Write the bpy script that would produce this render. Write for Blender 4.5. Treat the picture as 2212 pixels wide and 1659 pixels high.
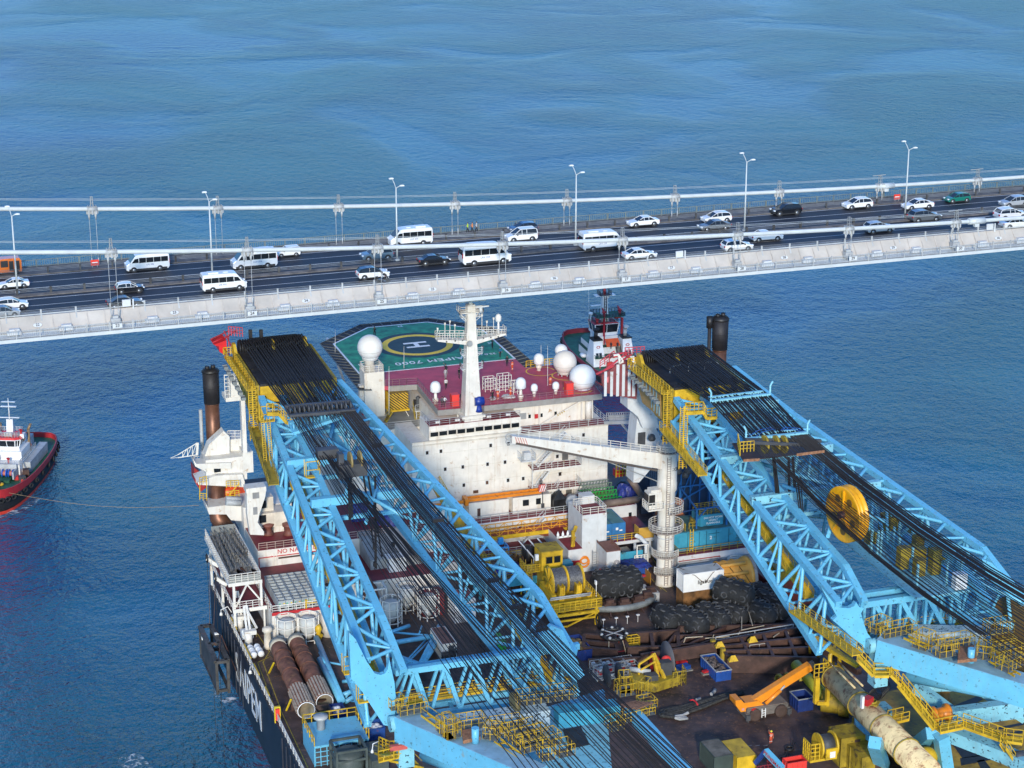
import bpy, math, random
from mathutils import Vector, Matrix
random.seed(7)
R_=math.radians
scene=bpy.context.scene
for o in list(bpy.data.objects): bpy.data.objects.remove(o)
# ---------------- camera
CAMH=160.0; TILT=18.1
cam_d=bpy.data.cameras.new('camera'); cam=bpy.data.objects.new('camera',cam_d); scene.collection.objects.link(cam)
cam.location=(0,0,CAMH); cam.rotation_euler=(R_(90-TILT),0,0)
cam_d.sensor_width=36; cam_d.lens=36*4474/2212; cam_d.clip_start=1; cam_d.clip_end=30000
scene.camera=cam
scene.render.resolution_x=1024; scene.render.resolution_y=768
# ---------------- world, sun, exposure
SUN_EL=19.5; SUN_AZ=179   # compass-like: azimuth measured from +Y clockwise; the sun stands behind the camera
world=bpy.data.worlds.new('World'); scene.world=world; world.use_nodes=True
nt=world.node_tree; nt.nodes.clear()
N=nt.nodes.new; L=nt.links.new
out=N('ShaderNodeOutputWorld'); bg=N('ShaderNodeBackground'); sky=N('ShaderNodeTexSky')
sky.sky_type='NISHITA'; sky.sun_disc=False; sky.sun_elevation=R_(SUN_EL); sky.sun_rotation=R_(SUN_AZ); sky.air_density=1.0; sky.dust_density=1.2; sky.ozone_density=1.6
tc=N('ShaderNodeTexCoord'); mp=N('ShaderNodeMapping'); mp.inputs['Scale'].default_value=(1,1,3.2)
L(tc.outputs['Generated'],mp.inputs['Vector'])
cn=N('ShaderNodeTexNoise'); cn.inputs['Scale'].default_value=2.6; cn.inputs['Detail'].default_value=7; cn.inputs['Roughness'].default_value=.58
L(mp.outputs[0],cn.inputs['Vector'])
cr=N('ShaderNodeValToRGB'); cr.color_ramp.elements[0].position=.50; cr.color_ramp.elements[1].position=.70
L(cn.outputs['Fac'],cr.inputs[0])
cm=N('ShaderNodeMixRGB'); cm.inputs[2].default_value=(3.3,4.9,7.6,1)
L(cr.outputs[0],cm.inputs[0]); tn=N('ShaderNodeMixRGB'); tn.blend_type='MULTIPLY'; tn.inputs[0].default_value=1; tn.inputs[2].default_value=(.44,.86,1.46,1); L(sky.outputs[0],tn.inputs[1]); L(tn.outputs[0],cm.inputs[1]); L(cm.outputs[0],bg.inputs[0]); bg.inputs[1].default_value=.15
L(bg.outputs[0],out.inputs[0])
sun_d=bpy.data.lights.new('sun','SUN'); sun_d.energy=3.0; sun_d.angle=R_(5); sun_d.color=(1,.91,.77)
sun=bpy.data.objects.new('sun',sun_d); scene.collection.objects.link(sun)
_az=R_(SUN_AZ); _el=R_(SUN_EL)
sdir=Vector((math.sin(_az)*math.cos(_el),math.cos(_az)*math.cos(_el),math.sin(_el)))
sun.rotation_euler=sdir.to_track_quat('Z','Y').to_euler()
vs=scene.view_settings; vs.view_transform='Standard'; vs.look='None'; vs.exposure=0.3; vs.gamma=1
scene.render.engine='CYCLES'
# ---------------- frames: the ship and the bridge each lie at their own angle
SHIP=18.5; BRIDGE=18.9; WORLD=0.0
ZN=dict(U=(0,0,1),R1=(500,850,3.0722),R2=(1160,800,3.0722),R3=(1700,850,3.0722),R4=(500,1340,3.0722),R5=(1160,1300,3.0722),R6=(1700,1340,3.0722),R7=(2160,1000,3.0722),R8=(2160,1600,2.9625),B1=(0,540,3.0722),B2=(700,480,3.0722),B3=(1400,440,3.0722),B4=(2160,380,3.0722),D1=(500,1700,3.6067),D2=(1000,1760,3.16),D3=(1650,1760,3.16),T1=(0,1080,3.95),E1=(900,850,4.0963),E2=(520,1480,5.821),E3=(1820,1280,4.0963),E4=(1550,780,5.53),F1=(1720,1900,5.027),F2=(860,1960,4.0963),F3=(2480,1540,4.6075),F4=(1480,1380,5.53))
def at(Rg,x,y,ax,v,frame=SHIP):
    """survey helper: where the sight line of a measured photo point meets a level or upright plane of the ship or bridge"""
    ox,oy,k=ZN[Rg]
    if Rg!='U': x=(ox+x/k)*.76806; y=(oy+y/k)*.76806
    dx=(x-1106)/4474.; dy=(830-y)/4474.; t=R_(TILT); c,s=math.cos(R_(frame)),math.sin(R_(frame))
    d=(dx,math.cos(t)+dy*math.sin(t),-math.sin(t)+dy*math.cos(t))
    d=(d[0]*c+d[1]*s,-d[0]*s+d[1]*c,d[2])
    i='xyz'.index(ax); q=(v-(CAMH if i==2 else 0))/d[i]
    return Vector((d[0]*q,d[1]*q,CAMH+d[2]*q))
# ---------------- materials
MATS={}
def mat(name,col,rough=.55,metal=0.0,var=.12,scale=.6,rust=0.0,rustcol=(.16,.055,.02),streak=0.0,bump=0.0,bscale=8.0,spots=0.0,spotcol=(.02,.02,.02),coat=0.0,emit=None):
    if name in MATS: return MATS[name]
    m=bpy.data.materials.new(name); m.use_nodes=True; t=m.node_tree; n=t.nodes; l=t.links
    b=n['Principled BSDF']; b.inputs['Roughness'].default_value=rough; b.inputs['Metallic'].default_value=metal
    if coat: b.inputs['Coat Weight'].default_value=coat; b.inputs['Coat Roughness'].default_value=.08
    col=tuple(col)+(1,)
    g=n.new('ShaderNodeNewGeometry'); base=None
    def noise(sc,det=4,rg=.6,zs=1.0):
        mpn=n.new('ShaderNodeMapping'); mpn.inputs['Scale'].default_value=(1,1,zs); l.new(g.outputs['Position'],mpn.inputs[0])
        x=n.new('ShaderNodeTexNoise'); x.inputs['Scale'].default_value=sc; x.inputs['Detail'].default_value=det; x.inputs['Roughness'].default_value=rg
        l.new(mpn.outputs[0],x.inputs['Vector']); return x
    def ramp(src,a,bb):
        r=n.new('ShaderNodeValToRGB'); r.color_ramp.elements[0].position=a; r.color_ramp.elements[1].position=bb; l.new(src,r.inputs[0]); return r.outputs[0]
    def mix(fac,c1,c2,k=None):
        x=n.new('ShaderNodeMixRGB')
        if k is not None:
            mm=n.new('ShaderNodeMath'); mm.operation='MULTIPLY'; mm.inputs[1].default_value=k; l.new(fac,mm.inputs[0]); fac=mm.outputs[0]
        l.new(fac,x.inputs[0])
        for i,c in ((1,c1),(2,c2)):
            if isinstance(c,tuple): x.inputs[i].default_value=c
            else: l.new(c,x.inputs[i])
        return x.outputs[0]
    if var:
        dk=tuple(max(0,c*(1-var*2.2)) for c in col[:3])+(1,); lt=tuple(min(1,c*(1+var)) for c in col[:3])+(1,)
        base=mix(ramp(noise(scale,5).outputs['Fac'],.3,.7),dk,lt)
    else: base=col
    if streak: base=mix(ramp(noise(1.4,4,.7,.12).outputs['Fac'],.52,.78),base,tuple(rustcol)+(1,),streak)
    if rust: base=mix(ramp(noise(.9,6,.7).outputs['Fac'],.62-rust*.25,.74-rust*.2),base,tuple(rustcol)+(1,))
    if spots: base=mix(ramp(noise(2.6,3,.55).outputs['Fac'],.66-spots*.1,.68-spots*.08),base,tuple(spotcol)+(1,))
    if isinstance(base,tuple): b.inputs['Base Color'].default_value=base
    else: l.new(base,b.inputs['Base Color'])
    if bump:
        bp=n.new('ShaderNodeBump'); bp.inputs['Strength'].default_value=bump; bp.inputs['Distance'].default_value=.1
        l.new(noise(bscale,3).outputs['Fac'],bp.inputs['Height']); l.new(bp.outputs[0],b.inputs['Normal'])
    if emit: b.inputs['Emission Color'].default_value=tuple(emit)+(1,); b.inputs['Emission Strength'].default_value=1.5
    MATS[name]=m; return m
WHITE=mat('white_paint',(.72,.685,.62),.45,streak=.45,rust=.08,var=.06,rustcol=(.40,.23,.10))
WHITE2=mat('pale_grey_paint',(.60,.62,.63),.5,streak=.25,rust=.06,var=.06,rustcol=(.35,.2,.1))
CLEAN=mat('clean_white',(.76,.755,.74),.35,var=.03)
GREY=mat('grey_steel',(.30,.31,.31),.5,var=.12,rust=.1)
DGREY=mat('dark_steel',(.06,.062,.068),.6,var=.2)
BLACK=mat('black_grease',(.018,.016,.016),.5,var=.25,scale=1.5)
ROPE=mat('wire_rope',(.010,.009,.010),.75,var=.1)
CYAN=mat('sky_blue_paint',(.14,.47,.67),.42,var=.06,scale=.5,spots=.2,spotcol=(.08,.22,.28),streak=.4,rustcol=(.22,.34,.38),rust=.03)
CYAN2=mat('pale_cyan_paint',(.22,.52,.62),.5,var=.08,spots=.45,spotcol=(.03,.05,.07),streak=.2,rustcol=(.3,.25,.2))
TEAL=mat('teal_paint',(.045,.30,.43),.5,var=.12,rust=.12,rustcol=(.06,.09,.07))
YEL=mat('yellow_paint',(.64,.40,.02),.5,var=.18,rust=.2,rustcol=(.2,.11,.02))
YELD=mat('dirty_yellow_paint',(.36,.25,.02),.6,var=.22,rust=.35,rustcol=(.07,.045,.02))
ORG=mat('orange_paint',(.72,.22,.015),.4,var=.1,rust=.08)
RED=mat('red_paint',(.50,.025,.03),.45,var=.08)
DECK=mat('rusty_brown_deck',(.085,.055,.05),.62,var=.38,scale=.22,rust=.36,rustcol=(.15,.08,.055),spots=.12,spotcol=(.20,.10,.045),bump=.2,bscale=2)
BROWN=mat('brown_beam_paint',(.075,.038,.03),.6,var=.25,rust=.25,rustcol=(.12,.06,.04))
RUSTP=mat('rusted_pipe',(.22,.085,.05),.75,var=.35,scale=.8,rust=.3,rustcol=(.24,.11,.05),bump=.3)
MAG=mat('magenta_deck_paint',(.50,.06,.10),.6,var=.16,scale=.35)
GREEN=mat('green_deck_paint',(.022,.27,.12),.55,var=.3,scale=.6)
DGREEN=mat('dark_green_circle',(.018,.042,.045),.6,var=.2)
MAROON=mat('maroon_deck_paint',(.20,.018,.03),.55,var=.15,rust=.08)
NAVY=mat('navy_hull_paint',(.014,.018,.03),.42,var=.25,scale=.3,streak=.25,rustcol=(.06,.05,.05))
BLUE=mat('blue_paint',(.015,.07,.30),.45,var=.15,rust=.06)
TARP=mat('blue_tarpaulin',(.02,.035,.22),.45,var=.3,scale=1.5,bump=.8,bscale=2)
GRN=mat('bright_green_paint',(.02,.36,.06),.5,var=.12)
RUBBER=mat('black_rubber',(.018,.019,.021),.8,var=.3,scale=1.2,bump=.3)
GLASS=mat('dark_glass',(.012,.016,.02),.08,var=0)
GLASSG=mat('green_tint_glass',(.06,.09,.085),.08,var=0)
SOOT=mat('sooty_stack',(.028,.025,.027),.6,metal=.2,var=.2)
COPPER=mat('bronze_stack',(.19,.085,.05),.42,metal=.45,var=.25,scale=.4,rust=.2,rustcol=(.10,.05,.04))
WOOD=mat('scaffold_boards',(.30,.14,.07),.75,var=.25,scale=3)
CONC=mat('pale_concrete',(.50,.45,.395),.7,var=.1,scale=.25,streak=.35,rustcol=(.52,.44,.36))
CABLEW=mat('grey_white_cable_paint',(.54,.57,.57),.45,var=.05)
STEELW=mat('weathered_white_steel',(.43,.44,.44),.5,var=.12,rust=.08,rustcol=(.3,.26,.2))
RAILG=mat('grey_green_rail',(.17,.20,.19),.55,var=.1)
ASPH=mat('dark_asphalt',(.020,.022,.030),.6,var=.14,scale=.35)
LINE=mat('white_road_line',(.62,.62,.6),.6,var=.1)
KERB=mat('dusty_brown_concrete',(.16,.145,.135),.8,var=.25,scale=.8)
YLINE=mat('yellow_line_paint',(.45,.33,.03),.6,var=.3,scale=2)
SKIN=mat('skin',(.38,.21,.14),.6,var=0)
HAIR=mat('dark_hair',(.012,.009,.008),.6,var=0)
# ---------------- mesh builder
class MB:
    def __init__(s): s.v=[]; s.f=[]; s.m=[]; s.sm=[]
    def add(s,vs,fs,mi=0,smooth=False):
        o=len(s.v); s.v+= [Vector(v) for v in vs]
        for f in fs: s.f.append([o+i for i in f]); s.m.append(mi); s.sm.append(smooth)
        return s
    def box(s,x0,x1,y0,y1,z0,z1,mi=0):
        return s.add([(x0,y0,z0),(x1,y0,z0),(x1,y1,z0),(x0,y1,z0),(x0,y0,z1),(x1,y0,z1),(x1,y1,z1),(x0,y1,z1)],[(0,3,2,1),(4,5,6,7),(0,1,5,4),(1,2,6,5),(2,3,7,6),(3,0,4,7)],mi)
    def cbox(s,c,sx,sy,sz,rz=0,mi=0):
        n=MB().box(-sx/2,sx/2,-sy/2,sy/2,-sz/2,sz/2); M=Matrix.Translation(c)@Matrix.Rotation(rz,4,'Z')
        return s.add([M@v for v in n.v],n.f,mi)
    def bar(s,p,q,w=.2,h=None,mi=0,n=4,r2=None):
        p=Vector(p); q=Vector(q); d=q-p
        if d.length<1e-5: return s
        h=h or w; z=d.normalized(); up=Vector((0,0,1)) if abs(z.z)<.95 else Vector((0,1,0))
        x=z.cross(up).normalized(); y=x.cross(z)
        vs=[]
        for c in (p,q):
            for a,b in ((-1,-1),(1,-1),(1,1),(-1,1)): vs.append(c+x*a*w/2+y*b*h/2)
        return s.add(vs,[(0,1,5,4),(1,2,6,5),(2,3,7,6),(3,0,4,7),(3,2,1,0),(4,5,6,7)],mi)
    def tube(s,p,q,r,r2=None,n=10,mi=0,caps=True):
        p=Vector(p); q=Vector(q); d=q-p; r2=r if r2 is None else r2
        if d.length<1e-5: return s
        z=d.normalized(); up=Vector((0,0,1)) if abs(z.z)<.95 else Vector((0,1,0))
        x=z.cross(up).normalized(); y=x.cross(z); o=len(s.v)
        vs=[c+(x*math.cos(2*math.pi*i/n)+y*math.sin(2*math.pi*i/n))*rr for c,rr in ((p,r),(q,r2)) for i in range(n)]
        s.add(vs,[(i,(i+1)%n,n+(i+1)%n,n+i) for i in range(n)],mi,True)
        if caps: s.f.append([o+i for i in range(n)][::-1]); s.f.append([o+n+i for i in range(n)]); s.m+=[mi,mi]; s.sm+=[False,False]
        return s
    def path(s,pts,r,n=8,mi=0):
        pts=[Vector(p) for p in pts]; o=len(s.v); m=len(pts); px=None
        for k,p in enumerate(pts):
            d=(pts[min(k+1,m-1)]-pts[max(k-1,0)]).normalized()
            if px is None: up=Vector((0,0,1)) if abs(d.z)<.95 else Vector((0,1,0)); px=d.cross(up).normalized()
            else: px=(px-d*px.dot(d)).normalized()
            y=px.cross(d); rr=r[k] if isinstance(r,(list,tuple)) else r
            s.v+=[p+(px*math.cos(2*math.pi*i/n)+y*math.sin(2*math.pi*i/n))*rr for i in range(n)]
        for k in range(m-1):
            for i in range(n): s.f.append([o+k*n+i,o+k*n+(i+1)%n,o+(k+1)*n+(i+1)%n,o+(k+1)*n+i]); s.m.append(mi); s.sm.append(True)
        s.f.append([o+i for i in range(n)]); s.f.append([o+(m-1)*n+i for i in range(n)]); s.m+=[mi,mi]; s.sm+=[False,False]
        return s
    def lathe(s,c,prof,n=20,mi=0,axis='z',cap=True):
        c=Vector(c); o=len(s.v); m=len(prof)
        for r,h in prof:
            for i in range(n):
                a=2*math.pi*i/n; u,w=r*math.cos(a),r*math.sin(a)
                s.v.append(c+(Vector((u,w,h)) if axis=='z' else Vector((h,u,w)) if axis=='x' else Vector((w,h,u))))
        for k in range(m-1):
            for i in range(n): s.f.append([o+k*n+i,o+k*n+(i+1)%n,o+(k+1)*n+(i+1)%n,o+(k+1)*n+i]); s.m.append(mi); s.sm.append(True)
        if cap: s.f.append([o+i for i in range(n)][::-1]); s.f.append([o+(m-1)*n+i for i in range(n)]); s.m+=[mi,mi]; s.sm+=[False,False]
        return s
    def sphere(s,c,r,n=20,m=12,mi=0,sz=1,frm=0):
        prof=[(max(r*math.sin(math.pi*k/m),.001),-r*sz*math.cos(math.pi*k/m)) for k in range(frm,m+1)]
        return s.lathe(c,prof,n,mi)
    def torus(s,c,R,r,axis='z',n=24,m=8,mi=0,a0=0,a1=2*math.pi):
        pts=[]
        full=abs(a1-a0-2*math.pi)<1e-6
        for i in range(n+1):
            a=a0+(a1-a0)*i/n; u,w=R*math.cos(a),R*math.sin(a)
            pts.append(Vector(c)+(Vector((u,w,0)) if axis=='z' else Vector((0,u,w)) if axis=='x' else Vector((u,0,w))))
        return s.path(pts,r,m,mi)
    def prism(s,poly,z0,z1,mi=0):
        n=len(poly); return s.add([(x,y,z0) for x,y in poly]+[(x,y,z1) for x,y in poly],[list(range(n))[::-1],list(range(n,2*n))]+[(i,(i+1)%n,n+(i+1)%n,n+i) for i in range(n)],mi)
    def side(s,poly,x0,x1,mi=0):
        """polygon in (y,z) pushed along x"""
        n=len(poly); return s.add([(x0,y,z) for y,z in poly]+[(x1,y,z) for y,z in poly],[list(range(n))[::-1],list(range(n,2*n))]+[(i,(i+1)%n,n+(i+1)%n,n+i) for i in range(n)],mi)
    def front(s,poly,y0,y1,mi=0):
        n=len(poly); return s.add([(x,y0,z) for x,z in poly]+[(x,y1,z) for x,z in poly],[list(range(n)),list(range(n,2*n))[::-1]]+[(i,n+i,n+(i+1)%n,(i+1)%n) for i in range(n)],mi)
    def rail(s,pts,h=1.1,step=1.8,r=.045,rows=3,mi=0,closed=False):
        pts=[Vector(p) for p in pts]
        if closed: pts.append(pts[0])
        for p,q in zip(pts[:-1],pts[1:]):
            k=max(1,round((q-p).length/step))
            for i in range(k+1): a=p.lerp(q,i/k); s.bar(a,a+Vector((0,0,h)),r*2,mi=mi)
            for j in range(1,rows+1):
                z=Vector((0,0,h*j/rows)); s.bar(p+z,q+z,r*(2.2 if j==rows else 1.5),mi=mi)
        return s
    def ladder(s,p,q,w=.5,step=.35,r=.04,mi=0,side=None):
        p=Vector(p); q=Vector(q); sd=Vector(side) if side else Vector((1,0,0)); sd=sd*w/2
        s.bar(p-sd,q-sd,r*2,mi=mi); s.bar(p+sd,q+sd,r*2,mi=mi); k=int((q-p).length/step)
        for i in range(1,k): a=p.lerp(q,i/k); s.bar(a-sd,a+sd,r*1.6,mi=mi)
        return s
    def stairs(s,p,q,w=.9,mi=0):
        p=Vector(p); q=Vector(q); d=q-p; h=Vector((d.x,d.y,0)).normalized(); sd=Vector((-h.y,h.x,0))*w/2; k=max(3,int(abs(d.z)/.22))
        for g in (-1,1): s.bar(p+sd*g,q+sd*g,.08,.25,mi=mi); s.bar(p+sd*g+Vector((0,0,1)),q+sd*g+Vector((0,0,1)),.06,mi=mi)
        for i in range(k): a=p.lerp(q,(i+.5)/k); s.cbox(a,.28 if abs(h.x)>.7 else w,w if abs(h.x)>.7 else .28,.05,mi=mi)
        return s
    def tf(s,M): s.v=[M@v for v in s.v]; return s
    def join(s,o,M=None,mi=None):
        return s._j([ (M@v if M else v) for v in o.v],o,mi)
    def _j(s,vs,o,mi):
        k=len(s.v); s.v+=vs; s.f+=[[k+i for i in f] for f in o.f]; s.m+=[mi if mi is not None else x for x in o.m]; s.sm+=o.sm; return s
def mkmesh(name,mb,mats,M=None):
    me=bpy.data.meshes.new(name); vs=[(M@v if M else v) for v in mb.v]
    me.from_pydata([tuple(v) for v in vs],[],mb.f)
    for m in (mats if isinstance(mats,(list,tuple)) else [mats]): me.materials.append(m)
    me.polygons.foreach_set('material_index',mb.m); me.polygons.foreach_set('use_smooth',mb.sm); me.update(); return me
def props(o,label=None,cat=None,group=None,kind=None):
    if label: o['label']=label
    if cat: o['category']=cat
    if group: o['group']=group
    if kind: o['kind']=kind
def fmat(frame,base,rz=0): return Matrix.Rotation(R_(frame),4,'Z')@Matrix.Translation(Vector(base))@Matrix.Rotation(rz,4,'Z')
def thing(name,label,cat,base=(0,0,0),rz=0,frame=SHIP,group=None):
    o=bpy.data.objects.new(name,None); scene.collection.objects.link(o); o.empty_display_size=.5
    o.matrix_world=fmat(frame,base,rz); props(o,label,cat,group)
    o['_f']=frame; T[o.name]=(Matrix.Translation(Vector(base))@Matrix.Rotation(rz,4,'Z')).inverted(); del o['_f']; return o
T={}
SPLIT={'doorway','inside','cross_beam','girder_stair','outside_stair','louvre_panel','wall_recess','support','strand_post','inner_machinery','black_marking','deck_line','hull_rib','porthole','corner_block','work_cage','rope_clip','block_sheave','flood_light','sheave_bracket','side_cheek','bearing_post','casing_window','deck_edge_gate','support_strut','chevron_plate','outrigger','white_marker','opening','saddle','lantern','yellow_circle','machinery','tip_machinery','white_stripe','size_marking','helideck_support','column','head_walkway','base_leg','spoke','lightening_hole','blue_hose','rope_guard','platform_edge','side_slope','side_house','yellow_cage','hatch_rail','dashed_line','drain_cover','lamp_post','funnel_pipe','pale_splice','weld_band','hoop','scaffold_boards','batten','accommodation_block','middle_deckhouse','port_deckhouse','annex_block','starboard_deckhouse','foot','cross_walkway','roof_railing','wing_deck','tip_bracket','side_plate','yellow_landing','cradle'}
def islands(mb):
    P=list(range(len(mb.v)))
    def fd(a):
        while P[a]!=a: P[a]=P[P[a]]; a=P[a]
        return a
    for f in mb.f:
        for a in f[1:]: P[fd(a)]=fd(f[0])
    G={}
    for i,f in enumerate(mb.f): G.setdefault(fd(f[0]),[]).append(i)
    B=[]
    for fs in G.values():
        vs=[mb.v[a] for i in fs for a in mb.f[i]]; B.append([[min(v[k] for v in vs)-.1 for k in range(3)],[max(v[k] for v in vs)+.1 for k in range(3)],fs])
    ch=len(B)<400
    while ch:
        ch=False
        for i in range(len(B)):
            for j in range(i+1,len(B)):
                a,b=B[i],B[j]
                if all(a[0][k]<=b[1][k] and b[0][k]<=a[1][k] for k in range(3)):
                    B[i]=[[min(a[0][k],b[0][k]) for k in range(3)],[max(a[1][k],b[1][k]) for k in range(3)],a[2]+b[2]]; B.pop(j); ch=True; break
            if ch: break
    out=[]
    for _,_,fs in B:
        q=MB(); mp={}
        for i in sorted(fs):
            for a in mb.f[i]:
                if a not in mp: mp[a]=len(q.v); q.v.append(mb.v[a])
            q.f.append([mp[a] for a in mb.f[i]]); q.m.append(mb.m[i]); q.sm.append(mb.sm[i])
        out.append(q)
    return out if len(out)<=60 else [mb]
def part(name,mb,mats,parent,label=None,local=False,kind=None):
    """mb in the frame of the thing's ship/bridge (or local=True: in the thing's own space)"""
    if name in SPLIT and kind is None:
        L_=islands(mb)
        if len(L_)>1:
            SPLIT.discard(name)
            for q in L_: o=part(name,q,mats,parent,label,local)
            SPLIT.add(name); return o
    root=parent
    while root.parent: root=root.parent
    o=bpy.data.objects.new(name,mkmesh(name,mb,mats,None if local else T[root.name])); scene.collection.objects.link(o); o.parent=parent
    props(o,label,None,None,kind); return o
def solo(name,label,cat,mb,mats,base,rz=0,frame=SHIP,group=None,kind=None,local=False):
    Mi=(Matrix.Translation(Vector(base))@Matrix.Rotation(rz,4,'Z')).inverted()
    o=bpy.data.objects.new(name,mkmesh(name,mb,mats,None if local else Mi)); scene.collection.objects.link(o); o.matrix_world=fmat(frame,base,rz); T[o.name]=Mi
    props(o,label,cat,group,kind); return o
def struct(name,mb,mats,frame=SHIP,base=(0,0,0),kind='structure'):
    o=bpy.data.objects.new(name,mkmesh(name,mb,mats)); scene.collection.objects.link(o); o.matrix_world=fmat(frame,base); props(o,kind=kind); return o
KIDS={}
def kids(o): return [c for c in bpy.data.objects if c.parent==o]
def copy(o,label=None,base=None,rz=0,frame=SHIP,scale=None,mats=None):
    """a copy of a thing with copies of its parts and sub-parts; base None keeps the place"""
    def rec(s,par):
        c=s.copy(); scene.collection.objects.link(c)
        if par is not None: c.parent=par
        for k in KIDS.setdefault(s.name,kids(s)): rec(k,c)
        return c
    r=rec(o,None)
    if label: r['label']=label
    if base is not None: r.matrix_world=fmat(frame,base,rz)@(Matrix.Diagonal((*scale,1)) if scale else Matrix.Identity(4))
    return r
def textmb(txt,size=1.0,ext=.01,off=0.0,space=1.0,sx=1.0):
    cu=bpy.data.curves.new('t','FONT'); cu.body=txt; cu.size=size; cu.extrude=ext; cu.offset=off; cu.space_character=space; cu.align_x='CENTER'; cu.align_y='CENTER'; cu.resolution_u=3
    o=bpy.data.objects.new('t',cu); me=o.to_mesh(); m=MB()
    m.v=[Vector((v.co.x*sx,v.co.y,v.co.z)) for v in me.vertices]; m.f=[list(p.vertices) for p in me.polygons]; m.m=[0]*len(m.f); m.sm=[False]*len(m.f)
    o.to_mesh_clear(); bpy.data.objects.remove(o); bpy.data.curves.remove(cu); return m
def ftext(txt,size,x,y,z,**k):   # upright on a face that looks towards -y
    return textmb(txt,size,**k).tf(Matrix.Translation((x,y,z))@Matrix.Rotation(R_(90),4,'X'))
# ---------------- water
def water():
    m=bpy.data.materials.new('sea_water'); m.use_nodes=True; t=m.node_tree; n=t.nodes; l=t.links; b=n['Principled BSDF']
    g=n.new('ShaderNodeNewGeometry')
    def mp_(sx,sy,rz=0):
        q=n.new('ShaderNodeMapping'); q.inputs['Scale'].default_value=(sx,sy,1); q.inputs['Rotation'].default_value=(0,0,R_(rz)); l.new(g.outputs['Position'],q.inputs[0]); return q.outputs[0]
    def nz(v,sc,det=3,rg=.55,dist=0):
        x=n.new('ShaderNodeTexNoise'); x.inputs['Scale'].default_value=sc; x.inputs['Detail'].default_value=det; x.inputs['Roughness'].default_value=rg; x.inputs['Distortion'].default_value=dist; l.new(v,x.inputs[0]); return x.outputs['Fac']
    def mth(op,a,c):
        x=n.new('ShaderNodeMath'); x.operation=op
        for i,q in ((0,a),(1,c)):
            if isinstance(q,(int,float)): x.inputs[i].default_value=q
            else: l.new(q,x.inputs[i])
        return x.outputs[0]
    def rmp(s_,a,c):
        r=n.new('ShaderNodeMapRange'); r.inputs[1].default_value=a; r.inputs[2].default_value=c; l.new(s_,r.inputs[0]); return r.outputs[0]
    chop=nz(mp_(1,.75,12),.30,4,.6,0); rip=nz(mp_(1,.9,-20),.95,3,.6,0); swell=nz(mp_(.7,1.1,25),.07,2,.5,.5)
    patch=rmp(nz(mp_(1,.9,10),.010,3,.5,1.0),.38,.60)     # calm slicks and ruffled water
    amp=mth('ADD',mth('MULTIPLY',patch,.9),.35)
    h=mth('ADD',mth('ADD',mth('MULTIPLY',chop,2.1),mth('MULTIPLY',rip,1.0)),mth('MULTIPLY',swell,.6))
    h=mth('MULTIPLY',h,amp)
    bp=n.new('ShaderNodeBump'); bp.inputs['Strength'].default_value=1; bp.inputs['Distance'].default_value=1.0; l.new(h,bp.inputs['Height']); l.new(bp.outputs[0],b.inputs['Normal'])
    mx=n.new('ShaderNodeMixRGB'); mx.inputs[1].default_value=(.005,.10,.17,1); mx.inputs[2].default_value=(.003,.065,.18,1)
    l.new(rmp(nz(mp_(1,1),.004,3,.5,.8),.35,.65),mx.inputs[0]); m2=n.new('ShaderNodeMixRGB'); m2.inputs[2].default_value=(.03,.17,.24,1); l.new(mx.outputs[0],m2.inputs[1]); l.new(mth('MULTIPLY',mth('SUBTRACT',1,rmp(nz(mp_(1,1.5,15),.012,4,.55,1.1),.36,.58)),.42),m2.inputs[0]); l.new(m2.outputs[0],b.inputs['Base Color'])  # lighter warped bands mixed into the water colour stand in for cloud reflections
    b.inputs['Roughness'].default_value=.07; b.inputs['IOR'].default_value=1.333
    mb=MB().add([(-9000,-3000,0),(9000,-3000,0),(9000,14000,0),(-9000,14000,0)],[(0,1,2,3)])
    struct('water',mb,m,WORLD)
water()
# ================= BRIDGE (x along the deck, y across it)
BF=BRIDGE; X0,X1=-70,360
struct('road',MB().box(X0,X1,288.4,299.0,77.6,78).box(X0,X1,300.6,311.2,77.6,78),ASPH,BF)
ml=MB()
for y in (290.5,294.1,303.75,307.2): ml.box(X0,X1,y-.07,y+.07,78.0,78.004)
for y in (297.7,310.75,289.05): ml.box(X0,X1,y-.11,y+.11,78.0,78.004)
ml.box(X0,X1,300.75,300.95,78,78.004)
struct('road_marking',ml,LINE,BF)
br=thing('suspension_bridge','long suspension bridge deck carrying six lanes of traffic across the water','bridge',(120,299,75),frame=BF)
g=MB().side([(284.7,75.5),(290,74.7),(296,73.6),(306,73.6),(312,74.6),(316.6,75.3),(316.6,77.3),(311.3,77.598),(288.2,77.598),(286.6,76.1),(284.7,75.95)],X0,X1)
part('girder',g,CABLEW,br)
part('side_panel',MB().side([(288.38,78.15),(288.15,78.15),(286.65,76.35),(286.7,76.12),(288.38,77.9)],X0,X1),CONC,br)
rib=MB(); x=X0+2
while x<X1: rib.side([(288.12,78.1),(286.55,76.3),(286.45,76.3),(288.0,78.1)],x,x+.16); x+=2.44
part('panel_seam',rib,mat('seam_concrete',(.50,.45,.40),.8),br)
part('median_kerb',MB().side([(299.0,77.9),(299.0,78.12),(299.7,78.25),(300.0,78.25),(300.6,78.12),(300.6,77.9)],X0,X1),KERB,br)
part('outer_kerb',MB().box(X0,X1,311.2,316.5,77.7,78.16),KERB,br)
part('walkway_grating',MB().box(X0,X1,284.72,286.5,75.96,76.0),mat('grating',(.34,.34,.33),.7,var=.2,scale=3),br)
part('edge_beam',MB().box(X0,X1,284.5,284.7,75.5,75.98),CABLEW,br)
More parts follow.
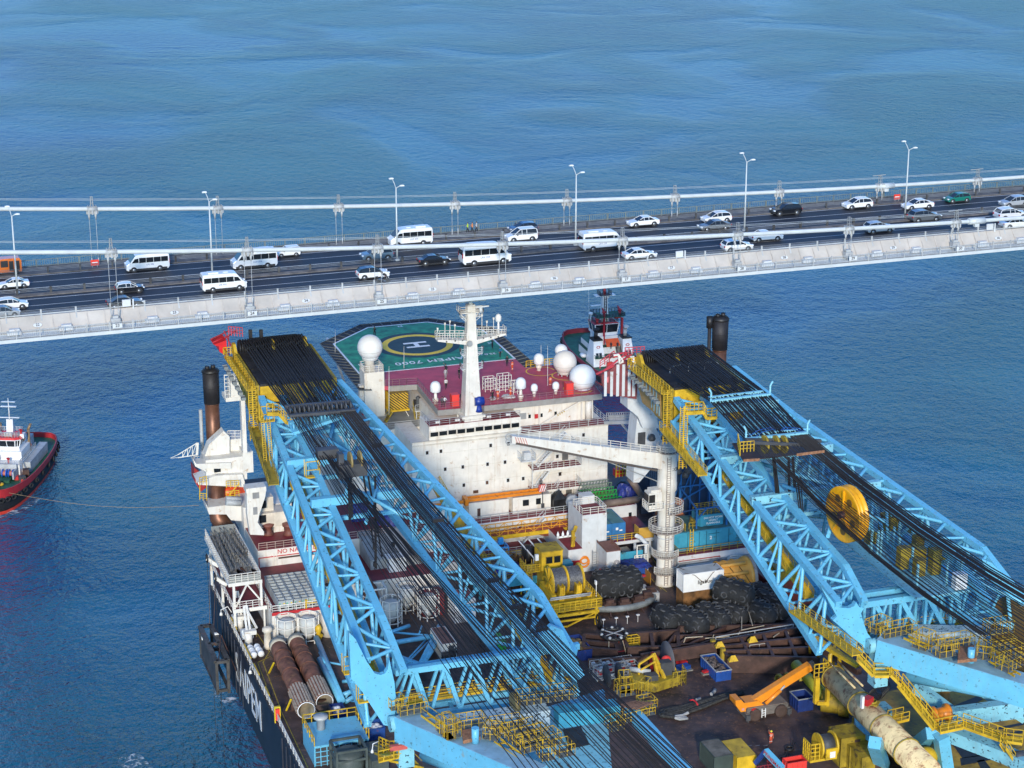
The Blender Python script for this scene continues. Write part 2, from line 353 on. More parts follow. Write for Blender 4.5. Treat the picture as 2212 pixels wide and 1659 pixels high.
# walkway railing with pickets, in the open on the near side
w=MB(); x=X0
while x<X1:
    w.bar((x,284.6,76.0),(x,284.6,77.35),.14); x+=3.25
for z in (76.2,77.15): w.bar((X0,284.6,z),(X1,284.6,z),.08)
x=X0
while x<X1:
    if 5<x<215: w.bar((x,284.6,76.2),(x,284.6,77.15),.05)
    x+=.3
part('walkway_railing',w,STEELW,br)
w=MB(); x=X0
while x<X1: w.bar((x,315.6,78.1),(x,315.6,79.3),.16); x+=3.25
for z in (78.3,79.25): w.bar((X0,315.6,z),(X1,315.6,z),.09)
x=15
while x<225: w.bar((x,315.6,78.3),(x,315.6,79.2),.05); x+=.34
part('far_railing',w,RAILG,br)
# barrier posts and wires
def posts(nm,m,mt,x0):
    a=None; rest=MB(); x=x0
    while x<X1:
        if 14<x<215:
            if a is None: a=part(nm,MB().join(m,Matrix.Translation((x,0,0))),mt,br); ax=x
            else: c=bpy.data.objects.new(nm,a.data); scene.collection.objects.link(c); c.parent=br; c.location=(x-ax,0,0)
        else: rest.join(m,Matrix.Translation((x,0,0)))
        x+=4.88
    part(nm,rest,mt,br,kind='stuff')
part('parapet_rail',MB().bar((X0,288.2,78.36),(X1,288.2,78.36),.16),STEELW,br)
posts('parapet_post',MB().bar((0,288.25,77.2),(0,288.25,79.0),.24,.2).bar((0,288.2,78.2),(0,286.8,76.3),.2,.12),STEELW,X0+.6)
w=MB()
for z in (78.55,78.75,78.95): w.bar((X0,288.3,z),(X1,288.3,z),.035); w.bar((X0,299.8,z+.05),(X1,299.8,z+.05),.035); w.bar((X0,311.6,z+.05),(X1,311.6,z+.05),.035)
part('barrier_wire',w,GREY,br)
DP=mat('grimy_post',(.07,.07,.07),.8,var=.3)
posts('barrier_post',MB().bar((0,299.8,78.1),(0,299.8,79.15),.32,.3),DP,X0+3.4)
posts('kerb_post',MB().bar((1,311.6,78.1),(1,311.6,79.05),.26,.24),DP,X0+3.4)
CZ=lambda x:80.15+.0002035*(x-222)**2
hx=[38.3+19.4*k for k in range(-5,17)]
for y,nm in ((286.3,'nearest'),(314.0,'farther')):
    part('main_cable',MB().path([(x,y,CZ(x)) for x in range(-70,361,8)],.33,12),CABLEW,br)
    part('hand_strand',MB().path([(x,y-.3,CZ(x)+1.45) for x in range(-70,361,10)],.025,4).path([(x,y+.3,CZ(x)+1.5) for x in range(-70,361,10)],.025,4),CABLEW,br)
    for k,x in enumerate(hx):
        x=x+(0 if y<300 else 1.2); z=CZ(x)
        if not 10<x<225: continue
        c=MB().tube((x-.8,y,z),(x+.8,y,z),.42,n=14)
        for dx in (-.55,0,.55): c.box(x+dx-.12,x+dx+.12,y-.5,y+.5,z-.8,z-.2)
        c.box(x-.9,x+.9,y-.14,y+.14,z-.75,z-.3)
        for dx in (-.5,.5): c.tube((x+dx,y,z-.6),(x+dx,y,z-1.7),.24,.08,8)
        for dx in (-.6,-.3,.3,.6): c.box(x+dx-.05,x+dx+.05,y-.52,y+.52,z+.3,z+.52)
        cl=part('cable_clamp',c,STEELW,br)
        p=MB()
        for dy in (-.3,.3): p.bar((x-.18,y+dy,z+.4),(x-.12,y+dy,z+1.95),.07); p.bar((x+.18,y+dy,z+.4),(x+.12,y+dy,z+1.95),.07)
        for h in (.9,1.4,1.9): p.bar((x-.15,y-.32,z+h),(x+.15,y+.32,z+h),.07); p.bar((x-.2,y,z+h),(x+.2,y,z+h),.1)
        if x>170: p.bar((x-1.5,y,z+1.95),(x+1.0,y,z+2.0),.12)
        part('strand_post',p,GREY,cl)
        h=MB()
        for dx in (-.5,.5):
            h.tube((x+dx,y,z-1.6),(x+dx*1.0,y,78.3 if y>300 else 77.6),.035,n=6)
            h.tube((x+dx,y,77.4 if y<300 else 78.1),(x+dx,y,78.6 if y<300 else 79.2),.09,n=8)
        part('hanger',h,STEELW,br)
        if y<300:
            part('anchor_box',MB().box(x-.65,x+.65,285.7,286.75,76.5,77.35).box(x-.4,x+.4,286.0,286.6,77.35,77.7),STEELW,br)
            n=23+round((x-38.3)/19.4)
            pl=part('number_plate',MB().box(x-.7,x+.7,284.38,284.46,76.35,77.0),WHITE2,br)
            part('number',ftext(str(n),.62,x,284.365,76.7,off=.012),DGREY,pl)
            pl=part('kilometre_plate',MB().tf(Matrix.Identity(4)).lathe((0,0,0),[(.62,0),(.62,.06)],16).tf(Matrix.Translation((x+8.6,287.1,77.05))@Matrix.Rotation(R_(52),4,'X')@Matrix.Diagonal((1.0,.5,1,1))),WHITE2,br)
            part('number',textmb(str(n),.55,off=.01).tf(Matrix.Translation((x+8.6,287.03,77.12))@Matrix.Rotation(R_(52),4,'X')),DGREY,pl)
            for dx in (5.2,12.4):
                part('drain_cover',MB().box(x+dx-1,x+dx+1,285.9,286.7,76.2,76.7).box(x+dx-.6,x+dx+.8,286.1,286.8,76.7,77.0),WHITE2,br)
for x,y in ((176.5,314),(177.9,286.3)):
    z=CZ(x); part('cable_sleeve',MB().tube((x-1.5,y,CZ(x-1.5)),(x+1.5,y,CZ(x+1.5)),.52,n=14).box(x-.4,x+.4,y-.3,y+.3,z-.95,z-.4).box(x-.35,x+.35,y-.56,y-.5,z-.15,z+.25),CABLEW,br)
# lamps
def lamp():
    t=thing('street_lamp','l','street lamp')
    part('pole',MB().tube((0,0,0),(0,0,11.6),.16,.09,8).box(-.3,.3,-.25,.25,0,.25),CABLEW,t,local=True)
    a=MB().path([(0,0,11.4),(-.1,.5,12.1),(-.3,.9,12.7)],.06,6).path([(0,0,11.4),(.1,-.4,11.7),(.45,-.7,11.95)],.06,6)
    part('arm',a,CABLEW,t,local=True)
    for c in ((-.45,1.05,12.8),(.72,-.8,12.0)): part('lamp_head',MB().cbox(c,.7,.34,.14).cbox((c[0],c[1],c[2]+.09),.4,.22,.07),CLEAN,t,local=True)
    return t
lp=lamp(); lx=[26.3,55.2,84.2,113.8,143.4,173.1]
ln=['leftmost street lamp standing in the brown median near the orange truck','street lamp in the median left of the minibus with the roof hatch','street lamp in the median beside the bluish grey car','street lamp in the median left of the roof-vented minibus behind the cable','street lamp in the median beside the overlapping white and grey cars','rightmost street lamp rising in front of the white car near the red sign']
for i,x in enumerate(lx):
    o=lp if i==0 else copy(lp)
    o.matrix_world=fmat(BF,(x,301.0,78.2)); o['label']=ln[i]; o['group']='street lamps along the bridge median'
# signs and small kit
def sign(x,y,z,w,h,lab):
    t=thing('road_sign',lab,'sign',(x,y,78.1),frame=BF,group='small red signs beyond the far lanes')
    pnl=part('panel',MB().box(x-w/2,x+w/2,y-.04,y+.04,z,z+h),mat('sign_red',(.75,.05,.03),.4,var=0),t); part('lettering',MB().box(x-w*.36,x+w*.36,y-.06,y-.045,z+h*.4,z+h*.6),CLEAN,pnl)
    part('post',MB().bar((x-w*.3,y,78.1),(x-w*.3,y,z+.1),.08).bar((x+w*.3,y,78.1),(x+w*.3,y,z+.1),.08),GREY,t)
p=at('B1',822,660,'y',312.3,BF); sign(p.x,312.3,78.45,1.25,.9,'red sign with a white bar on the kerb left of the first far minibus')
p=at('B4',1113,565,'y',312.3,BF); sign(p.x,312.3,78.45,1.2,.9,'red sign with a white bar left of the rightmost street lamp')
for z_,x_,y_,l_ in (('B3',1620,915,'white junction box on the near parapet below the white car'),('B1',1112,1030,'white junction box on the near parapet below the black car'),('B4',1962,850,'pale junction box on the near parapet at the right edge')):
    p=at(z_,x_,y_,'z',78.2,BF); solo('junction_box',l_,'box',MB().box(p.x-.6,p.x+.6,287.85,288.1,78.4,79.4).box(p.x+.85,p.x+1.05,287.9,288.1,78.0,79.4),WHITE2,(p.x,288,78.1),frame=BF,group='junction boxes on the near parapet')
# ================= ROAD VEHICLES (x is the direction of travel)
TYRE=mat('tyre',(.012,.012,.013),.8,var=0); RIM=mat('rim',(.35,.36,.37),.35,metal=.7,var=0)
def paint(n,c): return mat('car_paint_'+n,c,.25,var=.03,coat=.6)
CP=dict(white=paint('white',(.78,.78,.77)),black=paint('black',(.008,.009,.012)),grey=paint('grey',(.10,.11,.12)),silver=paint('silver',(.36,.38,.40)),bluegrey=paint('blue_grey',(.11,.17,.22)),dblue=paint('dark_blue',(.02,.045,.10)),green=paint('green',(.01,.16,.12)),orange=paint('orange',(.70,.17,.03)))
HL=mat('headlight',(.75,.78,.8),.1,var=0); TL=mat('taillight',(.5,.01,.01),.2,var=0); TRIM=mat('black_trim',(.02,.02,.022),.6,var=0)
SH={ # L,W,H, belt, body profile top (x fraction,z), roof fractions
'sedan':dict(L=4.8,W=1.86,H=1.46,wz=.33,body=[(-.5,.45),(-.5,.82),(-.485,.98),(-.36,1.03),(0,1.0),(.2,.97),(.4,.84),(.485,.68),(.5,.5),(.5,.3)],gh=[(-.37,1.0),(-.2,1.43),(-.02,1.46),(.06,1.4),(.24,.96)]),
'hatch':dict(L=4.3,W=1.82,H=1.52,wz=.32,body=[(-.5,.45),(-.5,.8),(-.48,1.03),(-.36,1.04),(0,1.0),(.23,.97),(.42,.86),(.49,.68),(.5,.5),(.5,.3)],gh=[(-.475,1.0),(-.40,1.42),(-.2,1.52),(.0,1.5),(.07,1.42),(.27,.96)]),
'suv':dict(L=4.5,W=1.9,H=1.66,wz=.37,body=[(-.5,.5),(-.5,.9),(-.48,1.12),(-.36,1.13),(0,1.09),(.23,1.07),(.42,.98),(.49,.8),(.5,.55),(.5,.36)],gh=[(-.475,1.1),(-.40,1.55),(-.22,1.66),(-.02,1.65),(.06,1.56),(.27,1.05)]),
'mpv':dict(L=4.5,W=1.88,H=1.82,wz=.33,body=[(-.5,.45),(-.5,.95),(-.49,1.1),(-.36,1.12),(0,1.1),(.25,1.08),(.42,.96),(.49,.75),(.5,.5),(.5,.3)],gh=[(-.49,1.1),(-.47,1.7),(-.42,1.82),(.0,1.82),(.08,1.76),(.3,1.06)]),
'minibus':dict(L=6.3,W=2.1,H=2.55,wz=.36,body=[(-.5,.5),(-.5,1.4),(-.495,2.1),(-.485,2.45),(-.46,2.55),(0,2.58),(.22,2.52),(.28,2.42),(.405,1.42),(.44,1.3),(.49,1.05),(.5,.8),(.5,.35)],gh=None)}
CACHE={}
def strip(prof,L,W,z_in,inset,mi=0):
    """profile (fraction,z) closed along z_in, rounded over towards both flanks"""
    m=MB(); pts=[(x*L,z) for x,z in prof]; n=len(pts); zc=sum(z for x,z in pts)/n
    rows=[(-W/2,.0,0),(-W/2+.02,1,0),(-W/2+inset,1,1),(W/2-inset,1,1),(W/2-.02,1,0),(W/2,.0,0)]
    o=[]
    for y,a,b in rows:
        r=[]
        for x,z in pts:
            zz=z if b else (z-(.05 if z>zc else -.03)); xx=x*(1 if b else .985)
            if not a: xx=x*.96; zz=min(zz,zc+(zz-zc)*.8)
            m.v.append(Vector((xx,y,zz))); r.append(len(m.v)-1)
        o.append(r)
    for A,B in zip(o[:-1],o[1:]):
        for i in range(n): m.f.append([A[i],A[(i+1)%n],B[(i+1)%n],B[i]]); m.m.append(mi); m.sm.append(False)
    m.f.append(o[0][::-1]); m.f.append(o[-1]); m.m+=[mi,mi]; m.sm+=[False,False]; return m
def car_meshes(kind):
    d=SH[kind]; L,W,H=d['L'],d['W'],d['H']; P={}
    lower=[(x,z) for x,z in d['body']]+[(.46,.22),(-.46,.24)]
    b=strip(lower,L,W,0,.10)
    fx,rx=(.31*L,-.31*L) if kind!='minibus' else (.33*L,-.27*L)
    P['arch']=MB().lathe((0,0,0),[(.44,-.03),(.44,.03)],16,axis='y')
    P['body']=b
    P['sill']=MB().box(-.44*L,.44*L,-W/2-.015,W/2+.015,.2,.36 if kind!='minibus' else .52)
    if d['gh']:
        gh=d['gh']; g=MB(); n=len(gh)
        for y0,k in ((-1,0),(1,0)):
            for x,z in gh:
                t=(z-gh[0][1])/(H-gh[0][1]); g.v.append(Vector((x*L,y0*(W/2-.05-.19*t),z)))
        g.f=[list(range(n))[::-1],list(range(n,2*n))]+[[i,n+i,n+(i+1)%n,(i+1)%n] for i in range(n)]; g.m=[0]*len(g.f); g.sm=[False]*len(g.f)
        P['window']=g
        r=MB(); rp=gh[1:-1]; 
        for y in (-(W/2-.22),(W/2-.22)):
            for x,z in rp: r.v.append(Vector((x*L,y,z+.012)))
        k=len(rp); 
        for i in range(k-1): r.f.append([i,i+1,k+i+1,k+i]); r.m.append(0); r.sm.append(False)
        for s in (-1,1):
            for (x,z),(x2,z2) in ((gh[-1],gh[-2]),(gh[0],gh[1])): r.bar((x*L,s*(W/2-.06),z),(x2*L,s*(W/2-.23),z2),.09,.07)
            for x,z in zip(rp[:-1],rp[1:]): r.bar((x[0]*L,s*(W/2-.235),x[1]),(z[0]*L,s*(W/2-.235),z[1]),.09,.07)
            for f in (-.13,.03): r.bar((f*L,s*(W/2-.045),gh[0][1]-.03),(f*L+(-.02),s*(W/2-.22),H-.03),.06,.05)
            r.bar((gh[0][0]*L,s*(W/2-.04),gh[0][1]),(gh[-1][0]*L,s*(W/2-.04),gh[-1][1]),.05,.05)
        P['roof']=r
    else:
        g=MB()
        for s in (-1,1):
            y0,y1=sorted((s*(W/2-.01),s*(W/2+.02)))
            for a,c in ((-.465,-.305),(-.298,-.135),(-.128,.035),(.042,.2)): g.box(a*L,c*L,y0,y1,1.34,2.08)
            g.front([(.215*L,1.38),(.37*L,1.38),(.30*L,1.95),(.215*L,2.02)],y0,y1)
        g.add([(.283*L,-.93,2.37),(.283*L,.93,2.37),(.408*L,.97,1.43),(.408*L,-.97,1.43)],[(0,1,2,3)]); g.tf(Matrix.Translation((.015,0,.012)))
        g.box(-.5*L-.02,-.5*L+.05,-.8,.8,1.4,2.05)
        P['window']=g
        P['roof']=MB().box(-.35*L,-.12*L,-.5,.5,2.57,2.72).box(.0*L,.1*L,-.35,.35,2.58,2.66)
    P['wheel']=MB().lathe((0,0,0),[(.001,-.11),(.30,-.11),(.335,-.08),(.335,.08),(.30,.11),(.001,.11)],18,axis='y'); P['rim']=MB().lathe((0,0,0),[(.001,-.12),(.2,-.125),(.21,-.10),(.21,.10),(.2,.125),(.001,.12)],12,axis='y')
    zf=d['body'][-3][1]; P['headlight']=MB().cbox((0,0,0),.22,.42,.16); P['taillight']=MB().cbox((0,0,0),.14,.3,.2 if kind!='minibus' else .6)
    P['mirror']=MB().cbox((0,0,0),.16,.22,.16)
    for k in list(P): 
        m=P[k]; P[k]=mkmesh(k,m,{'body':CP['white'],'roof':CP['white'],'window':GLASS,'wheel':TYRE,'rim':RIM,'headlight':HL,'taillight':TL,'mirror':TRIM,'sill':TRIM,'arch':TRIM}[k])
    P['_']=(fx,rx,d['wz'],zf); return P
def vehicle(kind,colour,zone,xl,xr,yb,right,label,near=None,extra=None):
    """xl..xr: ends of the vehicle on the road, yb: where the near wheels stand"""
    P=CACHE.setdefault(kind,None) or CACHE.update({kind:car_meshes(kind)}) or CACHE[kind]
    a=at(zone,xl,yb,'z',78.0,BF); b=at(zone,xr,yb,'z',78.0,BF); m=at(zone,(xl+xr)/2,yb,'z',78.0,BF)
    d=SH[kind]; Lm=at(zone,xr,yb,'y',m.y,BF).x-at(zone,xl,yb,'y',m.y,BF).x
    s=Lm/d['L']*.985; s=max(.85,min(1.25,s))
    cx=(at(zone,xl,yb,'y',m.y,BF).x+at(zone,xr,yb,'y',m.y,BF).x)/2; cy=m.y+d['W']*s*.5
    nm={'minibus':'minibus','mpv':'small_van'}.get(kind,'car')
    o=bpy.data.objects.new(nm,None); scene.collection.objects.link(o); props(o,label,{'minibus':'minibus','mpv':'van'}.get(kind,'car'),'vehicles crossing the bridge')
    o.matrix_world=fmat(BF,(cx,cy,78.004),0 if right else math.pi)@Matrix.Diagonal((s,s,s,1))
    def pt(nm,key,loc=(0,0,0),par=None,mt=None):
        q=bpy.data.objects.new(nm,P[key]); scene.collection.objects.link(q); q.parent=par or o; q.location=loc
        if mt: q.material_slots[0].link='OBJECT'; q.material_slots[0].material=mt
        return q
    pm=CP[colour]
    bd=pt('body','body',mt=pm); pt('sill','sill'); pt('window','window'); pt('roof','roof',mt=CP[extra] if extra else pm)
    fx,rx,wz,zf=P['_']; L,W=d['L'],d['W']
    for x in (fx,rx):
        for y in (-1,1):
            pt('wheel_arch','arch',(x,y*(W/2-.012),wz)); w_=pt('wheel','wheel',(x,y*(W/2-.10),.335)); pt('rim','rim',(0,0,0),w_)
    for y in (-1,1):
        pt('headlight','headlight',(L*.485,y*(W/2-.26),zf+.02)); pt('taillight','taillight',(-L*.492,y*(W/2-.2),d['body'][1][1]-.02))
        pt('mirror','mirror',(L*.19,y*(W/2+.08),1.12 if kind!='minibus' else 1.55))
    if kind=='minibus':
        for y,r in ((-1,0),(1,math.pi)):
            tm=textmb({0:'LAV 159',1:'LFE 992',2:'LOF 974'}[int(cx)%3],.34,.004).tf(Matrix.Translation((-.3,y*(W/2+.012),1.02))@Matrix.Rotation(r,4,'Z')@Matrix.Rotation(R_(90),4,'X'))
            q=bpy.data.objects.new('lettering',mkmesh('lettering',tm,BLUE)); scene.collection.objects.link(q); q.parent=bd
    return o
V=vehicle
V('sedan','white','B1',-10,262,838,0,'white saloon beside the orange truck at the left edge')
V('hatch','white','B1',-30,250,1022,1,'white hatchback just ahead of the silver grey one at the left edge')
V('suv','silver','B1',-90,182,1092,1,'silver grey crossover cut by the left edge against the near parapet',extra='grey')
V('minibus','white','B1',1092,1474,688,0,'white minibus in the far lanes right of the red sign')
V('suv','black','B1',1003,1252,880,1,'black crossover with a white roof just right of the first hanger',extra='white')
V('sedan','black','B1',930,1246,1008,1,'long black saloon in the near lane behind the first hanger')
V('minibus','white','B1',1750,2140,862,1,'white minibus in the middle near lane by the second lamp')
V('minibus','white','B2',-138,256,852,0,'white minibus going left in the inner far lane behind the cable')
V('mpv','white','B2',246,446,748,0,'small white van passing behind the near main cable')
V('suv','bluegrey','B2',982,1256,782,0,'bluish grey crossover passing behind the near cable by the median')
V('minibus','white','B2',1224,1596,656,0,'white minibus with a roof vent left of the three walking people')
V('sedan','black','B2',1476,1746,820,1,'black saloon with bright window trim in the inner near lane')
V('suv','white','B2',948,1220,943,1,'white crossover with a dark roof beside the scooter',extra='black')
V('minibus','white','B3',-362,182,942,1,'white minibus with a striped rear window under the near cable')
V('mpv','white','B3',88,350,742,0,'white van-like car overlapping a dark blue car')
V('hatch','dblue','B3',112,352,668,0,'dark blue car mostly hidden behind the white van-like car')
V('minibus','white','B3',736,1112,816,1,'white minibus with roof hatches crossed by the near cable')
V('sedan','white','B3',1145,1402,612,0,'white saloon alone in the far lane right of the parapet box')
V('sedan','white','B3',1103,1380,898,1,'white saloon with a sunroof in the outer near lane')
V('hatch','white','B3',1790,2026,580,0,'small white hatchback behind the grey saloon')
V('sedan','grey','B3',1760,2020,648,0,'grey saloon overlapping the small white hatchback')
V('suv','white','B3',1963,2210,828,1,'white crossover behind the hanger right of the white saloon with sunroof')
V('sedan','white','B4',-130,134,924,1,'white saloon half covered by the near cable, ahead of the white crossover')
V('suv','black','B4',56,297,698,0,'black crossover in the far lane under the far hanger')
V('hatch','white','B4',680,910,644,0,'white estate car left of the second red sign')
V('sedan','white','B4',1195,1438,648,0,'white saloon right of the rightmost lamp')
V('hatch','green','B4',1558,1756,588,0,'green hatchback in the far lane')
V('hatch','silver','B4',2040,2262,627,0,'silver hatchback cut by the right edge in the far lanes')
V('suv','grey','B4',1252,1502,758,1,'dark grey crossover in the inner near lane at the right')
V('suv','silver','B4',864,1096,852,1,'silver crossover behind the near cable')
V('suv','white','B4',2000,2250,742,1,'white crossover above the near cable at the right edge')
V('sedan','white','B4',2040,2290,812,1,'white saloon under the near cable at the right edge')
# orange service truck on the far footway
p=at('B1',70,735,'z',78.1,BF); t=thing('service_truck','orange service truck with dark mesh sides at the left edge','truck',(p.x,312.6,78.2),frame=BF)
x=p.x; o_=CP['orange']
part('body',MB().front([(x-2.2,78.6),(x+2.2,78.6),(x+2.2,80.3),(x+1.9,80.7),(x-.6,80.7),(x-1.3,80.5),(x-2.0,79.5),(x-2.2,79.3)],311.9,313.6),o_,t)
part('window',MB().box(x-.9,x+.2,311.87,311.9,79.4,80.4).box(x+.35,x+1.0,311.87,311.9,78.8,80.3).box(x+1.15,x+1.9,311.87,311.9,78.8,80.3),TRIM,t)
for xx in (-1.4,1.4): part('wheel',MB().lathe((x+xx,312.0,78.55),[(.35,-.12),(.35,.12)],14,axis='y'),TYRE,t)
# ================= PEOPLE
PCACHE={}
def body_mesh(pose):
    """one continuous skinned surface; materials by height: skin / top / trousers / shoes"""
    if pose in PCACHE: return PCACHE[pose]
    J={'pelvis':((0,0,.95),.15),'waist':((0,.01,1.1),.135),'chest':((0,.0,1.3),.165),'neck0':((0,0,1.46),.075),'neck':((0,.01,1.53),.058),'head':((0,.02,1.63),.095),'crown':((0,.01,1.72),.08)}
    E_=[('pelvis','waist'),('waist','chest'),('chest','neck0'),('neck0','neck'),('neck','head'),('head','crown')]
    arms={'stand':(((.25,0,1.15),(.27,.08,.9)),((.25,0,1.15),(.27,.08,.9))),
          'photo':(((.25,.12,1.22),(.12,.34,1.42)),((.25,.12,1.22),(.12,.34,1.42))),
          'point':(((.25,0,1.15),(.27,.08,.9)),((.27,.02,1.5),(.30,.04,1.78))),
          'walk':(((.25,-.12,1.17),(.26,-.1,.93)),((.25,.14,1.17),(.24,.3,.98))),
          'lean':(((.24,.22,1.12),(.18,.42,1.12)),((.24,.22,1.12),(.18,.42,1.12)))}[pose]
    st=.16 if pose=='walk' else .03
    for s,k in ((-1,0),(1,1)):
        n='lr'[k]; el,ha=arms[k]
        J['sh'+n]=((s*.19,0,1.41),.07); J['el'+n]=((s*el[0],el[1],el[2]),.046); J['wr'+n]=((s*ha[0],ha[1],ha[2]),.032)
        d=(Vector(J['wr'+n][0])-Vector(J['el'+n][0])).normalized(); w=Vector(J['wr'+n][0]); sd=Vector((1,0,0)) if abs(d.x)<.8 else Vector((0,1,0))
        J['pa'+n]=(tuple(w+d*.07),.034)
        E_+=[('chest','sh'+n),('sh'+n,'el'+n),('el'+n,'wr'+n),('wr'+n,'pa'+n)]
        for i,(o_,ln) in enumerate(((-.033,.07),(-.011,.085),(.011,.08),(.033,.06))):
            J['f%d%s'%(i,n)]=(tuple(w+d*(.075+ln)+sd*o_*1.2),.009); E_.append(('pa'+n,'f%d%s'%(i,n)))
        J['th'+n]=(tuple(w+d*.08-sd*.055),.010); E_.append(('pa'+n,'th'+n))
        J['hip'+n]=((s*.10,0,.90),.10); J['kn'+n]=((s*.11,s*st+.02,.50),.065); J['an'+n]=((s*.11,s*st*1.5,.09),.042); J['toe'+n]=((s*.12,s*st*1.5+.17,.035),.035)
        E_+=[('pelvis','hip'+n),('hip'+n,'kn'+n),('kn'+n,'an'+n),('an'+n,'toe'+n)]
    keys=list(J); me=bpy.data.meshes.new('person_body'); me.from_pydata([J[k][0] for k in keys],[(keys.index(a),keys.index(b)) for a,b in E_],[])
    o=bpy.data.objects.new('tmp',me); scene.collection.objects.link(o)
    sk=o.modifiers.new('s','SKIN'); 
    for i,k in enumerate(keys): me.skin_vertices[0].data[i].radius=(J[k][1],J[k][1]*(.72 if k in('chest','waist','pelvis') else 1)); me.skin_vertices[0].data[i].use_root=(k=='pelvis')
    ss=o.modifiers.new('u','SUBSURF'); ss.levels=1
    dg=bpy.context.evaluated_depsgraph_get(); dg.update(); ev=o.evaluated_get(dg); r=bpy.data.meshes.new_from_object(ev); r.name='person_body'
    bpy.data.objects.remove(o); r.materials.clear()
    for m in (SKIN,CLEAN,DGREY,BLACK): r.materials.append(m)
    for p in r.polygons:
        c=p.center; p.use_smooth=True
        p.material_index=3 if c.z<.1 else 2 if c.z<.98 and abs(c.x)<.22 else 0 if (c.z>1.5 and abs(c.x)<.14) else 1
    hw=[Vector(J['wr'+n][0]) for n in 'lr']
    for p in r.polygons:
        if min((p.center-h).length for h in hw)<.05 or min((p.center-Vector(J['pa'+n][0])).length for n in 'lr')<.12: p.material_index=0
    face=MB().bar((0,.10,1.62),(0,.13,1.60),.03,.035); face.cbox((-.035,.098,1.655),.025,.015,.012,mi=1); face.cbox((.035,.098,1.655),.025,.015,.012,mi=1); face.cbox((0,.1,1.565),.05,.01,.012,mi=2)
    for s in (-1,1): face.cbox((s*.095,.01,1.63),.02,.035,.06)
    fm=mkmesh('face',face,[SKIN,HAIR,RED]); hm=mkmesh('hair',MB().sphere((0,-.005,1.665),.108,14,8,frm=3,sz=.95),HAIR)
    PCACHE[pose]=(r,fm,hm); return PCACHE[pose]
PM={}
def cloth(c): 
    if c not in PM: PM[c]=mat('cloth_%d'%len(PM),c,.85,var=.05)
    return PM[c]
def person(pos,rz,pose,top,legs,label,hat=None,frame=SHIP,vest=False,group=None,sc=1.05):
    r,fm,hm=body_mesh(pose)
    o=bpy.data.objects.new('person',r); scene.collection.objects.link(o); o.matrix_world=fmat(frame,pos,rz)@Matrix.Diagonal((sc,sc,sc,1)); props(o,label,'person',group)
    for i,c in ((1,top),(2,legs)): o.material_slots[i].link='OBJECT'; o.material_slots[i].material=cloth(c)
    f=bpy.data.objects.new('face',fm); scene.collection.objects.link(f); f.parent=o
    h=bpy.data.objects.new('hair' if not hat else 'helmet',hm if not hat else (mkmesh('helmet',MB().sphere((0,0,1.68),.135,14,8,frm=4).lathe((0,.02,1.68),[(.135,0),(.17,.0),(.17,.015),(.135,.02)],14),cloth(hat)))); scene.collection.objects.link(h); h.parent=o
    if vest:
        T[o.name]=Matrix.Identity(4)
        b=MB()
        for z in (1.08,1.24): b.lathe((0,0,z),[(.185,0),(.19,.05)],14,cap=False)
        b.v=[Vector((v.x,v.y*.78,v.z)) for v in b.v]
        for s in (-1,1): b.lathe((s*.115,s*.04,.3),[(.075,0),(.075,.05)],10,cap=False)
        part('reflective_band',b,mat('reflective',(.8,.8,.75),.4,var=0),o,local=True)
    return o
OV=(.62,.09,.03)
# ================= CRANE VESSEL (x to starboard, y towards the bow, z up)
DZ=34.0
hullp=[(48,140),(48,287),(50.5,291),(56,300),(56,330),(126,330),(131.5,318),(131.5,140)]
ves=thing('crane_vessel','huge crane vessel with dark hull, white accommodation and brown working deck passing under the bridge','ship',(92,230,0))
part('hull',MB().prism(hullp,25,33.98),NAVY,ves)
red_low=mat('red_boot_paint',(.30,.035,.02),.6,var=.25)
cols=MB(); low=MB()
for a0,a1,b0,b1 in ((57,78,300,328),(104,128,300,328),(57,78,215,245),(104,128,215,245)):
    p=[(a0+2,b0),(a1-2,b0),(a1,b0+2),(a1,b1-2),(a1-2,b1),(a0+2,b1),(a0,b1-2),(a0,b0+2)]
    cols.prism(p,3.2,25); low.prism(p,-12,3.2)
cl=part('column',cols,mat('weathered_navy',(.05,.045,.045),.6,var=.3,streak=.4,rustcol=(.12,.06,.045)),ves); part('boot_topping',low,red_low,cl)
part('main_deck',MB().prism([(x,y) for x,y in hullp],33.98,34.0),DECK,ves)
dl=MB()
def dline(pts,w=.12,z=34.006):
    for p,q in zip(pts[:-1],pts[1:]): dl.bar((p[0],p[1],z),(q[0],q[1],z),w,.008)
for pts in ([('D1',1250,1659),('D1',1010,1130),('D1',810,590),('D1',940,530)],[('D1',1320,1659),('D1',1060,1110),('D1',865,590),('D1',930,480),('D1',780,260),('D1',700,60)],[('D1',800,330),('D1',760,170),('D1',690,20)]):
    q=[at(z,x,y,'z',34) for z,x,y in pts]; dline([(v.x,v.y) for v in q])
for z,pts in (('R6',[(380,640),(560,960)]),('R6',[(440,920),(540,1000)]),('R6',[(600,960),(520,930)]),('R5',[(2000,940),(2150,1100)]),('R5',[(2060,900),(2212,1060)]),('R5',[(1360,960),(1560,1060)])):
    q=[at(z,x,y,'z',34) for x,y in pts]; dline([(v.x,v.y) for v in q],.1)
part('deck_line',dl,YLINE,ves)
wl=MB()
for i in range(9): x0=97.5+i*.95; p=at('D3',1010+i*70,1185-i*14 if i<6 else 1070,'z',34); wl.bar((p.x,p.y,34.006),(p.x+.6,p.y+.02,34.006),.07,.008)
part('dashed_line',wl,mat('worn_white_line',(.4,.4,.38),.7),ves)
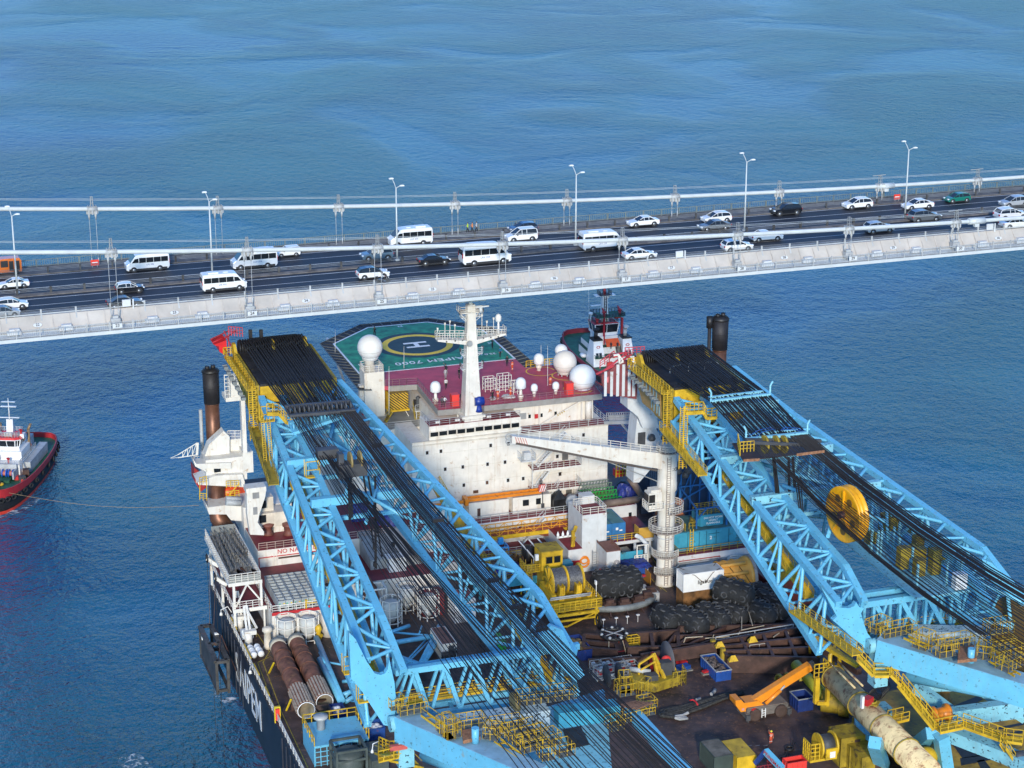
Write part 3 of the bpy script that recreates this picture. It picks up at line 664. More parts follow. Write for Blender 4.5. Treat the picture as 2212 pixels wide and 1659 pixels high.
# slab pattern on the far deck end and walkway edge
sp=MB(); sp.prism([(47.9,150),(47.9,287),(48.25,287),(48.25,150)],33.9,34.25)
part('bulwark_edge',sp,NAVY,ves)
rp=MB(); rp.rail([(48.15,180,34.1),(48.15,285,34.1)],1.15,1.6,.05)
part('deck_edge_railing',rp,WHITE,ves)
yr=MB()
for b0,b1 in ((268,272),(258,262.5),(252.5,256),(246,248.5)): yr.rail([(48.3,b0,34.1),(48.3,b1,34.1)],1.2,.5,.07,2)
part('deck_edge_gate',yr,YEL,ves)
yr=MB()
for k in range(24):
    if not 6<k<17: yr.bar((47.85,222+k*2.4,25.5),(47.85,222+k*2.4,33.8),.14)
part('hull_rib',yr,mat('navy_rib',(.03,.035,.05),.5,streak=.3),ves)
tm=textmb('SAIPEM',6.3,.02,off=.05,sx=.86,space=1.05); 
# letters stand on the port side, reading from the bow end towards the stern
M=Matrix(((0,0,-1,47.93),(-1,0,0,259.0),(0,1,0,29.7),(0,0,0,1))); tm.tf(M)
part('hull_lettering',tm,CLEAN,ves)
# ---- accommodation
ac=MB()
ac.box(84.4,86.8,293,298.4,34,53.4); ac.box(86.8,99.5,293,318,34,53.4); ac.box(81.6,84.4,293,303.2,34,50.9); ac.box(99.5,114.3,293,322,34,50.5); ac.box(99.5,113.0,296.5,318,50.5,53.9)
part('accommodation_block',ac,WHITE,ves)
s=MB()
for z in (40.7,43.4,46.1,48.8,50.9): s.box(81.7,99.5,292.97,293,z,z+.05); s.box(99.5,114.2,292.97,293,z-.3,z-.25)
for x in (86.2,90.8,95.1,99.4,104.2,109.0): s.box(x,x+.05,292.972,293,39.3,50.4)
s.box(81.6,99.6,292.7,293,51.05,51.15); s.box(81.6,114.3,292.85,293,50.35,50.55)
part('plate_seam',s,mat('seam_white',(.62,.58,.50),.6,streak=.5,rustcol=(.35,.2,.1)),ves)
wn=[(155,1298),(232,1288),(310,1278),(388,1270),(466,1262),(545,1250),(622,1243),(700,1235),(778,1226),(855,1218)]
fr=MB()
for x,y in wn:
    p=at('R2',x+34,y,'y',292.7); w_=part('bridge_window',MB().box(p.x-.62,p.x+.62,292.66,292.74,p.z-.34,p.z+.34),GLASS,ves)
    part('frame',MB().box(p.x-.70,p.x+.70,292.75,292.95,p.z-.42,p.z+.42),WHITE,w_)
for z_,x,y in [('R2',127,1457),('R2',246,1443),('R2',676,1393),('R2',830,1378),('R2',283,1598),('R2',435,1579),('R2',649,1555),('R2',800,1537),('R2',948,1521),('R2',100,1615),('R2',1478,1302),('R2',1137,1500),('R2',1252,1488),('R2',1275,1640),('R2',1133,1655),('R5',262,223),('R5',444,200),('R5',645,178),('R5',826,158),('R5',957,143),('R5',1135,121),('R5',1275,103),('R5',1137,275),('R5',1277,259),('R5',649,330),('R5',828,308),('R5',958,293)]:
    p=at(z_,x,y,'y',292.95); pw=part('porthole',MB().box(p.x-.21,p.x+.21,292.93,292.99,p.z-.28,p.z+.28),mat('window_dark',(.03,.025,.025),.15,var=0) if random.random()<.7 else mat('window_brown',(.10,.05,.03),.3,var=0),ves)
    part('frame',MB().box(p.x-.28,p.x+.28,292.955,293,p.z-.35,p.z+.35),WHITE2,pw)
p=at('R5',547,257,'y',292.95); part('porthole',MB().box(p.x-.42,p.x+.42,292.93,292.99,p.z-.25,p.z+.25),mat('window_brown',(.1,.05,.03)),ves)
for x,y in ((1012,1142),(1115,1132),(1237,1116)):
    p=at('R2',x,y,'y',296.45); part('porthole',MB().box(p.x-.2,p.x+.2,296.42,296.49,p.z-.3,p.z+.3),GLASS,ves)
p=at('R2',955,1140,'y',296.45); part('shutter',MB().box(p.x-.55,p.x+.55,296.4,296.49,p.z-.5,p.z+.5),GREY,ves)
p=at('R2',1069,1140,'y',296.45); part('fire_locker',MB().box(p.x-.28,p.x+.28,296.3,296.49,p.z-.35,p.z+.35),RED,ves)
g_=MB()
for x0,x1,y0,y1 in ((1080,1450,1255,1195),):
    g_.box(103.4,110.9,293.0,296.5,50.5,50.6)
for q in ((84.5,99.4,293.05,295.6,53.4,53.46),(99.6,114.2,293.05,296.4,50.5,50.56)): part('roof_walk',MB().box(*q),MAROON,ves)
r=MB().rail([(99.6,293.1,50.55),(114.2,293.1,50.55),(114.2,318,50.55)],1.1,1.6,.035).rail([(84.5,298,53.45),(84.5,293.1,53.45),(99.4,293.1,53.45)],1.0,1.6,.03)
part('roof_railing',r,STEELW,ves)
lb=MB()
for x in (86,89.2,94.4,97.6): 
    p=(x,294.0,53.9); lb.box(x-.35,x-.03,293.5,293.8,53.6,54.0); lb.box(x+.03,x+.35,293.5,293.8,53.6,54.0)
part('flood_light',lb,CLEAN,ves)
br_=MB(); 
for a,b in (((103.7,296,50.6),(103.7,296,54.2)),((110.9,296,50.6),(110.9,296,54.2)),((103.9,295.9,50.7),(110.8,295.9,54.0)),((90,296,50.5),(90,296,54.4))): br_.bar(a,b,.22)
br_.tube((112.0,295.9,50.6),(112.0,295.9,53.9),.55,n=12)
part('support_strut',br_,WHITE,ves)
st=MB()
for k in range(4): a=Vector((106.6,295.9,51.95)).lerp(Vector((108.0,295.9,52.6)),k/4+.05); b=Vector((106.6,295.9,51.95)).lerp(Vector((108.0,295.9,52.6)),k/4+.16); st.bar(a,b,.26)
part('warning_stripe',st,YEL,ves)
# landings and zigzag stairs on the front of the block
L_=[(45.2,100.7,108.8),(41.6,100.7,108.8),(48.4,103.2,107.8)]
for z,a0,a1 in L_:
    ld=part('stair_landing',MB().box(a0,a1,290.2,293,z-.14,z),MAROON,ves); part('fascia',MB().box(a0,a1,290.08,290.2,z-.3,z+.06),WHITE,ld)
    part('railing',MB().rail([(a0,292.9,z),(a0,290.15,z),(a1,290.15,z),(a1,292.9,z)],1.1,1.0,.03),WHITE,ld)
st=MB().stairs((101.6,291.9,41.6),(104.6,291.9,45.2)).stairs((101.8,291.9,45.2),(105.0,291.9,48.4)).stairs((104.2,291.6,48.4),(106.6,291.6,50.5)).stairs((103.5,291.2,39.4),(105.5,291.2,41.6))
part('outside_stair',st,WHITE2,ves)
dr=MB().box(106.5,107.5,292.94,293,45.3,47.1).box(107.2,108.2,292.94,293,39.4,41.4)
part('doorway',dr,mat('open_door_dark',(.12,.115,.11),.7),ves)
part('door_leaf',MB().box(108.3,109.6,292.3,292.36,39.4,41.5),WHITE,ves)
part('window_platform',MB().box(98.9,101.2,290.6,292.9,46.6,46.75).rail([(98.9,292.9,46.75),(98.9,290.6,46.75),(101.2,290.6,46.75),(101.2,292.9,46.75)],1.1,.7,.03).box(99.5,100.6,291.2,292.2,46.75,47.9).bar((100.7,290.7,39.5),(100.7,290.7,46.6),.1),WHITE2,ves)
# side annex with grey roof
an=MB().box(72,86.9,303.2,318,34,49.9).box(72,81.6,296,303.2,34,46.6).box(84.4,86.8,298.4,303.2,34,49.2)
part('annex_block',an,WHITE,ves)
part('annex_roof',MB().box(72.2,86.8,303.3,317.8,49.9,49.96),GREY,ves)
part('annex_hatch_roof',MB().box(83.3,87.1,299.6,303.1,49.2,49.28),mat('brown_grey_roof',(.14,.12,.11),.8),ves)
part('annex_railing',MB().rail([(72.2,303.4,49.95),(83.2,303.4,49.95),(86.8,303.4,49.95),(86.8,300,49.3)],1.1,1.3,.03).rail([(79.5,296.1,46.6),(81.5,296.1,46.6),(81.5,299,46.6)],1.1,1,.03),STEELW,ves)
p=at('R1',1965,1113,'y',303.15); part('fire_locker',MB().box(p.x-.3,p.x+.3,303.0,303.19,p.z-.35,p.z+.35),RED,ves)
for x in (1912,1993): p=at('R1',x,1108,'y',303.15); part('porthole',MB().box(p.x-.2,p.x+.2,303.12,303.19,p.z-.3,p.z+.3),GLASS,ves)
# ---- heli deck and magenta deck
hd=[(79.7,317.6),(79.7,335.7),(87.9,343.5),(98.9,343.5),(106.8,335.8),(106.8,317.6)]
part('helideck',MB().prism(hd,54.3,54.99),GREEN,ves)
mg=[(79.7,317.6),(79.7,311.0),(82.5,310.0),(87.2,309.3),(86.7,295.7),(90.3,295.5),(91.0,294.0),(93.2,294.0),(94.2,295.5),(114.0,295.2),(114.8,301.5),(113.0,312.3),(106.8,312.3),(106.8,317.6)]
part('upper_deck',MB().prism(mg,54.3,54.99),[MAG],ves)
e=MB()
for p,q in zip(mg[2:],mg[3:-1]): e.bar((p[0],p[1],54.55),(q[0],q[1],54.55),.16,.9)
part('deck_fascia',e,mat('fascia_grey',(.30,.29,.27),.6,streak=.3,rustcol=(.2,.12,.08)),ves)
mk=MB()
for p,q in zip(hd,hd[1:]+hd[:1]): mk.bar((p[0],p[1],55.0),(q[0],q[1],55.0),.32,.02)
part('helideck_edge_line',mk,CLEAN,ves)
HC=(93.3,330.6)
def disc(r0,r1,z,n=64):
    m=MB(); 
    for i in range(n):
        a,b=2*math.pi*i/n,2*math.pi*(i+1)/n
        m.add([(HC[0]+r*math.cos(t),HC[1]+r*math.sin(t),z) for r,t in ((r0,a),(r1,a),(r1,b),(r0,b))],[(0,1,2,3)])
    return m
part('dark_circle',disc(0.01,7.4,54.996),DGREEN,ves)
part('aiming_circle',disc(5.1,6.2,55.002),mat('yellow_deck_mark',(.85,.58,.03),.6,var=.06),ves)
h=MB(); x,y=HC[0]-.1,HC[1]+.1
for dy in (-1.15,1.15): h.box(x-2.05,x+2.05,y+dy-.36,y+dy+.36,55.004,55.008)
h.box(x-.4,x+.4,y-.8,y+.8,55.004,55.008)
part('landing_letter',h,CLEAN,ves)
Rz=Matrix.Rotation(math.pi,4,'Z')
part('deck_lettering',textmb('SAIPEM 7000',2.15,.002,off=.03,sx=1.02,space=1.12).tf(Matrix.Translation((93.3,321.1,55.002))@Rz),CLEAN,ves)
part('weight_marking',textmb('25.0 t',1.2,.002,off=.02).tf(Matrix.Translation((103.3,321.6,55.002))@Rz),CLEAN,ves)
part('size_marking',textmb('22',1.0,.002,off=.03).tf(Matrix.Translation((93.5,342.4,55.002))@Rz).join(textmb('22',1.0,.002,off=.03).tf(Matrix.Translation((81.1,322.6,55.002))@Matrix.Rotation(R_(-90),4,'Z'))).join(textmb('22',1.0,.002,off=.03).tf(Matrix.Translation((105.6,327.6,55.002))@Matrix.Rotation(R_(90),4,'Z'))),CLEAN,ves)
ym=MB()
for x,y in ((108.6,309.6),(111.9,306.0),(111.4,299.0)):
    for i in range(28):
        a,b=2*math.pi*i/32,2*math.pi*(i+1)/32; ym.add([(x+r*math.cos(t),y+r*math.sin(t),54.996) for r,t in ((2.3,a),(2.5,a),(2.5,b),(2.3,b))],[(0,1,2,3)])
ym.box(82.5,83.9,325.3,325.5,54.996,54.999); ym.box(82.5,84.1,326,326.4,54.996,54.999)
part('yellow_circle',ym,mat('yellow_deck_mark',(.85,.58,.03)),ves)
# safety nets round the helideck: frames hinged outward
net=MB(); fr=MB(); ctr=Vector((93.3,330,55))
loop=[(79.7,309.5)]+hd[1:5]+[(106.8,312.4)]
loop[1]=(79.7,335.7)
def offs(loop,d):
    out=[]; n=len(loop)
    for i,p in enumerate(loop):
        a=Vector(loop[max(i-1,0)]); b=Vector(loop[min(i+1,n-1)]); p=Vector(p)
        n1=(p-a).normalized() if i>0 else (b-p).normalized(); n2=(b-p).normalized() if i<n-1 else n1
        m=Vector((-n1.y,n1.x))+Vector((-n2.y,n2.x)); m=m.normalized()/max(.5,m.normalized().dot(Vector((-n1.y,n1.x)))); out.append(p+m*d)
    return out
o1=offs(loop,.15); o2=offs(loop,2.2)
for i in range(len(loop)-1):
    a,b,c,d=o1[i],o1[i+1],o2[i+1],o2[i]; k=max(2,round((b-a).length/1.7))
    net.add([(a.x,a.y,54.7),(b.x,b.y,54.7),(c.x,c.y,54.95),(d.x,d.y,54.95)],[(0,1,2,3)])
    for j in range(k+1): p=a.lerp(b,j/k); q=d.lerp(c,j/k); fr.bar((p.x,p.y,54.75),(q.x,q.y,55.0),.12)
    fr.bar((c.x,c.y,55),(d.x,d.y,55),.12); fr.bar((a.x,a.y,54.75),(b.x,b.y,54.75),.12)
nn=part('safety_net',net,mat('safety_net_mesh',(.045,.05,.055),.8,var=.3,scale=4),ves); part('net_frame',fr,mat('net_frame_grey',(.14,.15,.15),.6),nn)
r=MB().rail([(87.2,309.3,55),(86.7,295.8,55),(90.3,295.6,55),(91,294.1,55)],1.1,1.2,.03).rail([(93.2,294.1,55),(94.2,295.6,55),(114.0,295.3,55),(114.8,301,55),(113.2,311,55)],1.1,1.2,.03).rail([(82,310,55),(85.5,309.6,55),(87.2,309.3,55)],1.1,1.2,.03)
part('upper_deck_railing',r,mat('maroon_rail',(.30,.13,.14),.5),ves)
part('forward_railing',MB().rail([(107,312.4,55),(112.8,312.4,55)],1.1,.8,.05),YEL,ves)
rf=MB()
for x in range(80,107,5):
    rf.bar((x,320,54.3),(x,318,49),.35); rf.bar((x,340,54.2),(x,322,46),.4); rf.box(x-.2,x+.2,318,342,53.6,54.3)
for z,x in ((50,104),(50,109),(50,113)): rf.bar((x,312,54.3),(x,312,50.5),.3)
part('helideck_support',rf,WHITE2,ves)
# ---- middle deckhouse carrying the containers
md=MB().box(69,116.4,285.3,292.95,34,39.35).box(100.7,103.0,273.9,285.3,34,38).box(103.0,116.2,276,285.3,36.9,37.4).box(81,100.7,280.5,285.3,34,35.6)
part('middle_deckhouse',md,WHITE2,ves)
for q in ((69.2,116.3,285.4,292.9,39.35,39.4),(100.75,103.0,274,285.2,38.0,38.05),(81.1,100.6,280.6,285.3,35.6,35.65),(103,116.2,276.1,285.2,37.4,37.45)): part('middle_roof',MB().box(*q),MAROON,ves)
part('middle_roof_railing',MB().rail([(69.3,285.5,39.4),(116.2,285.5,39.4)],1.1,1.5,.035).rail([(81.3,280.7,35.6),(100.5,280.7,35.6)],1.1,1.5,.035),STEELW,ves)
mw=MB()
for z_,x,y in (('R5',933,574),('R5',1881,453)): 
    p=at(z_,x,y,'y',285.25); mw.box(p.x-.25,p.x+.25,285.2,285.29,p.z-.33,p.z+.33)
part('porthole',mw,GLASS,ves)
part('outside_stair',MB().stairs((96.9,284.6,35.65),(100.6,284.6,39.35)),WHITE2,ves)
for i,(a0,b0) in enumerate(((115.0,276.2),(112.5,276.2),(107.5,276.2),(115.9,283))): part('platform_leg',MB().tube((a0,b0,34),(a0,b0,36.9),.22,n=10),WHITE2,ves)
part('platform_railing',MB().rail([(103.6,276.1,37.45),(113.1,276.1,37.45)],1.1,1.2,.04),YEL,ves)
part('platform_panel',MB().box(113.2,115.9,276.05,276.15,37.45,39.2).box(113.1,113.2,276.1,278,37.45,39.2),mat('faded_orange_panel',(.62,.36,.06),.6,rust=.1),ves)
# white stair tower
part('stair_tower',MB().box(103.0,107.0,274.2,280.4,34,43.3).box(104.6,106.6,278.5,280.3,43.3,44.6),WHITE2,ves)
part('tower_roof',MB().box(103.1,106.9,274.3,278.4,43.3,43.35),MAROON,ves)
part('tower_railing',MB().rail([(103.05,274.3,43.3),(106.9,274.3,43.3),(106.9,278.4,43.3),(103.05,278.4,43.3)],1.1,1.2,.045,closed=True),WHITE,ves)
part('fire_locker',MB().box(101.0,102.5,273.7,273.89,34.5,36.2),RED,ves)
part('vent_duct',MB().path([at('F4',1100,380,'y',280.5),at('F4',1110,290,'y',280.5),at('F4',1180,235,'y',280.5)],.45,12),WHITE2,ves)
part('vent_duct',MB().path([at('F4',1180,235,'y',280.5),at('F4',1260,200,'y',280.6),at('F4',1500,170,'y',280.8),at('F4',1720,140,'y',281),at('F4',1800,90,'y',281),at('R5',1940,230,'y',281),at('R5',1880,140,'y',281)],.55,12),mat('brown_duct',(.17,.12,.095),.6,var=.2),ves)
# starboard white base under the teal modules
part('starboard_deckhouse',MB().box(115.6,128.5,266.5,279,34,37.9).side([(266.5,34),(265.2,34),(266.5,36.8)],117,121.5),WHITE2,ves)
part('starboard_roof',MB().box(115.7,128.4,266.6,278.9,37.9,37.95),MAROON,ves)
part('pipe_run',MB().path([(115.7,266.35,37.2),(122.5,266.35,37.2),(122.5,266.35,35.4)],.07,6),RED,ves)
part('pipe_run',MB().tube((115.7,266.3,36.9),(128,266.3,36.9),.06).tube((115.7,266.3,36.6),(128,266.3,36.6),.06),GREY,ves)
part('wall_board',MB().box(118.1,119.9,266.2,266.3,35.0,36.3),CLEAN,ves); part('wall_board',MB().box(118.3,119.7,266.15,266.19,35.05,35.7),YEL,ves)
part('wall_board',MB().box(124.0,125.6,265.9,266.3,34.2,36.8),WHITE,ves)
p=at('R6',1024,740,'y',265.85); part('wall_lettering',ftext('LASHING',.5,124.8,265.86,35.9,off=.01).join(ftext('RACK',.5,124.8,265.86,35.3,off=.01)),DGREY,ves)
part('starboard_roof_railing',MB().rail([(115.8,278,37.95),(115.8,266.7,37.95),(128.3,266.7,37.95)],1.1,1.4,.04),YELD,ves)
# port deckhouse with the bins, white wall block
part('port_deckhouse',MB().box(53.0,62.5,265.6,283,34,37.9).box(54.6,75.5,282.5,297,34,40.6).box(66,80,272,282.5,34,38),WHITE,ves)
for q in ((53.1,62.4,265.7,282.4,37.9,37.95),(54.7,75.4,282.6,296.9,40.6,40.65),(66.1,79.9,272.1,282.4,38,38.05)): part('port_roof',MB().box(*q),MAROON,ves)
part('port_roof_edge',MB().box(53.0,62.5,265.5,265.6,37.6,38.05),RED,ves)
part('port_roof_railing',MB().rail([(53.1,282,37.95),(53.1,265.7,37.95),(62.4,265.7,37.95)],1.1,1.2,.045),WHITE,ves)
part('port_roof_railing',MB().rail([(54.8,282.6,40.65),(75,282.6,40.65)],1.1,1.3,.04),mat('rusty_rail',(.42,.30,.25),.7),ves)
part('wall_lettering',ftext('NO NAKED LIGHTS',.95,61.9,282.46,40.1,off=.01,space=1.05),RED,ves)
part('wall_trim',MB().bar((54.7,282.44,39.45),(66,282.44,39.45),.12).bar((54.75,282.44,37.9),(54.75,282.44,39.4),.12),RED,ves)
part('wall_recess',MB().box(57.7,62.3,282.42,282.49,38.95,39.2),BROWN,ves)
part('wall_ladder',MB().ladder((57.2,282.3,38),(57.2,282.3,40),.45),WHITE,ves)
part('louvre_panel',MB().box(64.0,68.5,282.35,282.49,38.2,39.9),WHITE2,ves)
part('air_conditioner',MB().box(60.8,62.0,265.1,265.5,36.2,37.2).lathe((61.4,265.08,36.7),[(.38,-.02),(.38,.02)],14,axis='y'),WHITE2,ves)
def fb(mb,z,x0,y0,x1,y1,b,d,mi=0):
    """box whose sternward face fills the measured rectangle on the plane y=b"""
    p=at(z,x0,y0,'y',b); q=at(z,x1,y1,'y',b); return mb.box(min(p.x,q.x),max(p.x,q.x),b,b+d,min(p.z,q.z),max(p.z,q.z),mi)
# ---- mast
MX,MY=91.75,294.5
t=thing('radar_mast','tall white radar mast with wide yard rising from the magenta deck','mast',(MX,MY,50.5))
m=MB(); 
for z0,z1,w0,w1 in ((50.5,54.4,1.5,1.5),(54.4,66.4,1.38,.80),(66.4,72.2,.80,.62)):
    m.add([(MX+s*w0,MY+u*w0*.9,z0) for s,u in ((-1,-1),(1,-1),(1,1),(-1,1))]+[(MX+s*w1,MY+u*w1*.9,z1) for s,u in ((-1,-1),(1,-1),(1,1),(-1,1))],[(0,1,5,4),(1,2,6,5),(2,3,7,6),(3,0,4,7),(4,5,6,7)])
m.box(MX-1.9,MX+1.9,MY-1.5,MY+1.5,54.0,54.35)
part('post',m,WHITE,t)
yd=MB().front([(86.2,66.9),(90.9,65.9),(92.6,65.9),(97.3,66.9),(97.3,67.2),(92.6,66.6),(90.9,66.6),(86.2,67.2)],MY-.8,MY+.8)
for x in (87.6,89,90.2,93.6,94.8,96): yd.lathe((x,MY-.82,66.75-.06*abs(x-MX)*0),[(.13,0),(.13,.02)],10,axis='y',mi=1)
part('yard',yd,[WHITE,DGREY],t)
r=MB()
for a0,a1 in ((86.2,90.9),(92.6,97.3)):
    for y in (MY-.8,MY+.8): r.rail([(a0,y,67.1),(a1,y,66.7)],1.1,.8,.03)
r.rail([(86.2,MY-.8,67.1),(86.2,MY+.8,67.1)],1.1,.8,.03).rail([(97.3,MY-.8,67.1),(97.3,MY+.8,67.1)],1.1,.8,.03)
for x,h in ((86.4,1.6),(87.6,2.3),(88.4,2.6),(89.2,1.9),(95.5,2.4),(94.4,2.0),(93.6,3.2)): r.bar((x,MY,67),(x,MY,67+h),.08); r.box(x-.12,x+.12,MY-.12,MY+.12,67+h,67.3+h)
part('yard_railing',r,WHITE,t)
for z,w in ((70.2,1.6),(64.2,1.55),(61.8,1.55)):
    k=MB().box(MX-w,MX-.75,MY-.35,MY+.35,z-.1,z).box(MX+.75,MX+w+.3,MY-.35,MY+.35,z-.1,z).rail([(MX-w,MY-.35,z),(MX-w,MY+.35,z)],.9,.5,.03).rail([(MX+w+.3,MY-.35,z),(MX+w+.3,MY+.35,z)],.9,.5,.03)
    k.bar((MX-w,MY,z),(MX-.6,MY,z-.9),.07).bar((MX+w+.3,MY,z),(MX+.6,MY,z-.9),.07).rail([(MX-w,MY-.35,z),(MX-.8,MY-.35,z)],.9,.7,.03).rail([(MX+.8,MY-.35,z),(MX+w+.3,MY-.35,z)],.9,.7,.03)
    part('side_platform',k,WHITE2,t)
    lh=MB()
    for s in (-w-.15,w+.45): lh.lathe((MX+s,MY,z+.5),[(.13,0),(.16,.2),(.16,.45),(.1,.6)],8)
    part('lantern',lh,DGREY,t)
k=MB().box(MX-1.9,MX+1.6,MY-1,MY+1,71.0,71.12).rail([(MX-1.9,MY-1,71.1),(MX+1.6,MY-1,71.1)],1,.8,.03).rail([(MX-1.9,MY-1,71.1),(MX-1.9,MY+1,71.1)],1,.8,.03).bar((MX-1.8,MY,71),(MX-.5,MY,69.4),.12).bar((MX+1.5,MY,71),(MX+.5,MY,69.6),.12)
part('top_platform',k,WHITE,t)
part('scanner',MB().box(MX-1.9,MX+2.5,MY-.2,MY+.1,72.6,72.85).box(MX-.25,MX+.25,MY-.25,MY+.25,72,72.6),WHITE,t)
part('scanner',MB().box(MX+.4,MX+2.6,MY-1.3,MY-1.1,71.9,72.1).lathe((MX+1.3,MY-1.2,71.1),[(.3,0),(.22,.8)],10),WHITE2,t)
part('loudhailer',MB().lathe((MX-.55,MY-1.3,66.2),[(.45,-.1),(.5,.1),(.2,.7)],14,axis='y'),GREY,t)
part('dome_antenna',MB().tube((96.3,MY,67),(96.3,MY,69),.2,.16,8).lathe((96.3,MY,69.0),[(.35,0),(.48,.1),(.48,.8),(.3,1.1),(.02,1.25)],14),CLEAN,t)
part('stay',MB().bar((MX-.6,MY-.8,66),(MX-.6,MY-1.2,55),.03),STEELW,t)
# ---- radomes
def radome(x,y,r,zc,lab,col,foot=True,base=55.0):
    t=thing('radome',lab,'radome',(x,y,base),group='white satellite domes on the vessel')
    part('dome',MB().sphere((x,y,zc),r,28,18),col,t)
    part('collar',MB().lathe((x,y,zc-r*.98),[(r*.62,0),(r*.6,.25),(r*.66,.3)],20),col,t)
    f=MB()
    for i in range(8): a=i*math.pi/4; f.bar((x+r*.6*math.cos(a),y+r*.6*math.sin(a),base),(x+r*.55*math.cos(a),y+r*.55*math.sin(a),zc-r*.9),.14)
    part('stand',f,STEELW,t); part('seam',MB().torus((x,y,zc-.25*r),r*.966,.02,'z',28,4),GREY,t)
RC=mat('radome_white',(.80,.82,.83),.4,var=.02); RCI=mat('radome_ivory',(.76,.72,.67),.45,var=.03)
def rad(z,x,y,b,rr,lab,col,base=55.0):
    p=at(z,x,y,'y',b); q=at(z,x+rr,y,'y',b); radome(p.x,b,(q.x-p.x)/math.cos(R_(18.5))*.97,p.z,lab,col,base=base)
rad('R2',1470,805,298.9,105,'huge white radome nearest to the front right corner of the magenta deck',RC)
rad('R2',1317,672,306.6,94,'big ivory radome with panel seams behind the largest white radome',RCI)
rad('R2',1285,572,313,51,'small white radome peeking out behind the ivory radome',RC,54)
# tower with its radome at the port side
t=thing('radome_tower','white box tower carrying a railed platform left of the helideck','tower',(80.2,311,50))
part('shaft',MB().box(78.6,81.9,310.2,313.4,50,57.5).box(78.6,82.3,309.9,313.6,46.6,50).box(77.9,78.6,311,312,52.6,55.2),WHITE,t)
part('railing',MB().rail([(78.7,310.3,57.5),(81.8,310.3,57.5),(81.8,313.3,57.5),(78.7,313.3,57.5)],1.1,.8,.04,closed=True),WHITE,t)
part('pedestal',MB().lathe((79.9,311.8,57.5),[(.9,0),(.8,1.6),(1.2,1.9)],14),WHITE,t); part('fire_hose_box',MB().box(78.2,78.58,310.4,311.1,50.3,51.6),RED,t)
rad('R1',1660,390,311.8,104,'huge white radome on the box tower left of the helideck',RC,59.4)
def capdome(z,x,ytop,ybase,rr,lab):
    p=at(z,x,ybase,'z',55.0); q=at(z,x+rr,ybase,'y',p.y); r=(q.x-p.x); tp=at(z,x,ytop,'y',p.y).z
    t=thing('antenna_dome',lab,'antenna dome',(p.x,p.y,55),group='small capped antenna domes on posts')
    part('cap',MB().lathe((p.x,p.y,tp-r*2.1),[(r*.8,0),(r,.15*r),(r,1.15*r),(r*.85,1.65*r),(r*.5,1.98*r),(.01,2.1*r)],18),RC,t)
    part('post',MB().tube((p.x,p.y,55),(p.x,p.y,tp-r*2.05),r*.42,r*.25,10).lathe((p.x,p.y,55.4),[(r*.55,0),(r*.55,.5)],10),WHITE,t)
for a in ((1092,598,745,42,'capped dome on a cone post inside the yellow deck circle'),(200,838,1035,44,'capped dome at the left corner of the magenta deck'),(935,806,1003,44,'tallest capped dome at the front rail right of the mast'),(1052,860,972,29,'small capped dome right of the tallest one at the front rail'),(1238,842,950,29,'small capped dome beside a flat bar, left of the red locker')): capdome('R2',*a)
# ---- small deck kit
def box_thing(name,lab,cat,z,x0,x1,yb,h,d,m,base=55.0,top=None,grp=None):
    p=at(z,x0,yb,'z',base); q=at(z,x1,yb,'y',p.y)
    return solo(name,lab,cat,MB().box(p.x,q.x,p.y,p.y+d,base,base+h).box(p.x-.05,q.x+.05,p.y-.05,p.y+d+.05,base+h,base+h+.08),m,(p.x,p.y,base),group=grp)
RB=mat('bright_red_box',(.72,.05,.04),.5,var=.05)
box_thing('red_locker','red locker at the front rail left of the mast','locker','R2',343,405,1062,1.9,1.2,RB); box_thing('red_locker','red locker at the front rail before the large white radome','locker','R2',1330,1392,960,1.9,1.2,RB)
t=thing('blue_pump','blue valve machine at the foot of the mast','machine',(92.6,294.3,55)); 
part('body',MB().lathe((92.7,293.4,54.9),[(.6,0),(.45,.5),(.35,1.2),(.55,1.7),(.5,2.3),(.2,2.5)],14).box(92.0,93.4,293.2,293.7,56.4,57),mat('deep_blue',(.01,.04,.28),.4),t); part('flange',MB().lathe((92.7,293.4,56.6),[(.7,-.75),(.7,.75)],12,axis='x'),mat('deep_blue',(.01,.04,.28)),t)
t=thing('equipment_rack','white pipe rack on the magenta deck right of the mast','rack',(99,302,55)); r=MB()
for x0,x1,y0,y1,h in ((96.5,98.3,302,303.4,2.2),(98.6,100.6,301,302.4,2.8),(100.4,101.8,299.4,301,1.9)):
    for z in (.4,1.1,1.8,h): 
        for p,q in (((x0,y0),(x1,y0)),((x1,y0),(x1,y1)),((x1,y1),(x0,y1)),((x0,y1),(x0,y0))): r.bar((*p,55+z),(*q,55+z),.07)
    for x in (x0,(x0+x1)/2,x1):
        for y in (y0,y1): r.bar((x,y,55),(x,y,55+h),.09)
part('frame',r,WHITE,t)
cv=MB()
for i in range(11): cv.sphere((96.0+random.random()*4.6,297.6+random.random()*1.4,55.15),.35+random.random()*.3,8,5,sz=.6)
solo('covered_gear','crumpled pale plastic sheets piled by the front rail','sheeting',cv,mat('pale_plastic',(.5,.5,.5),.4,var=.2,scale=3,bump=.5),(98,298,55))
wh=MB()
for z_,x,y0,y1 in (('R2',1168,530,925),('R2',1111,525,600),('E1',967,510,960),('E1',795,740,1300),('R1',1360,250,480),('E1',175,310,610)):
    p=at(z_,x,y1,'z',54 if z_!='E1' else 52); q=at(z_,x,y0,'y',p.y); solo('whip_aerial','thin white whip aerial','aerial',MB().tube(p,q,.055,.02,5),CLEAN,p,group='whip aerials')
for o in [o for o in bpy.data.objects if o.name.startswith('whip_aerial')]: pass
WL=['whip aerial standing before the ivory radome','short whip aerial above the cone post dome','whip aerial on a white pole beside the striped box','whip aerial in front of the radome tower','whip aerial right of the port boom head','whip aerial at the left corner of the helideck']
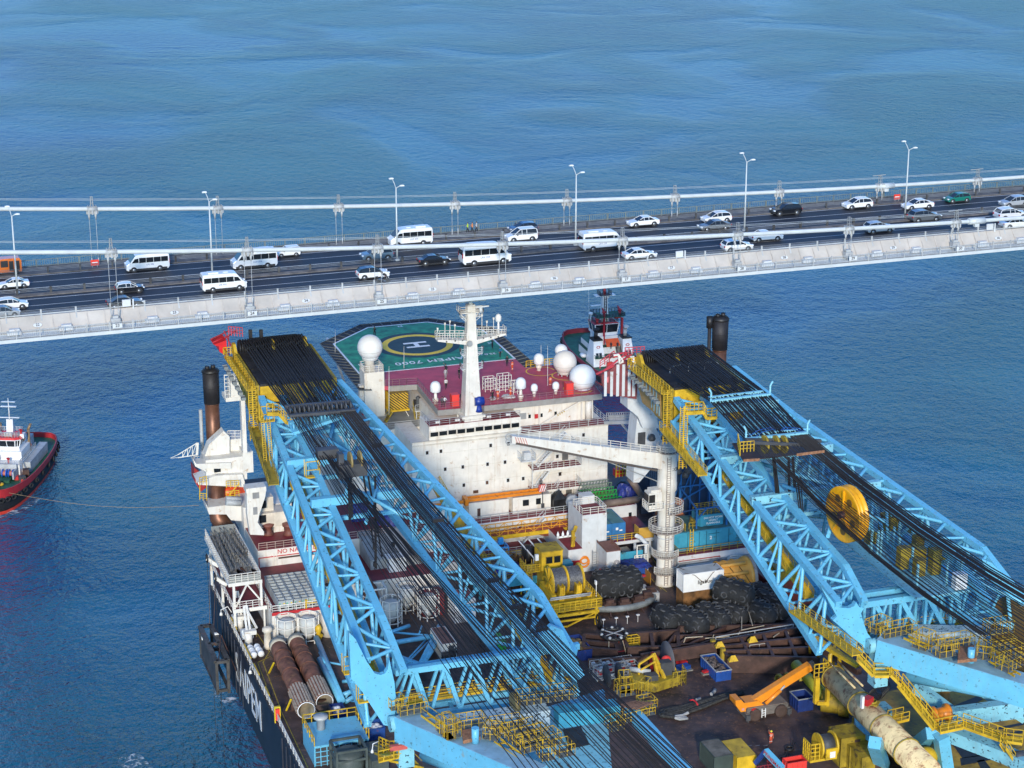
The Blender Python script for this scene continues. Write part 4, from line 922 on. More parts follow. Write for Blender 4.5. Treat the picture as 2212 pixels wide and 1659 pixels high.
for o,l in zip(sorted([o for o in bpy.data.objects if o.name.startswith('whip_aerial')],key=lambda o:o.name),WL): o['label']=l
# striped box
t=thing('striped_tank_box','yellow and black diagonally striped box on a yellow skid','box',(84.2,309.5,50))
p=at('R1',1830,935,'y',308.6); q=at('R1',1992,780,'y',308.6); x0,x1=p.x,q.x; z0,z1=p.z,q.z
part('body',MB().box(x0,x1,308.62,311.4,z0,z1),YEL,t); sb=MB(); n=8
def clipstripe(x0,x1,z0,z1,a,w):
    pts=[]; 
    for u,v in (((a),0),((a+w),0),((a+w-1),1),((a-1),1)): pts.append((u,v))
    def clip(poly,side):
        out=[]
        for i in range(len(poly)):
            p,q=poly[i],poly[(i+1)%len(poly)]; f=(lambda t:t[0]>=0) if side==0 else (lambda t:t[0]<=1); c=0 if side==0 else 1
            if f(p): out.append(p)
            if f(p)!=f(q): k=(c-p[0])/(q[0]-p[0]); out.append((c,p[1]+(q[1]-p[1])*k))
        return out
    pts=clip(clip(pts,0),1)
    return [(x0+(x1-x0)*u,z0+(z1-z0)*v) for u,v in pts]
for i in range(12):
    pl=clipstripe(x0,x1,z0,z1,i*.17,.085)
    if len(pl)>2: sb.front(pl,308.59,308.62)
    pl=clipstripe(x0,x1,308.62,311.4,i*.17,.085)
    if len(pl)>2: sb.prism(pl,z1,z1+.012)
part('stripe',sb,mat('stripe_black',(.03,.015,.015),.6,var=.1),t); part('skid',MB().box(x0-.2,x1+.1,308.3,311.5,z0-.3,z0),YEL,t)
part('leg',MB().bar((x0,308.6,50),(x0+.6,308.6,z0-.2),.1).bar((x1,308.6,50),(x1-.6,308.6,z0-.2),.1),WHITE,t)
part('stair',MB().stairs((x0-1.2,307,50),(x0-.1,307,51.6)).stairs((x1+.9,306.4,50.0),(x1+.9,307.6,51.8)),YELD,t)
t=thing('winch_platform','dark deck machinery on a small white platform right of the striped box','machinery',(87.5,307,50))
part('machine',MB().box(86.4,88.2,307,309,51.6,52.6).lathe((86.7,307.2,51.6),[(.35,0),(.45,.8),(.3,1.5),(.4,1.9),(.1,2.2)],12).box(87.9,88.3,306.9,307.5,51.7,53.2),DGREY,t); part('platform',MB().box(86,88.6,306.4,309.2,51.3,51.5).bar((86.2,306.5,50),(86.2,306.5,51.4),.14).bar((88.5,306.5,50),(88.5,306.5,51.4),.14).rail([(86,306.4,51.5),(88.6,306.4,51.5)],1,.8,.03),STEELW,t)
# ---- exhaust stacks
def stack(lab,x,y,zb,zm,zt,r,side,cap=True):
    t=thing('exhaust_stack',lab,'chimney',(x,y,zb),group='exhaust stacks either side')
    part('lower_tube',MB().tube((x,y,zb),(x,y,zm),r*.90,r*.93,24).lathe((x,y,zm-.05),[(r*.97,-.12),(r*1.0,.12)],24).lathe((x,y,(zb+zm)/2),[(r*.94,-.08),(r*.94,.08)],24),COPPER,t)
    part('upper_tube',MB().tube((x,y,zm),(x,y,zt),r,r*1.06,24).lathe((x,y,zm+2.6),[(r*1.04,-.06),(r*1.05,.06)],24),SOOT,t)
    part('cap',MB().lathe((x,y,zt),[(r*1.1,-.1),(r*1.16,.1),(r*.9,.5),(r*.3,.6)],20).tube((x-r*.4,y,zt+.4),(x-r*.4,y,zt+.9),r*.28,n=10).tube((x+r*.35,y,zt+.4),(x+r*.35,y,zt+1.0),r*.28,n=10),BLACK,t)
    sx=x+side*r*1.5
    part('side_pipe',MB().tube((sx,y,zb),(sx,y,zt-(6 if side*1<0 and x<90 else .3)),.28,n=10),SOOT if x>90 else STEELW,t)
    if x>90: part('side_pipe_cap',MB().tube((sx,y,zt-1.2),(sx,y,zt+.6),.5,.52,12),BLACK,t)
    return t
p=at('R1',282,600,'y',303); tL=stack('tall rusty and sooty exhaust stack at the port side',p.x,303,47,at('R1',300,870,'y',303).z,p.z,1.22,-1)
p1=at('R4',340,60,'y',299); p2=at('R4',335,250,'y',298); p3=at('R4',350,360,'y',297); p4=at('R4',440,480,'y',296)
part('lower_elbow',MB().path([(p.x,303,47.2),p1,p2,p3,p4],1.35,20),COPPER,tL)
p=at('R3',1003,150,'y',284); stack('tall sooty exhaust stack with a thinner pipe at the starboard side',p.x,284,42,at('R3',998,405,'y',284).z,p.z,1.22,-1)
# ---- port bow house and boom rest
t=thing('port_wing_house','white angular deck tower round the port exhaust stack with outlook wings','deckhouse',(54,295,40)); m=MB()
for a in ((450,1190,580,1390,300,4),(560,1300,655,1470,297,4),(240,1370,600,1530,297,5)): fb(m,'R1',*a)
m.front([tuple(at('R1',x,y,'y',297)[i] for i in (0,2)) for x,y in ((290,1270),(420,1150),(470,1200),(470,1380),(250,1380))],299,301)
m.front([tuple(at('R1',x,y,'y',296)[i] for i in (0,2)) for x,y in ((170,1560),(330,1500),(560,1490),(580,1560),(570,1600),(180,1580))],296,300)
m.front([tuple(at('R4',x,y,'y',294)[i] for i in (0,2)) for x,y in ((235,220),(260,270),(420,250),(575,262),(575,390),(460,380),(420,330),(270,330))],294,298)
m.box(54.5,62,292,302,39,44.0).box(53.6,55,300,303,44,47)
part('house',m,WHITE,t)
m=MB().front([tuple(at('R1',x,y,'y',296.5)[i] for i in (0,2)) for x,y in ((130,1350),(160,1400),(460,1390),(460,1440),(240,1440),(250,1470),(150,1420))],296.5,299)
part('bulwark',m,WHITE,t)
p=at('R1',340,1452,'y',296.9); part('window',MB().box(p.x-.5,p.x+.5,296.7,296.98,p.z-.3,p.z+.3),GLASS,t)
m=MB(); q=[at('R1',x,y,'z',48.5) for x,y in ((285,1275),(440,1250),(460,1310),(300,1280))]; m.prism([(v.x,v.y) for v in q],48.45,48.5); q=[at('R1',x,y,'z',46.3) for x,y in ((150,1390),(450,1375),(450,1340),(170,1350))]; m.prism([(v.x,v.y) for v in q],46.25,46.3)
part('wing_deck',m,MAROON,t)
r=MB().rail([at('R1',x,y,'z',46.3) for x,y in ((450,1375),(300,1380),(150,1392),(135,1360),(170,1345))],1.1,1,.04).rail([at('R1',x,y,'y',300) for x,y in ((430,1190),(445,1185),(545,1185))],1.4,.8,.04)
r.rail([at('R4',x,y,'z',46) for x,y in ((160,60),(330,-30))],1,1,.04)
part('railing',r,WHITE,t)
r=MB(); a=[at('R1',x,y,'y',298) for x,y in ((170,1215),(0,1320),(0,1345),(165,1320))]; r.bar(a[0],a[1],.12).bar(a[2],a[3],.12).bar(a[0],a[3],.35)
for k in (.25,.5,.75): r.bar(a[0].lerp(a[1],k),a[3].lerp(a[2],k),.08); r.bar(a[0].lerp(a[1],k-.2),a[3].lerp(a[2],k),.08)
e=at('U',368,990,'y',298); r.bar(a[1],e,.06).bar(a[2],e,.06)
part('outrigger_frame',r,WHITE,t)
r=MB(); c=[at('R4',x,y,'y',294) for x,y in ((190,70),(250,60),(250,210),(190,205))]
r.rail([c[3]+Vector((0,0,0)),c[2]],1.1,.6,.05).rail([c[0],c[1]],1.1,.6,.05); r.bar(c[0],c[3],.12).bar(c[1],c[2],.12)
r.rail([at('R4',420,190,'y',294),at('R4',530,180,'y',294)],1.1,.6,.05).rail([at('R4',420,100,'y',294),at('R4',530,95,'y',294)],1.1,.6,.05).bar(at('R4',430,180,'y',294),at('R4',530,60,'y',294),.12)
part('yellow_cage',r,YEL,t)
part('silencer',MB().tube(at('R4',415,200,'y',293),at('R4',545,205,'y',293),.5,n=12).tube(at('R4',415,225,'y',292.5),at('R4',540,232,'y',292.5),.5,n=12),STEELW,t)
part('orange_lifeboat',MB().lathe(at('R4',470,130,'y',299),[(.1,-2.4),(.8,-1.8),(1.1,0),(.8,1.8),(.1,2.4)],12,axis='x'),mat('lifeboat_orange',(.7,.08,.02),.4),t)
m=MB(); m.front([tuple(at('R1',x,y,'y',301)[i] for i in (0,2)) for x,y in ((140,1430),(200,1480),(250,1600),(200,1640),(150,1560))],301,304)
part('red_hull_side',m,mat('red_hull',(.35,.03,.03),.5),t)
# boom rest: cabin on a pillar
t=thing('boom_rest','white pillar with a railed cabin beside the port crane head','boom rest',(57,292,41)); m=MB()
fb(m,'R1',455,700,550,845,291,3); fb(m,'R1',545,830,600,1300,292,1.2); fb(m,'R1',415,830,560,850,290.9,3.2)
part('pillar',m,WHITE,t)
r=MB(); 
for yy in (290.9,294): r.rail([at('R1',410,830,'y',yy),at('R1',450,830,'y',yy)],3.6,.6,.05,6)
r.rail([at('R1',460,700,'y',291)+Vector((0,0,0)),at('R1',525,705,'y',291)],1.2,.6,.05).rail([at('R1',450,700,'y',293),at('R1',490,695,'y',293)],2,.6,.05)
part('railing',r,WHITE,t)
# white cradle tower with curved legs
t=thing('cradle_frame','white curved steel frame with lifting holes left of the port boom','frame',(55,285,40)); m=MB()
for x0,x1,x2,x3 in ((592,625,700,645),(760,745,700,650)): pass
pts=[(595,110),(765,105),(755,180),(705,330),(690,400),(745,480),(745,510),(625,505),(600,330)]
m.front([tuple(at('R4',x,y,'y',284)[i] for i in (0,2)) for x,y in pts],284,285.2)
fb(m,'R4',590,110,765,130,283.6,2); part('frame',m,WHITE,t)
h=MB(); 
for x0,y0,x1,y1 in ((645,140,705,190),(650,270,690,330)): fb(h,'R4',x0,y0,x1,y1,283.96,.03)
part('opening',h,mat('opening_grey',(.25,.25,.25),.6),t)
m=MB(); fb(m,'R4',710,190,830,330,289,2); fb(m,'R4',700,330,960,420,288,3); part('rear_house',m,mat('cream_paint',(.66,.58,.47),.5,streak=.3),t)
for x,y in ((735,245),(735,370)): p=at('R4',x,y,'y',287.9); part('window',MB().box(p.x-.5,p.x+.5,287.86,287.95,p.z-.6,p.z+.6),GLASS,t)
for x in (780,960):
    p=at('R4',x,500,'z',40.7); solo('mushroom_vent','rusty round capstan on the deckhouse roof, %s'%('left one' if x<800 else 'right one'),'capstan',MB().lathe(p,[(.9,0),(.6,.3),(.55,1.1),(.95,1.4),(1.0,1.7),(.4,1.9)],16),mat('capstan_rust',(.2,.07,.05),.6,rust=.2),p,group='capstans on the port deckhouse roof')
p=at('R4',875,480,'z',40.7); solo('white_bollard_box','white tapering box between the rusty capstans','box',MB().front([(p.x-.8,p.z),(p.x+.8,p.z),(p.x+.7,p.z+1.6),(p.x+.2,p.z+2.2),(p.x-.6,p.z+1.8)],p.y,p.y+1.2),WHITE,p)
# ================= BOOM CRANES
def lattice(m,c1,c2,n,w,start=0,zig=True,ends=True):
    """bracing between two chords given as functions of 0..1"""
    for i in range(n):
        a,b=i/n,(i+1)/n
        if zig:
            mid=(a+b)/2
            m.tube(c1(a),c2(mid),w,n=8,caps=False); m.tube(c2(mid),c1(b),w,n=8,caps=False); m.tube(c1(mid),c2(mid),w*.8,n=6,caps=False)
        else: m.tube(c1(a),c2(a),w,n=8,caps=False); m.tube(c1(a),c2(b),w,n=8,caps=False)
def poly(pts):
    pts=[Vector(p) for p in pts]; ls=[(b-a).length for a,b in zip(pts[:-1],pts[1:])]; tot=sum(ls)
    def f(t):
        d=t*tot
        for a,b,l in zip(pts[:-1],pts[1:],ls):
            if d<=l+1e-6: return a.lerp(b,min(1,d/l))
            d-=l
        return pts[-1]
    return f
def leg(t,top_out,top_in,bot_out,bot_in,n,w=1.0,lab=None):
    fs=[poly(x) for x in (top_out,top_in,bot_out,bot_in)]
    for f,pts in zip(fs,(top_out,top_in,bot_out,bot_in)):
        c=MB()
        for a,b in zip(pts[:-1],pts[1:]): c.bar(a,b,w,w*.95)
        part('chord',c,CYAN,t)
    for i,j,z in ((0,1,True),(0,2,False),(1,3,True),(2,3,True)):
        m=MB(); a,b=fs[i],fs[j]
        if z: lattice(m,a,b,n,.23)
        else: lattice(m,b,a,n,.25)
        part('lattice',m,CYAN,t)
def gusset(mb,z,pts,b,d): mb.front([tuple(at(z,x,y,'y',b)[i] for i in (0,2)) for x,y in pts],b,b+d)
def head(t,x0,x1,y0,y1,zt,h,yz=1.0):
    part('head_roof',MB().side([(y0,zt-.9),(y1,zt-.3),(y1,zt-.1),(y0,zt-.6)],x0,x1),mat('sooty_roof',(.022,.02,.02),.55,var=.5,scale=.35,rust=.12,rustcol=(.13,.085,.02)),t)
    s=MB(); s.side([(y0,zt-.7),(y1,zt-.2),(y1+.6,zt-1.6),(y1,zt-3),(y0+5,zt-h),(y0,zt-h)],x0-.7,x0-.1)
    s.side([(y0,zt-.7),(y1,zt-.2),(y1+.6,zt-1.6),(y1,zt-3),(y0+5,zt-h),(y0,zt-h)],x1+.05,x1+.65)
    part('side_cheek',s,YELD,t)
    f=MB(); w=x1-x0
    f.box(x0,x1,y0-.1,y0+.3,zt-2.6,zt-.9); f.box(x0,x0+w*.12,y0-.1,y0+.5,zt-h,zt-2.6); f.box(x1-w*.14,x1,y0-.1,y0+.5,zt-h,zt-2.6); f.box(x0+w*.42,x0+w*.62,y0-.1,y0+.5,zt-h,zt-2.6); f.box(x0,x0+w*.5,y0-.1,y0+.5,zt-h,zt-h+.9)
    f.box(x0+.12*w,x0+.42*w,y0-.08,y0+.4,zt-3.3,zt-2.6).box(x0+.62*w,x0+.86*w,y0-.08,y0+.4,zt-3.2,zt-2.6)
    part('front_plate',f,YEL,t); part('inside',MB().box(x0+.1,x1-.1,y0+1.5,y0+1.7,zt-h+.2,zt-2).box(x0,x1,y1-.3,y1,zt-4,zt-.4),DGREY,t)
    for a,b in ((x0+.1,x0+w*.47),(x0+w*.53,x1-.7)):
        sh=MB(); k=14
        for i in range(k): xx=a+(b-a)*(i+.5)/k; sh.lathe((xx,y1+.1,zt+.05),[(1.25,-(b-a)/k*.2),(1.25,(b-a)/k*.2)],18,axis='x')
        sh.lathe(((a+b)/2,y1+.1,zt+.05),[(.8,-(b-a)/2),(.8,(b-a)/2)],12,axis='x')
        part('sheave_bank',sh,BLACK,t)
    br=MB()
    for xx in (x0-.5,x0+w*.5,x1-.3): br.side([(y1-1.8,zt-.6),(y1-.4,zt+.9),(y1+.6,zt+.9),(y1+1,zt-.8)],xx-.22,xx+.22)
    part('sheave_bracket',br,YEL,t)
    w_=MB().box(x0-1.9,x0-.75,y0,y1+1,zt-1.35,zt-1.25); w_.rail([(x0-1.9,y0,zt-1.25),(x0-1.9,y1+1,zt-1)],1.1,1.1,.04).rail([(x0-.8,y0,zt-1.25),(x0-.8,y1-2,zt-1)],1.1,1.1,.04).rail([(x0-1.9,y1+1,zt-1),(x0-.3,y1+1,zt-1)],1.1,.6,.05)
    part('head_walkway',w_,YEL,t)
    w_=MB()
    for dx in (-1.5,-.9): w_.ladder((x0+dx,y0-.5,zt-8.5),(x0+dx,y0-.4,zt-.6),.5,.32,.045)
    for k in range(9): w_.torus((x0-1.2,y0-.7,zt-8+k*.9),.55,.04,n=10,m=4)
    part('caged_ladder',w_,YEL,t)
    lamps=MB()
    for k in range(7): yy=y0+1+k*(y1-y0-1)/7; lamps.cbox((x0-2.2,yy,zt-2.7+.12*k),.6,.8,.4); lamps.bar((x0-2.7,yy,zt-2.3+.12*k),(x0-2.0,yy,zt-2.3+.12*k),.12)
    part('flood_light',lamps,mat('lamp_grey',(.22,.24,.24),.5),t)
def ropes(t,a0,a1,b0,b1,n,r=.05,sag=0,jit=.12):
    m=MB(); r*=1.45; random.seed(n*3+int(a0.x))
    for i in range(n):
        k=(i+random.uniform(-jit,jit)*2)/(n-1); k=max(0,min(1,k)); p=a0.lerp(a1,k); q=b0.lerp(b1,k)+Vector((random.uniform(-.05,.05),0,random.uniform(-.15,.15)))
        if sag: m.path([p,p.lerp(q,.25)-Vector((0,0,sag*.75)),p.lerp(q,.5)-Vector((0,0,sag)),p.lerp(q,.75)-Vector((0,0,sag*.75)),q],r,4)
        else: m.bar(p,q,r*2)
    return part('rope_bundle',m,ROPE,t)
def walkway(t,p,q,w=1.1,side=Vector((1,0,0)),col=None,rails=True,nm='boom_walkway'):
    m=MB(); p=Vector(p); q=Vector(q); d=side*w/2; m.bar(p,q,w,.12)
    m.bar(p-d,q-d,.1,.3).bar(p+d,q+d,.1,.3)
    if rails: m.rail([p-d,q-d],1.1,1.5,.032).rail([p+d,q+d],1.1,1.5,.032)
    part(nm,m,col or YEL,t)
# ---- port crane
t=cl_=thing('boom_crane','port lattice boom crane, pale blue twin-legged boom with a yellow and black head','crane',(64,200,36))
cropA=[(53.3,268.5,69.2),(51.6,205.5,58.3)]; B=[(56.2,268.5,69.0),(55.1,212,60.2),(55.4,204,57.0)]
C=[(53.3,267,65.5),(51.5,250,62.9),(51.4,205,50.6)]; D=[(56.2,267,65.5),(55.1,250,62.9),(55.1,205,51.2)]
leg(t,cropA,B,C,D,9,.85)
E1_=[(65.2,272,69.2),(74.9,213.5,59.6),(75.9,204.3,56)]; F1_=[(61.4,270,69.2),(70.6,214.5,59.8),(71.5,204.5,56)]
G1_=[(65,268,65.5),(75.2,206,51)]; H1_=[(61.4,268,65.5),(70.8,206,51)]
leg(t,E1_,F1_,G1_,H1_,9,.85)
cb=MB(); lt=MB()
for yy,dz in ((206.2,0),(208.6,-.9)):
    cb.bar((55,yy,56+dz),(77.2,yy,56+dz),.7,.7).bar((55,yy,50),(77.2,yy,50),.7,.7)
    xs=[55.5+3.6*i for i in range(7)]
    for i in range(6): lt.bar((xs[i],yy,50),(xs[i]+1.8,yy,56+dz),.32); lt.bar((xs[i]+1.8,yy,56+dz),(xs[i+1],yy,50),.5)
for x in (57,62,67,72,76): cb.bar((x,206.2,56),(x,208.6,55.1),.35).bar((x,206.2,50),(x,208.6,50),.35)
part('cross_truss',cb,CYAN,t); part('cross_truss_lattice',lt,CYAN,t)
gp=MB(); g2=MB(); gusset(gp,'D2',[(-40,470),(60,590),(250,885),(330,900),(350,820),(358,640),(345,500),(330,440),(300,300),(285,390),(262,428),(225,440),(170,425),(100,320),(0,120),(-60,60)],204.2,.7)
gusset(g2,'D2',[(1740,0),(1840,40),(2035,440),(1990,480),(1940,500),(1720,240),(1640,215),(1600,140)],204.0,.7)
part('leg_gusset',gp,CYAN,t); part('leg_gusset',g2,CYAN,t)
cm=MB(); 
for b,(x0,x1),z in ((262,(53,64.5),68.2),(249.5,(52.5,66.5),66.3),(238,(53,67),65)): cm.bar((x0,b,z),(x1,b,z),.9,1.1); cm.bar((x0+1,b,z-2.5),(x1-1,b,z-2.5),.5)
part('cross_beam',cm,CYAN,t)
bm=MB()
for b0,b1 in ((268,262),(262,249.5),(249.5,238),(238,228)):
    w0=57; bm.tube((57,b0,67.5),(62,b1,66),.22,n=8).tube((62,b0,67.5),(57.5,b1,65.5),.22,n=8)
part('tip_bracing',bm,CYAN,t)
head(t,53.5,63.8,270.2,285.8,71.2,6.2)
hk=MB(); p=at('R1',370,330,'y',287)
hk.front([tuple(at('R1',x,y,'y',287)[i] for i in (0,2)) for x,y in ((310,370),(420,330),(425,470),(360,430),(355,385))],287,290)
part('red_tip_bracket',hk,mat('bright_red',(.62,.015,.02),.4),t)
r=MB()
for x0,y0,x1,y1 in ((290,320,440,250),(300,350,440,290),(330,370,500,250),(440,250,520,260),(440,460,440,260),(400,250,480,420)): r.bar(at('R1',x0,y0,'y',288),at('R1',x1,y1,'y',288+random.random()*3),.14)
r.rail([at('R1',440,290,'y',288),at('R1',560,300,'y',289)],1.4,.5,.05)
part('tip_railing',r,mat('rail_red',(.55,.06,.08),.5),t)
m=MB()
for x in (630,722): fb(m,'R1',x-16,245,x+16,310,288,.4)
m.box(56,63,286.5,289.5,71.2,71.6); part('tip_machinery',m,BLACK,t)
# spreader frames and travelling block
def spreader(t,z,pts,b,col,nm='pendant_frame',wt=.55):
    m=MB(); q=[at(z,x,y,'y',b) for x,y in pts]
    for dy in (0,2.6):
        for a,c in zip(q[:-1],q[1:]): m.bar(a+Vector((0,dy,.15*dy)),c+Vector((0,dy,.15*dy)),wt,.4)
    for k in range(9): a=q[0].lerp(q[-1],k/8); m.bar(a,a+Vector((0,2.6,.4)),.2); 
    for k in range(14): a=q[0].lerp(q[-1],(k+.5)/14); m.lathe(a+Vector((0,1.2,.35)),[(.55,-.1),(.55,.1)],12,axis='x')
    part(nm,m,col,t)
spreader(t,'R1',((965,985),(1530,935)),249,DGREY); spreader(t,'R1',((1000,1130),(1420,990)),249.3,CYAN,'cross_hanger',.8)
sb=MB()
for x,y in ((1490,1370),(1575,1360)): p=at('R1',x,y,'y',234); sb.lathe(p,[(1.15,-.12),(1.15,.12)],20,axis='x')
part('block_sheave',sb,mat('old_yellow_sheave',(.30,.22,.08),.6,rust=.2),t)
sb=MB(); fb(sb,'R1',1210,1290,1390,1350,236,1.4); fb(sb,'R1',1390,1420,1640,1500,233,1.8); fb(sb,'R1',1390,1320,1440,1480,233.5,1.2)
part('travelling_block',sb,DGREY,t)
h0,h1=Vector((54,286.5,72.4)),Vector((63.2,286.5,72.4)); s0,s1=at('R1',975,975,'y',249.5),at('R1',1520,925,'y',249.5)
ropes(t,h0,h1,s0,s1,26,.045)
ropes(t,Vector((54.4,270,70.9)),Vector((63.2,270,70.9)),at('R1',1000,1010,'y',249),at('R1',1490,960,'y',249),20,.045)
ropes(t,at('R1',1400,945,'y',249),s1,at('U',1445,1700,'y',143),at('U',1540,1700,'y',143),16,.05,sag=1.9)
ropes(t,at('R1',1290,960,'y',249),at('R1',1420,950,'y',249),at('U',1370,1700,'y',144),at('U',1440,1700,'y',144),8,.045,sag=2.1)
ropes(t,s0,at('R1',1180,970,'y',249),at('U',1150,1700,'y',150),at('U',1300,1700,'y',150),10,.035,sag=2)
ropes(t,s0,at('R1',1100,980,'y',249),at('U',1230,1700,'y',150),at('U',1370,1700,'y',150),8,.04,sag=2.4)
ropes(t,at('R1',1050,1010,'y',249),at('R1',1250,1290,'y',236),at('U',1040,1480,'y',196),at('U',1200,1520,'y',196),9,.035)
for x0,x1,y1 in ((1490,1500,360),(1640,1760,700),(1600,1690,620),(1700,1705,800),(1470,1480,380)): ropes(t,at('R4',x0,0,'y',235),at('R4',x0+10,0,'y',235),at('R4',x1,y1,'y',235),at('R4',x1+10,y1,'y',235),3,.035)
cb=MB()
for x,y in ((1700,610),(1860,590),(1705,760)): p=at('R4',x,y,'y',235); cb.cbox(p,.4,.4,.6)
for z_,x,y in (('R1',1720,1240),('R5',700,1020),('R5',1120,1440),('R5',220,500),('R5',900,1250)): p=at(z_,x,y,'y',200 if z_=='R5' else 240); cb.cbox(p,1.2,.5,.4)
part('rope_clip',cb,BLACK,t)
# walkways
walkway(t,at('R1',650,1080,'x',52.3),at('R1',830,1580,'x',50.6),1.3,col=YELD)
walkway(t,(53.6,250,63.2),(53.5,205,52.2),1.2,col=YEL)
walkway(t,(72.8,250,60.8),(73.6,206,52.0),1.2,col=YEL)
walkway(t,(56,208.4,51),(77,208.4,51),1.1,Vector((0,1,0)),nm='cross_walkway')
cg=MB()
for z_,x,y,b in (('D1',1755,600,208),('D1',1900,890,206),('R1',770,960,258),('R1',1160,1440,246)):
    p=at(z_,x,y,'y',b)
    for s in (-.9,.9):
        for u in (-.5,.5): cg.bar((p.x+s,p.y+u,p.z-1.1),(p.x+s,p.y+u,p.z+1.2),.09)
    for h in (-1,0,1.15): cg.rail([(p.x-.9,p.y-.5,p.z+h-.05),(p.x+.9,p.y-.5,p.z+h-.05),(p.x+.9,p.y+.5,p.z+h-.05)],.05,3,.045,1)
    cg.box(p.x-.9,p.x+.9,p.y-.5,p.y+.5,p.z-1.15,p.z-1.05)
part('work_cage',cg,YEL,t)
cg=MB().rail([at('R1',770,960,'y',257),at('R1',870,960,'y',257),at('R1',940,1040,'y',257),at('R1',1010,1040,'y',257)],1.3,.7,.05).bar(at('R1',770,965,'y',257),at('R1',870,965,'y',257),.5).bar(at('R1',870,965,'y',257),at('R1',940,1045,'y',257),.4).bar(at('R1',940,1045,'y',257),at('R1',1010,1045,'y',257),.4)
for x in (-.4,.4): 
    p=at('R1',755,1000,'y',257); cg.ladder((p.x+x,257,p.z),(p.x+x+.2,257,p.z-6.5),.4,.3,.04)
part('tip_stair',cg,YEL,t)
# ---- starboard crane
t=cr_=thing('boom_crane','starboard lattice boom crane swung over the water with a huge yellow sheave between its legs','crane',(118,200,36))
leg(t,[(108.2,251.5,68.6),(108.3,231,63.8),(109.4,203.5,57.8)],[(112.2,251.5,68.6),(112.4,231,64),(112.9,208.8,60),(112.9,203.6,57.4)],[(107.6,251,65.4),(107,238,61.9),(107.4,204,51.5)],[(111.7,251,65.4),(111.4,238,62),(112,204,51.8)],8,.85)
leg(t,[(121.6,262,68.6),(124.0,246.5,66),(131.8,208.6,60),(133.6,201,55.5)],[(117.8,262,68.6),(120.1,246.5,66),(127.4,208.8,60),(129.0,202,56)],[(121.3,260,65),(133.2,203,51.5)],[(117.6,260,65),(128.9,203,51.5)],8,.85)
cb=MB(); lt=MB()
for yy in (207,209.4):
    cb.bar((112,yy,55.6),(131.5,yy,55.6),.75,.8).bar((113,yy,49.6),(131.5,yy,49.6),.75,.8)
    xs=[112.5+3.6*i for i in range(6)]
    for i in range(5): lt.bar((xs[i],yy,55.6),(xs[i+1],yy,49.6),.6); lt.bar((xs[i+1],yy,49.6),(xs[i+1],yy,55.6),.35); lt.bar((xs[i],yy,49.6),(xs[i]+1.8,yy,55.6),.3)
part('cross_truss',cb,CYAN,t); part('cross_truss_lattice',lt,CYAN,t)
gp=MB(); g2=MB(); gusset(gp,'R8',[(440,150),(560,300),(610,325),(680,330),(720,310),(735,280),(760,320),(800,330),(775,370),(790,430),(830,540),(880,600),(860,700),(800,660),(540,430),(575,400)],203.8,.7)
gusset(g2,'F3',[(1300,150),(1420,200),(1843,600),(1980,800),(1900,830),(1560,540),(1380,400),(1340,300)],202,.7)
part('leg_gusset',gp,CYAN,t); part('leg_gusset',g2,CYAN,t)
cm=MB()
for b,(x0,x1),z in ((249,(108,122.5),67.4),(236,(108,124.5),65),(226,(108,126.5),63)): cm.bar((x0,b,z),(x1,b,z),.9,1.1); cm.bar((x0+1,b,z-2.8),(x1-1,b,z-2.8),.5)
cm.torus((118,229,56),6.5,.35,'z',16,6,a0=math.pi*.1,a1=math.pi*.9)
part('cross_beam',cm,CYAN2,t)
bm=MB()
for b0,b1 in ((251,236),(236,226),(226,214)):
    bm.tube((112.5,b0,64.5),(121,b1,63),.25,n=8).tube((121.5,b0,64.5),(113,b1,62),.25,n=8)
    for k in range(5): bm.tube((119.5+k*.9,b0-2*k,65),(118.6+k*1.3,b0-2*k,57),.2,n=8)
part('inner_bracing',bm,CYAN,t)
head(t,108.2,118.2,252.2,264.0,70.6,6.2)
m=MB().front([tuple(at('R3',x,y,'x',106.6)[i] for i in (0,2)) for x,y in ((0,0),(1,0),(1,1))],0,0) if False else MB()
q=[at('R3',x,y,'x',107.3) for x,y in ((280,610),(480,790),(490,1010),(330,870),(300,760))]
m.side([(v.y,v.z) for v in q],107.25,107.45); part('side_plate',m,mat('ochre_plate',(.36,.22,.07),.6,rust=.2,rustcol=(.2,.1,.04)),t)
bl=MB()
for x,y in ((325,690),(355,715),(385,745),(415,770),(440,795),(400,860),(420,890),(445,910),(465,930)):
    p=at('R3',x,y,'x',107.2); bl.box(107.19,107.24,p.y-.45,p.y-.15,p.z-.8,p.z+.8).box(107.19,107.24,p.y-.45,p.y+.3,p.z+.5,p.z+.8)
part('worn_lettering',bl,mat('faded_blue_letter',(.25,.42,.47),.6),t)
# striped tip
m=MB(); poly_=[tuple(at('E4',x,y,'y',269)[i] for i in (0,2)) for x,y in ((800,1659),(790,1520),(880,1480),(1010,1370),(1130,1310),(1250,1300),(1350,1480),(1345,1700),(1330,1900),(1100,1860),(850,1800))]
m.front(poly_,269,269.6); part('striped_tip_plate',m,mat('old_red_plate',(.22,.055,.06),.6,var=.1),t)
w_=MB()
for x,w in ((1035,1),(1125,1),(1215,1),(1285,.8),(940,.9),(845,.5)):
    a=at('E4',x-18,1360 if x>1000 else 1470,'y',268.95); b=at('E4',x+18,1850,'y',268.95); w_.box(a.x,b.x,268.9,268.96,b.z,a.z)
part('white_stripe',w_,WHITE2,t)
r=MB()
for x0,y0,x1,y1 in ((700,1510,990,1370),(800,1470,1180,1180),(880,1640,880,1470),(1100,1300,1250,1200),(990,1200,1180,1170),(1150,1200,1260,1290)): r.bar(at('E4',x0,y0,'y',268.8),at('E4',x1,y1,'y',269.4),.22)
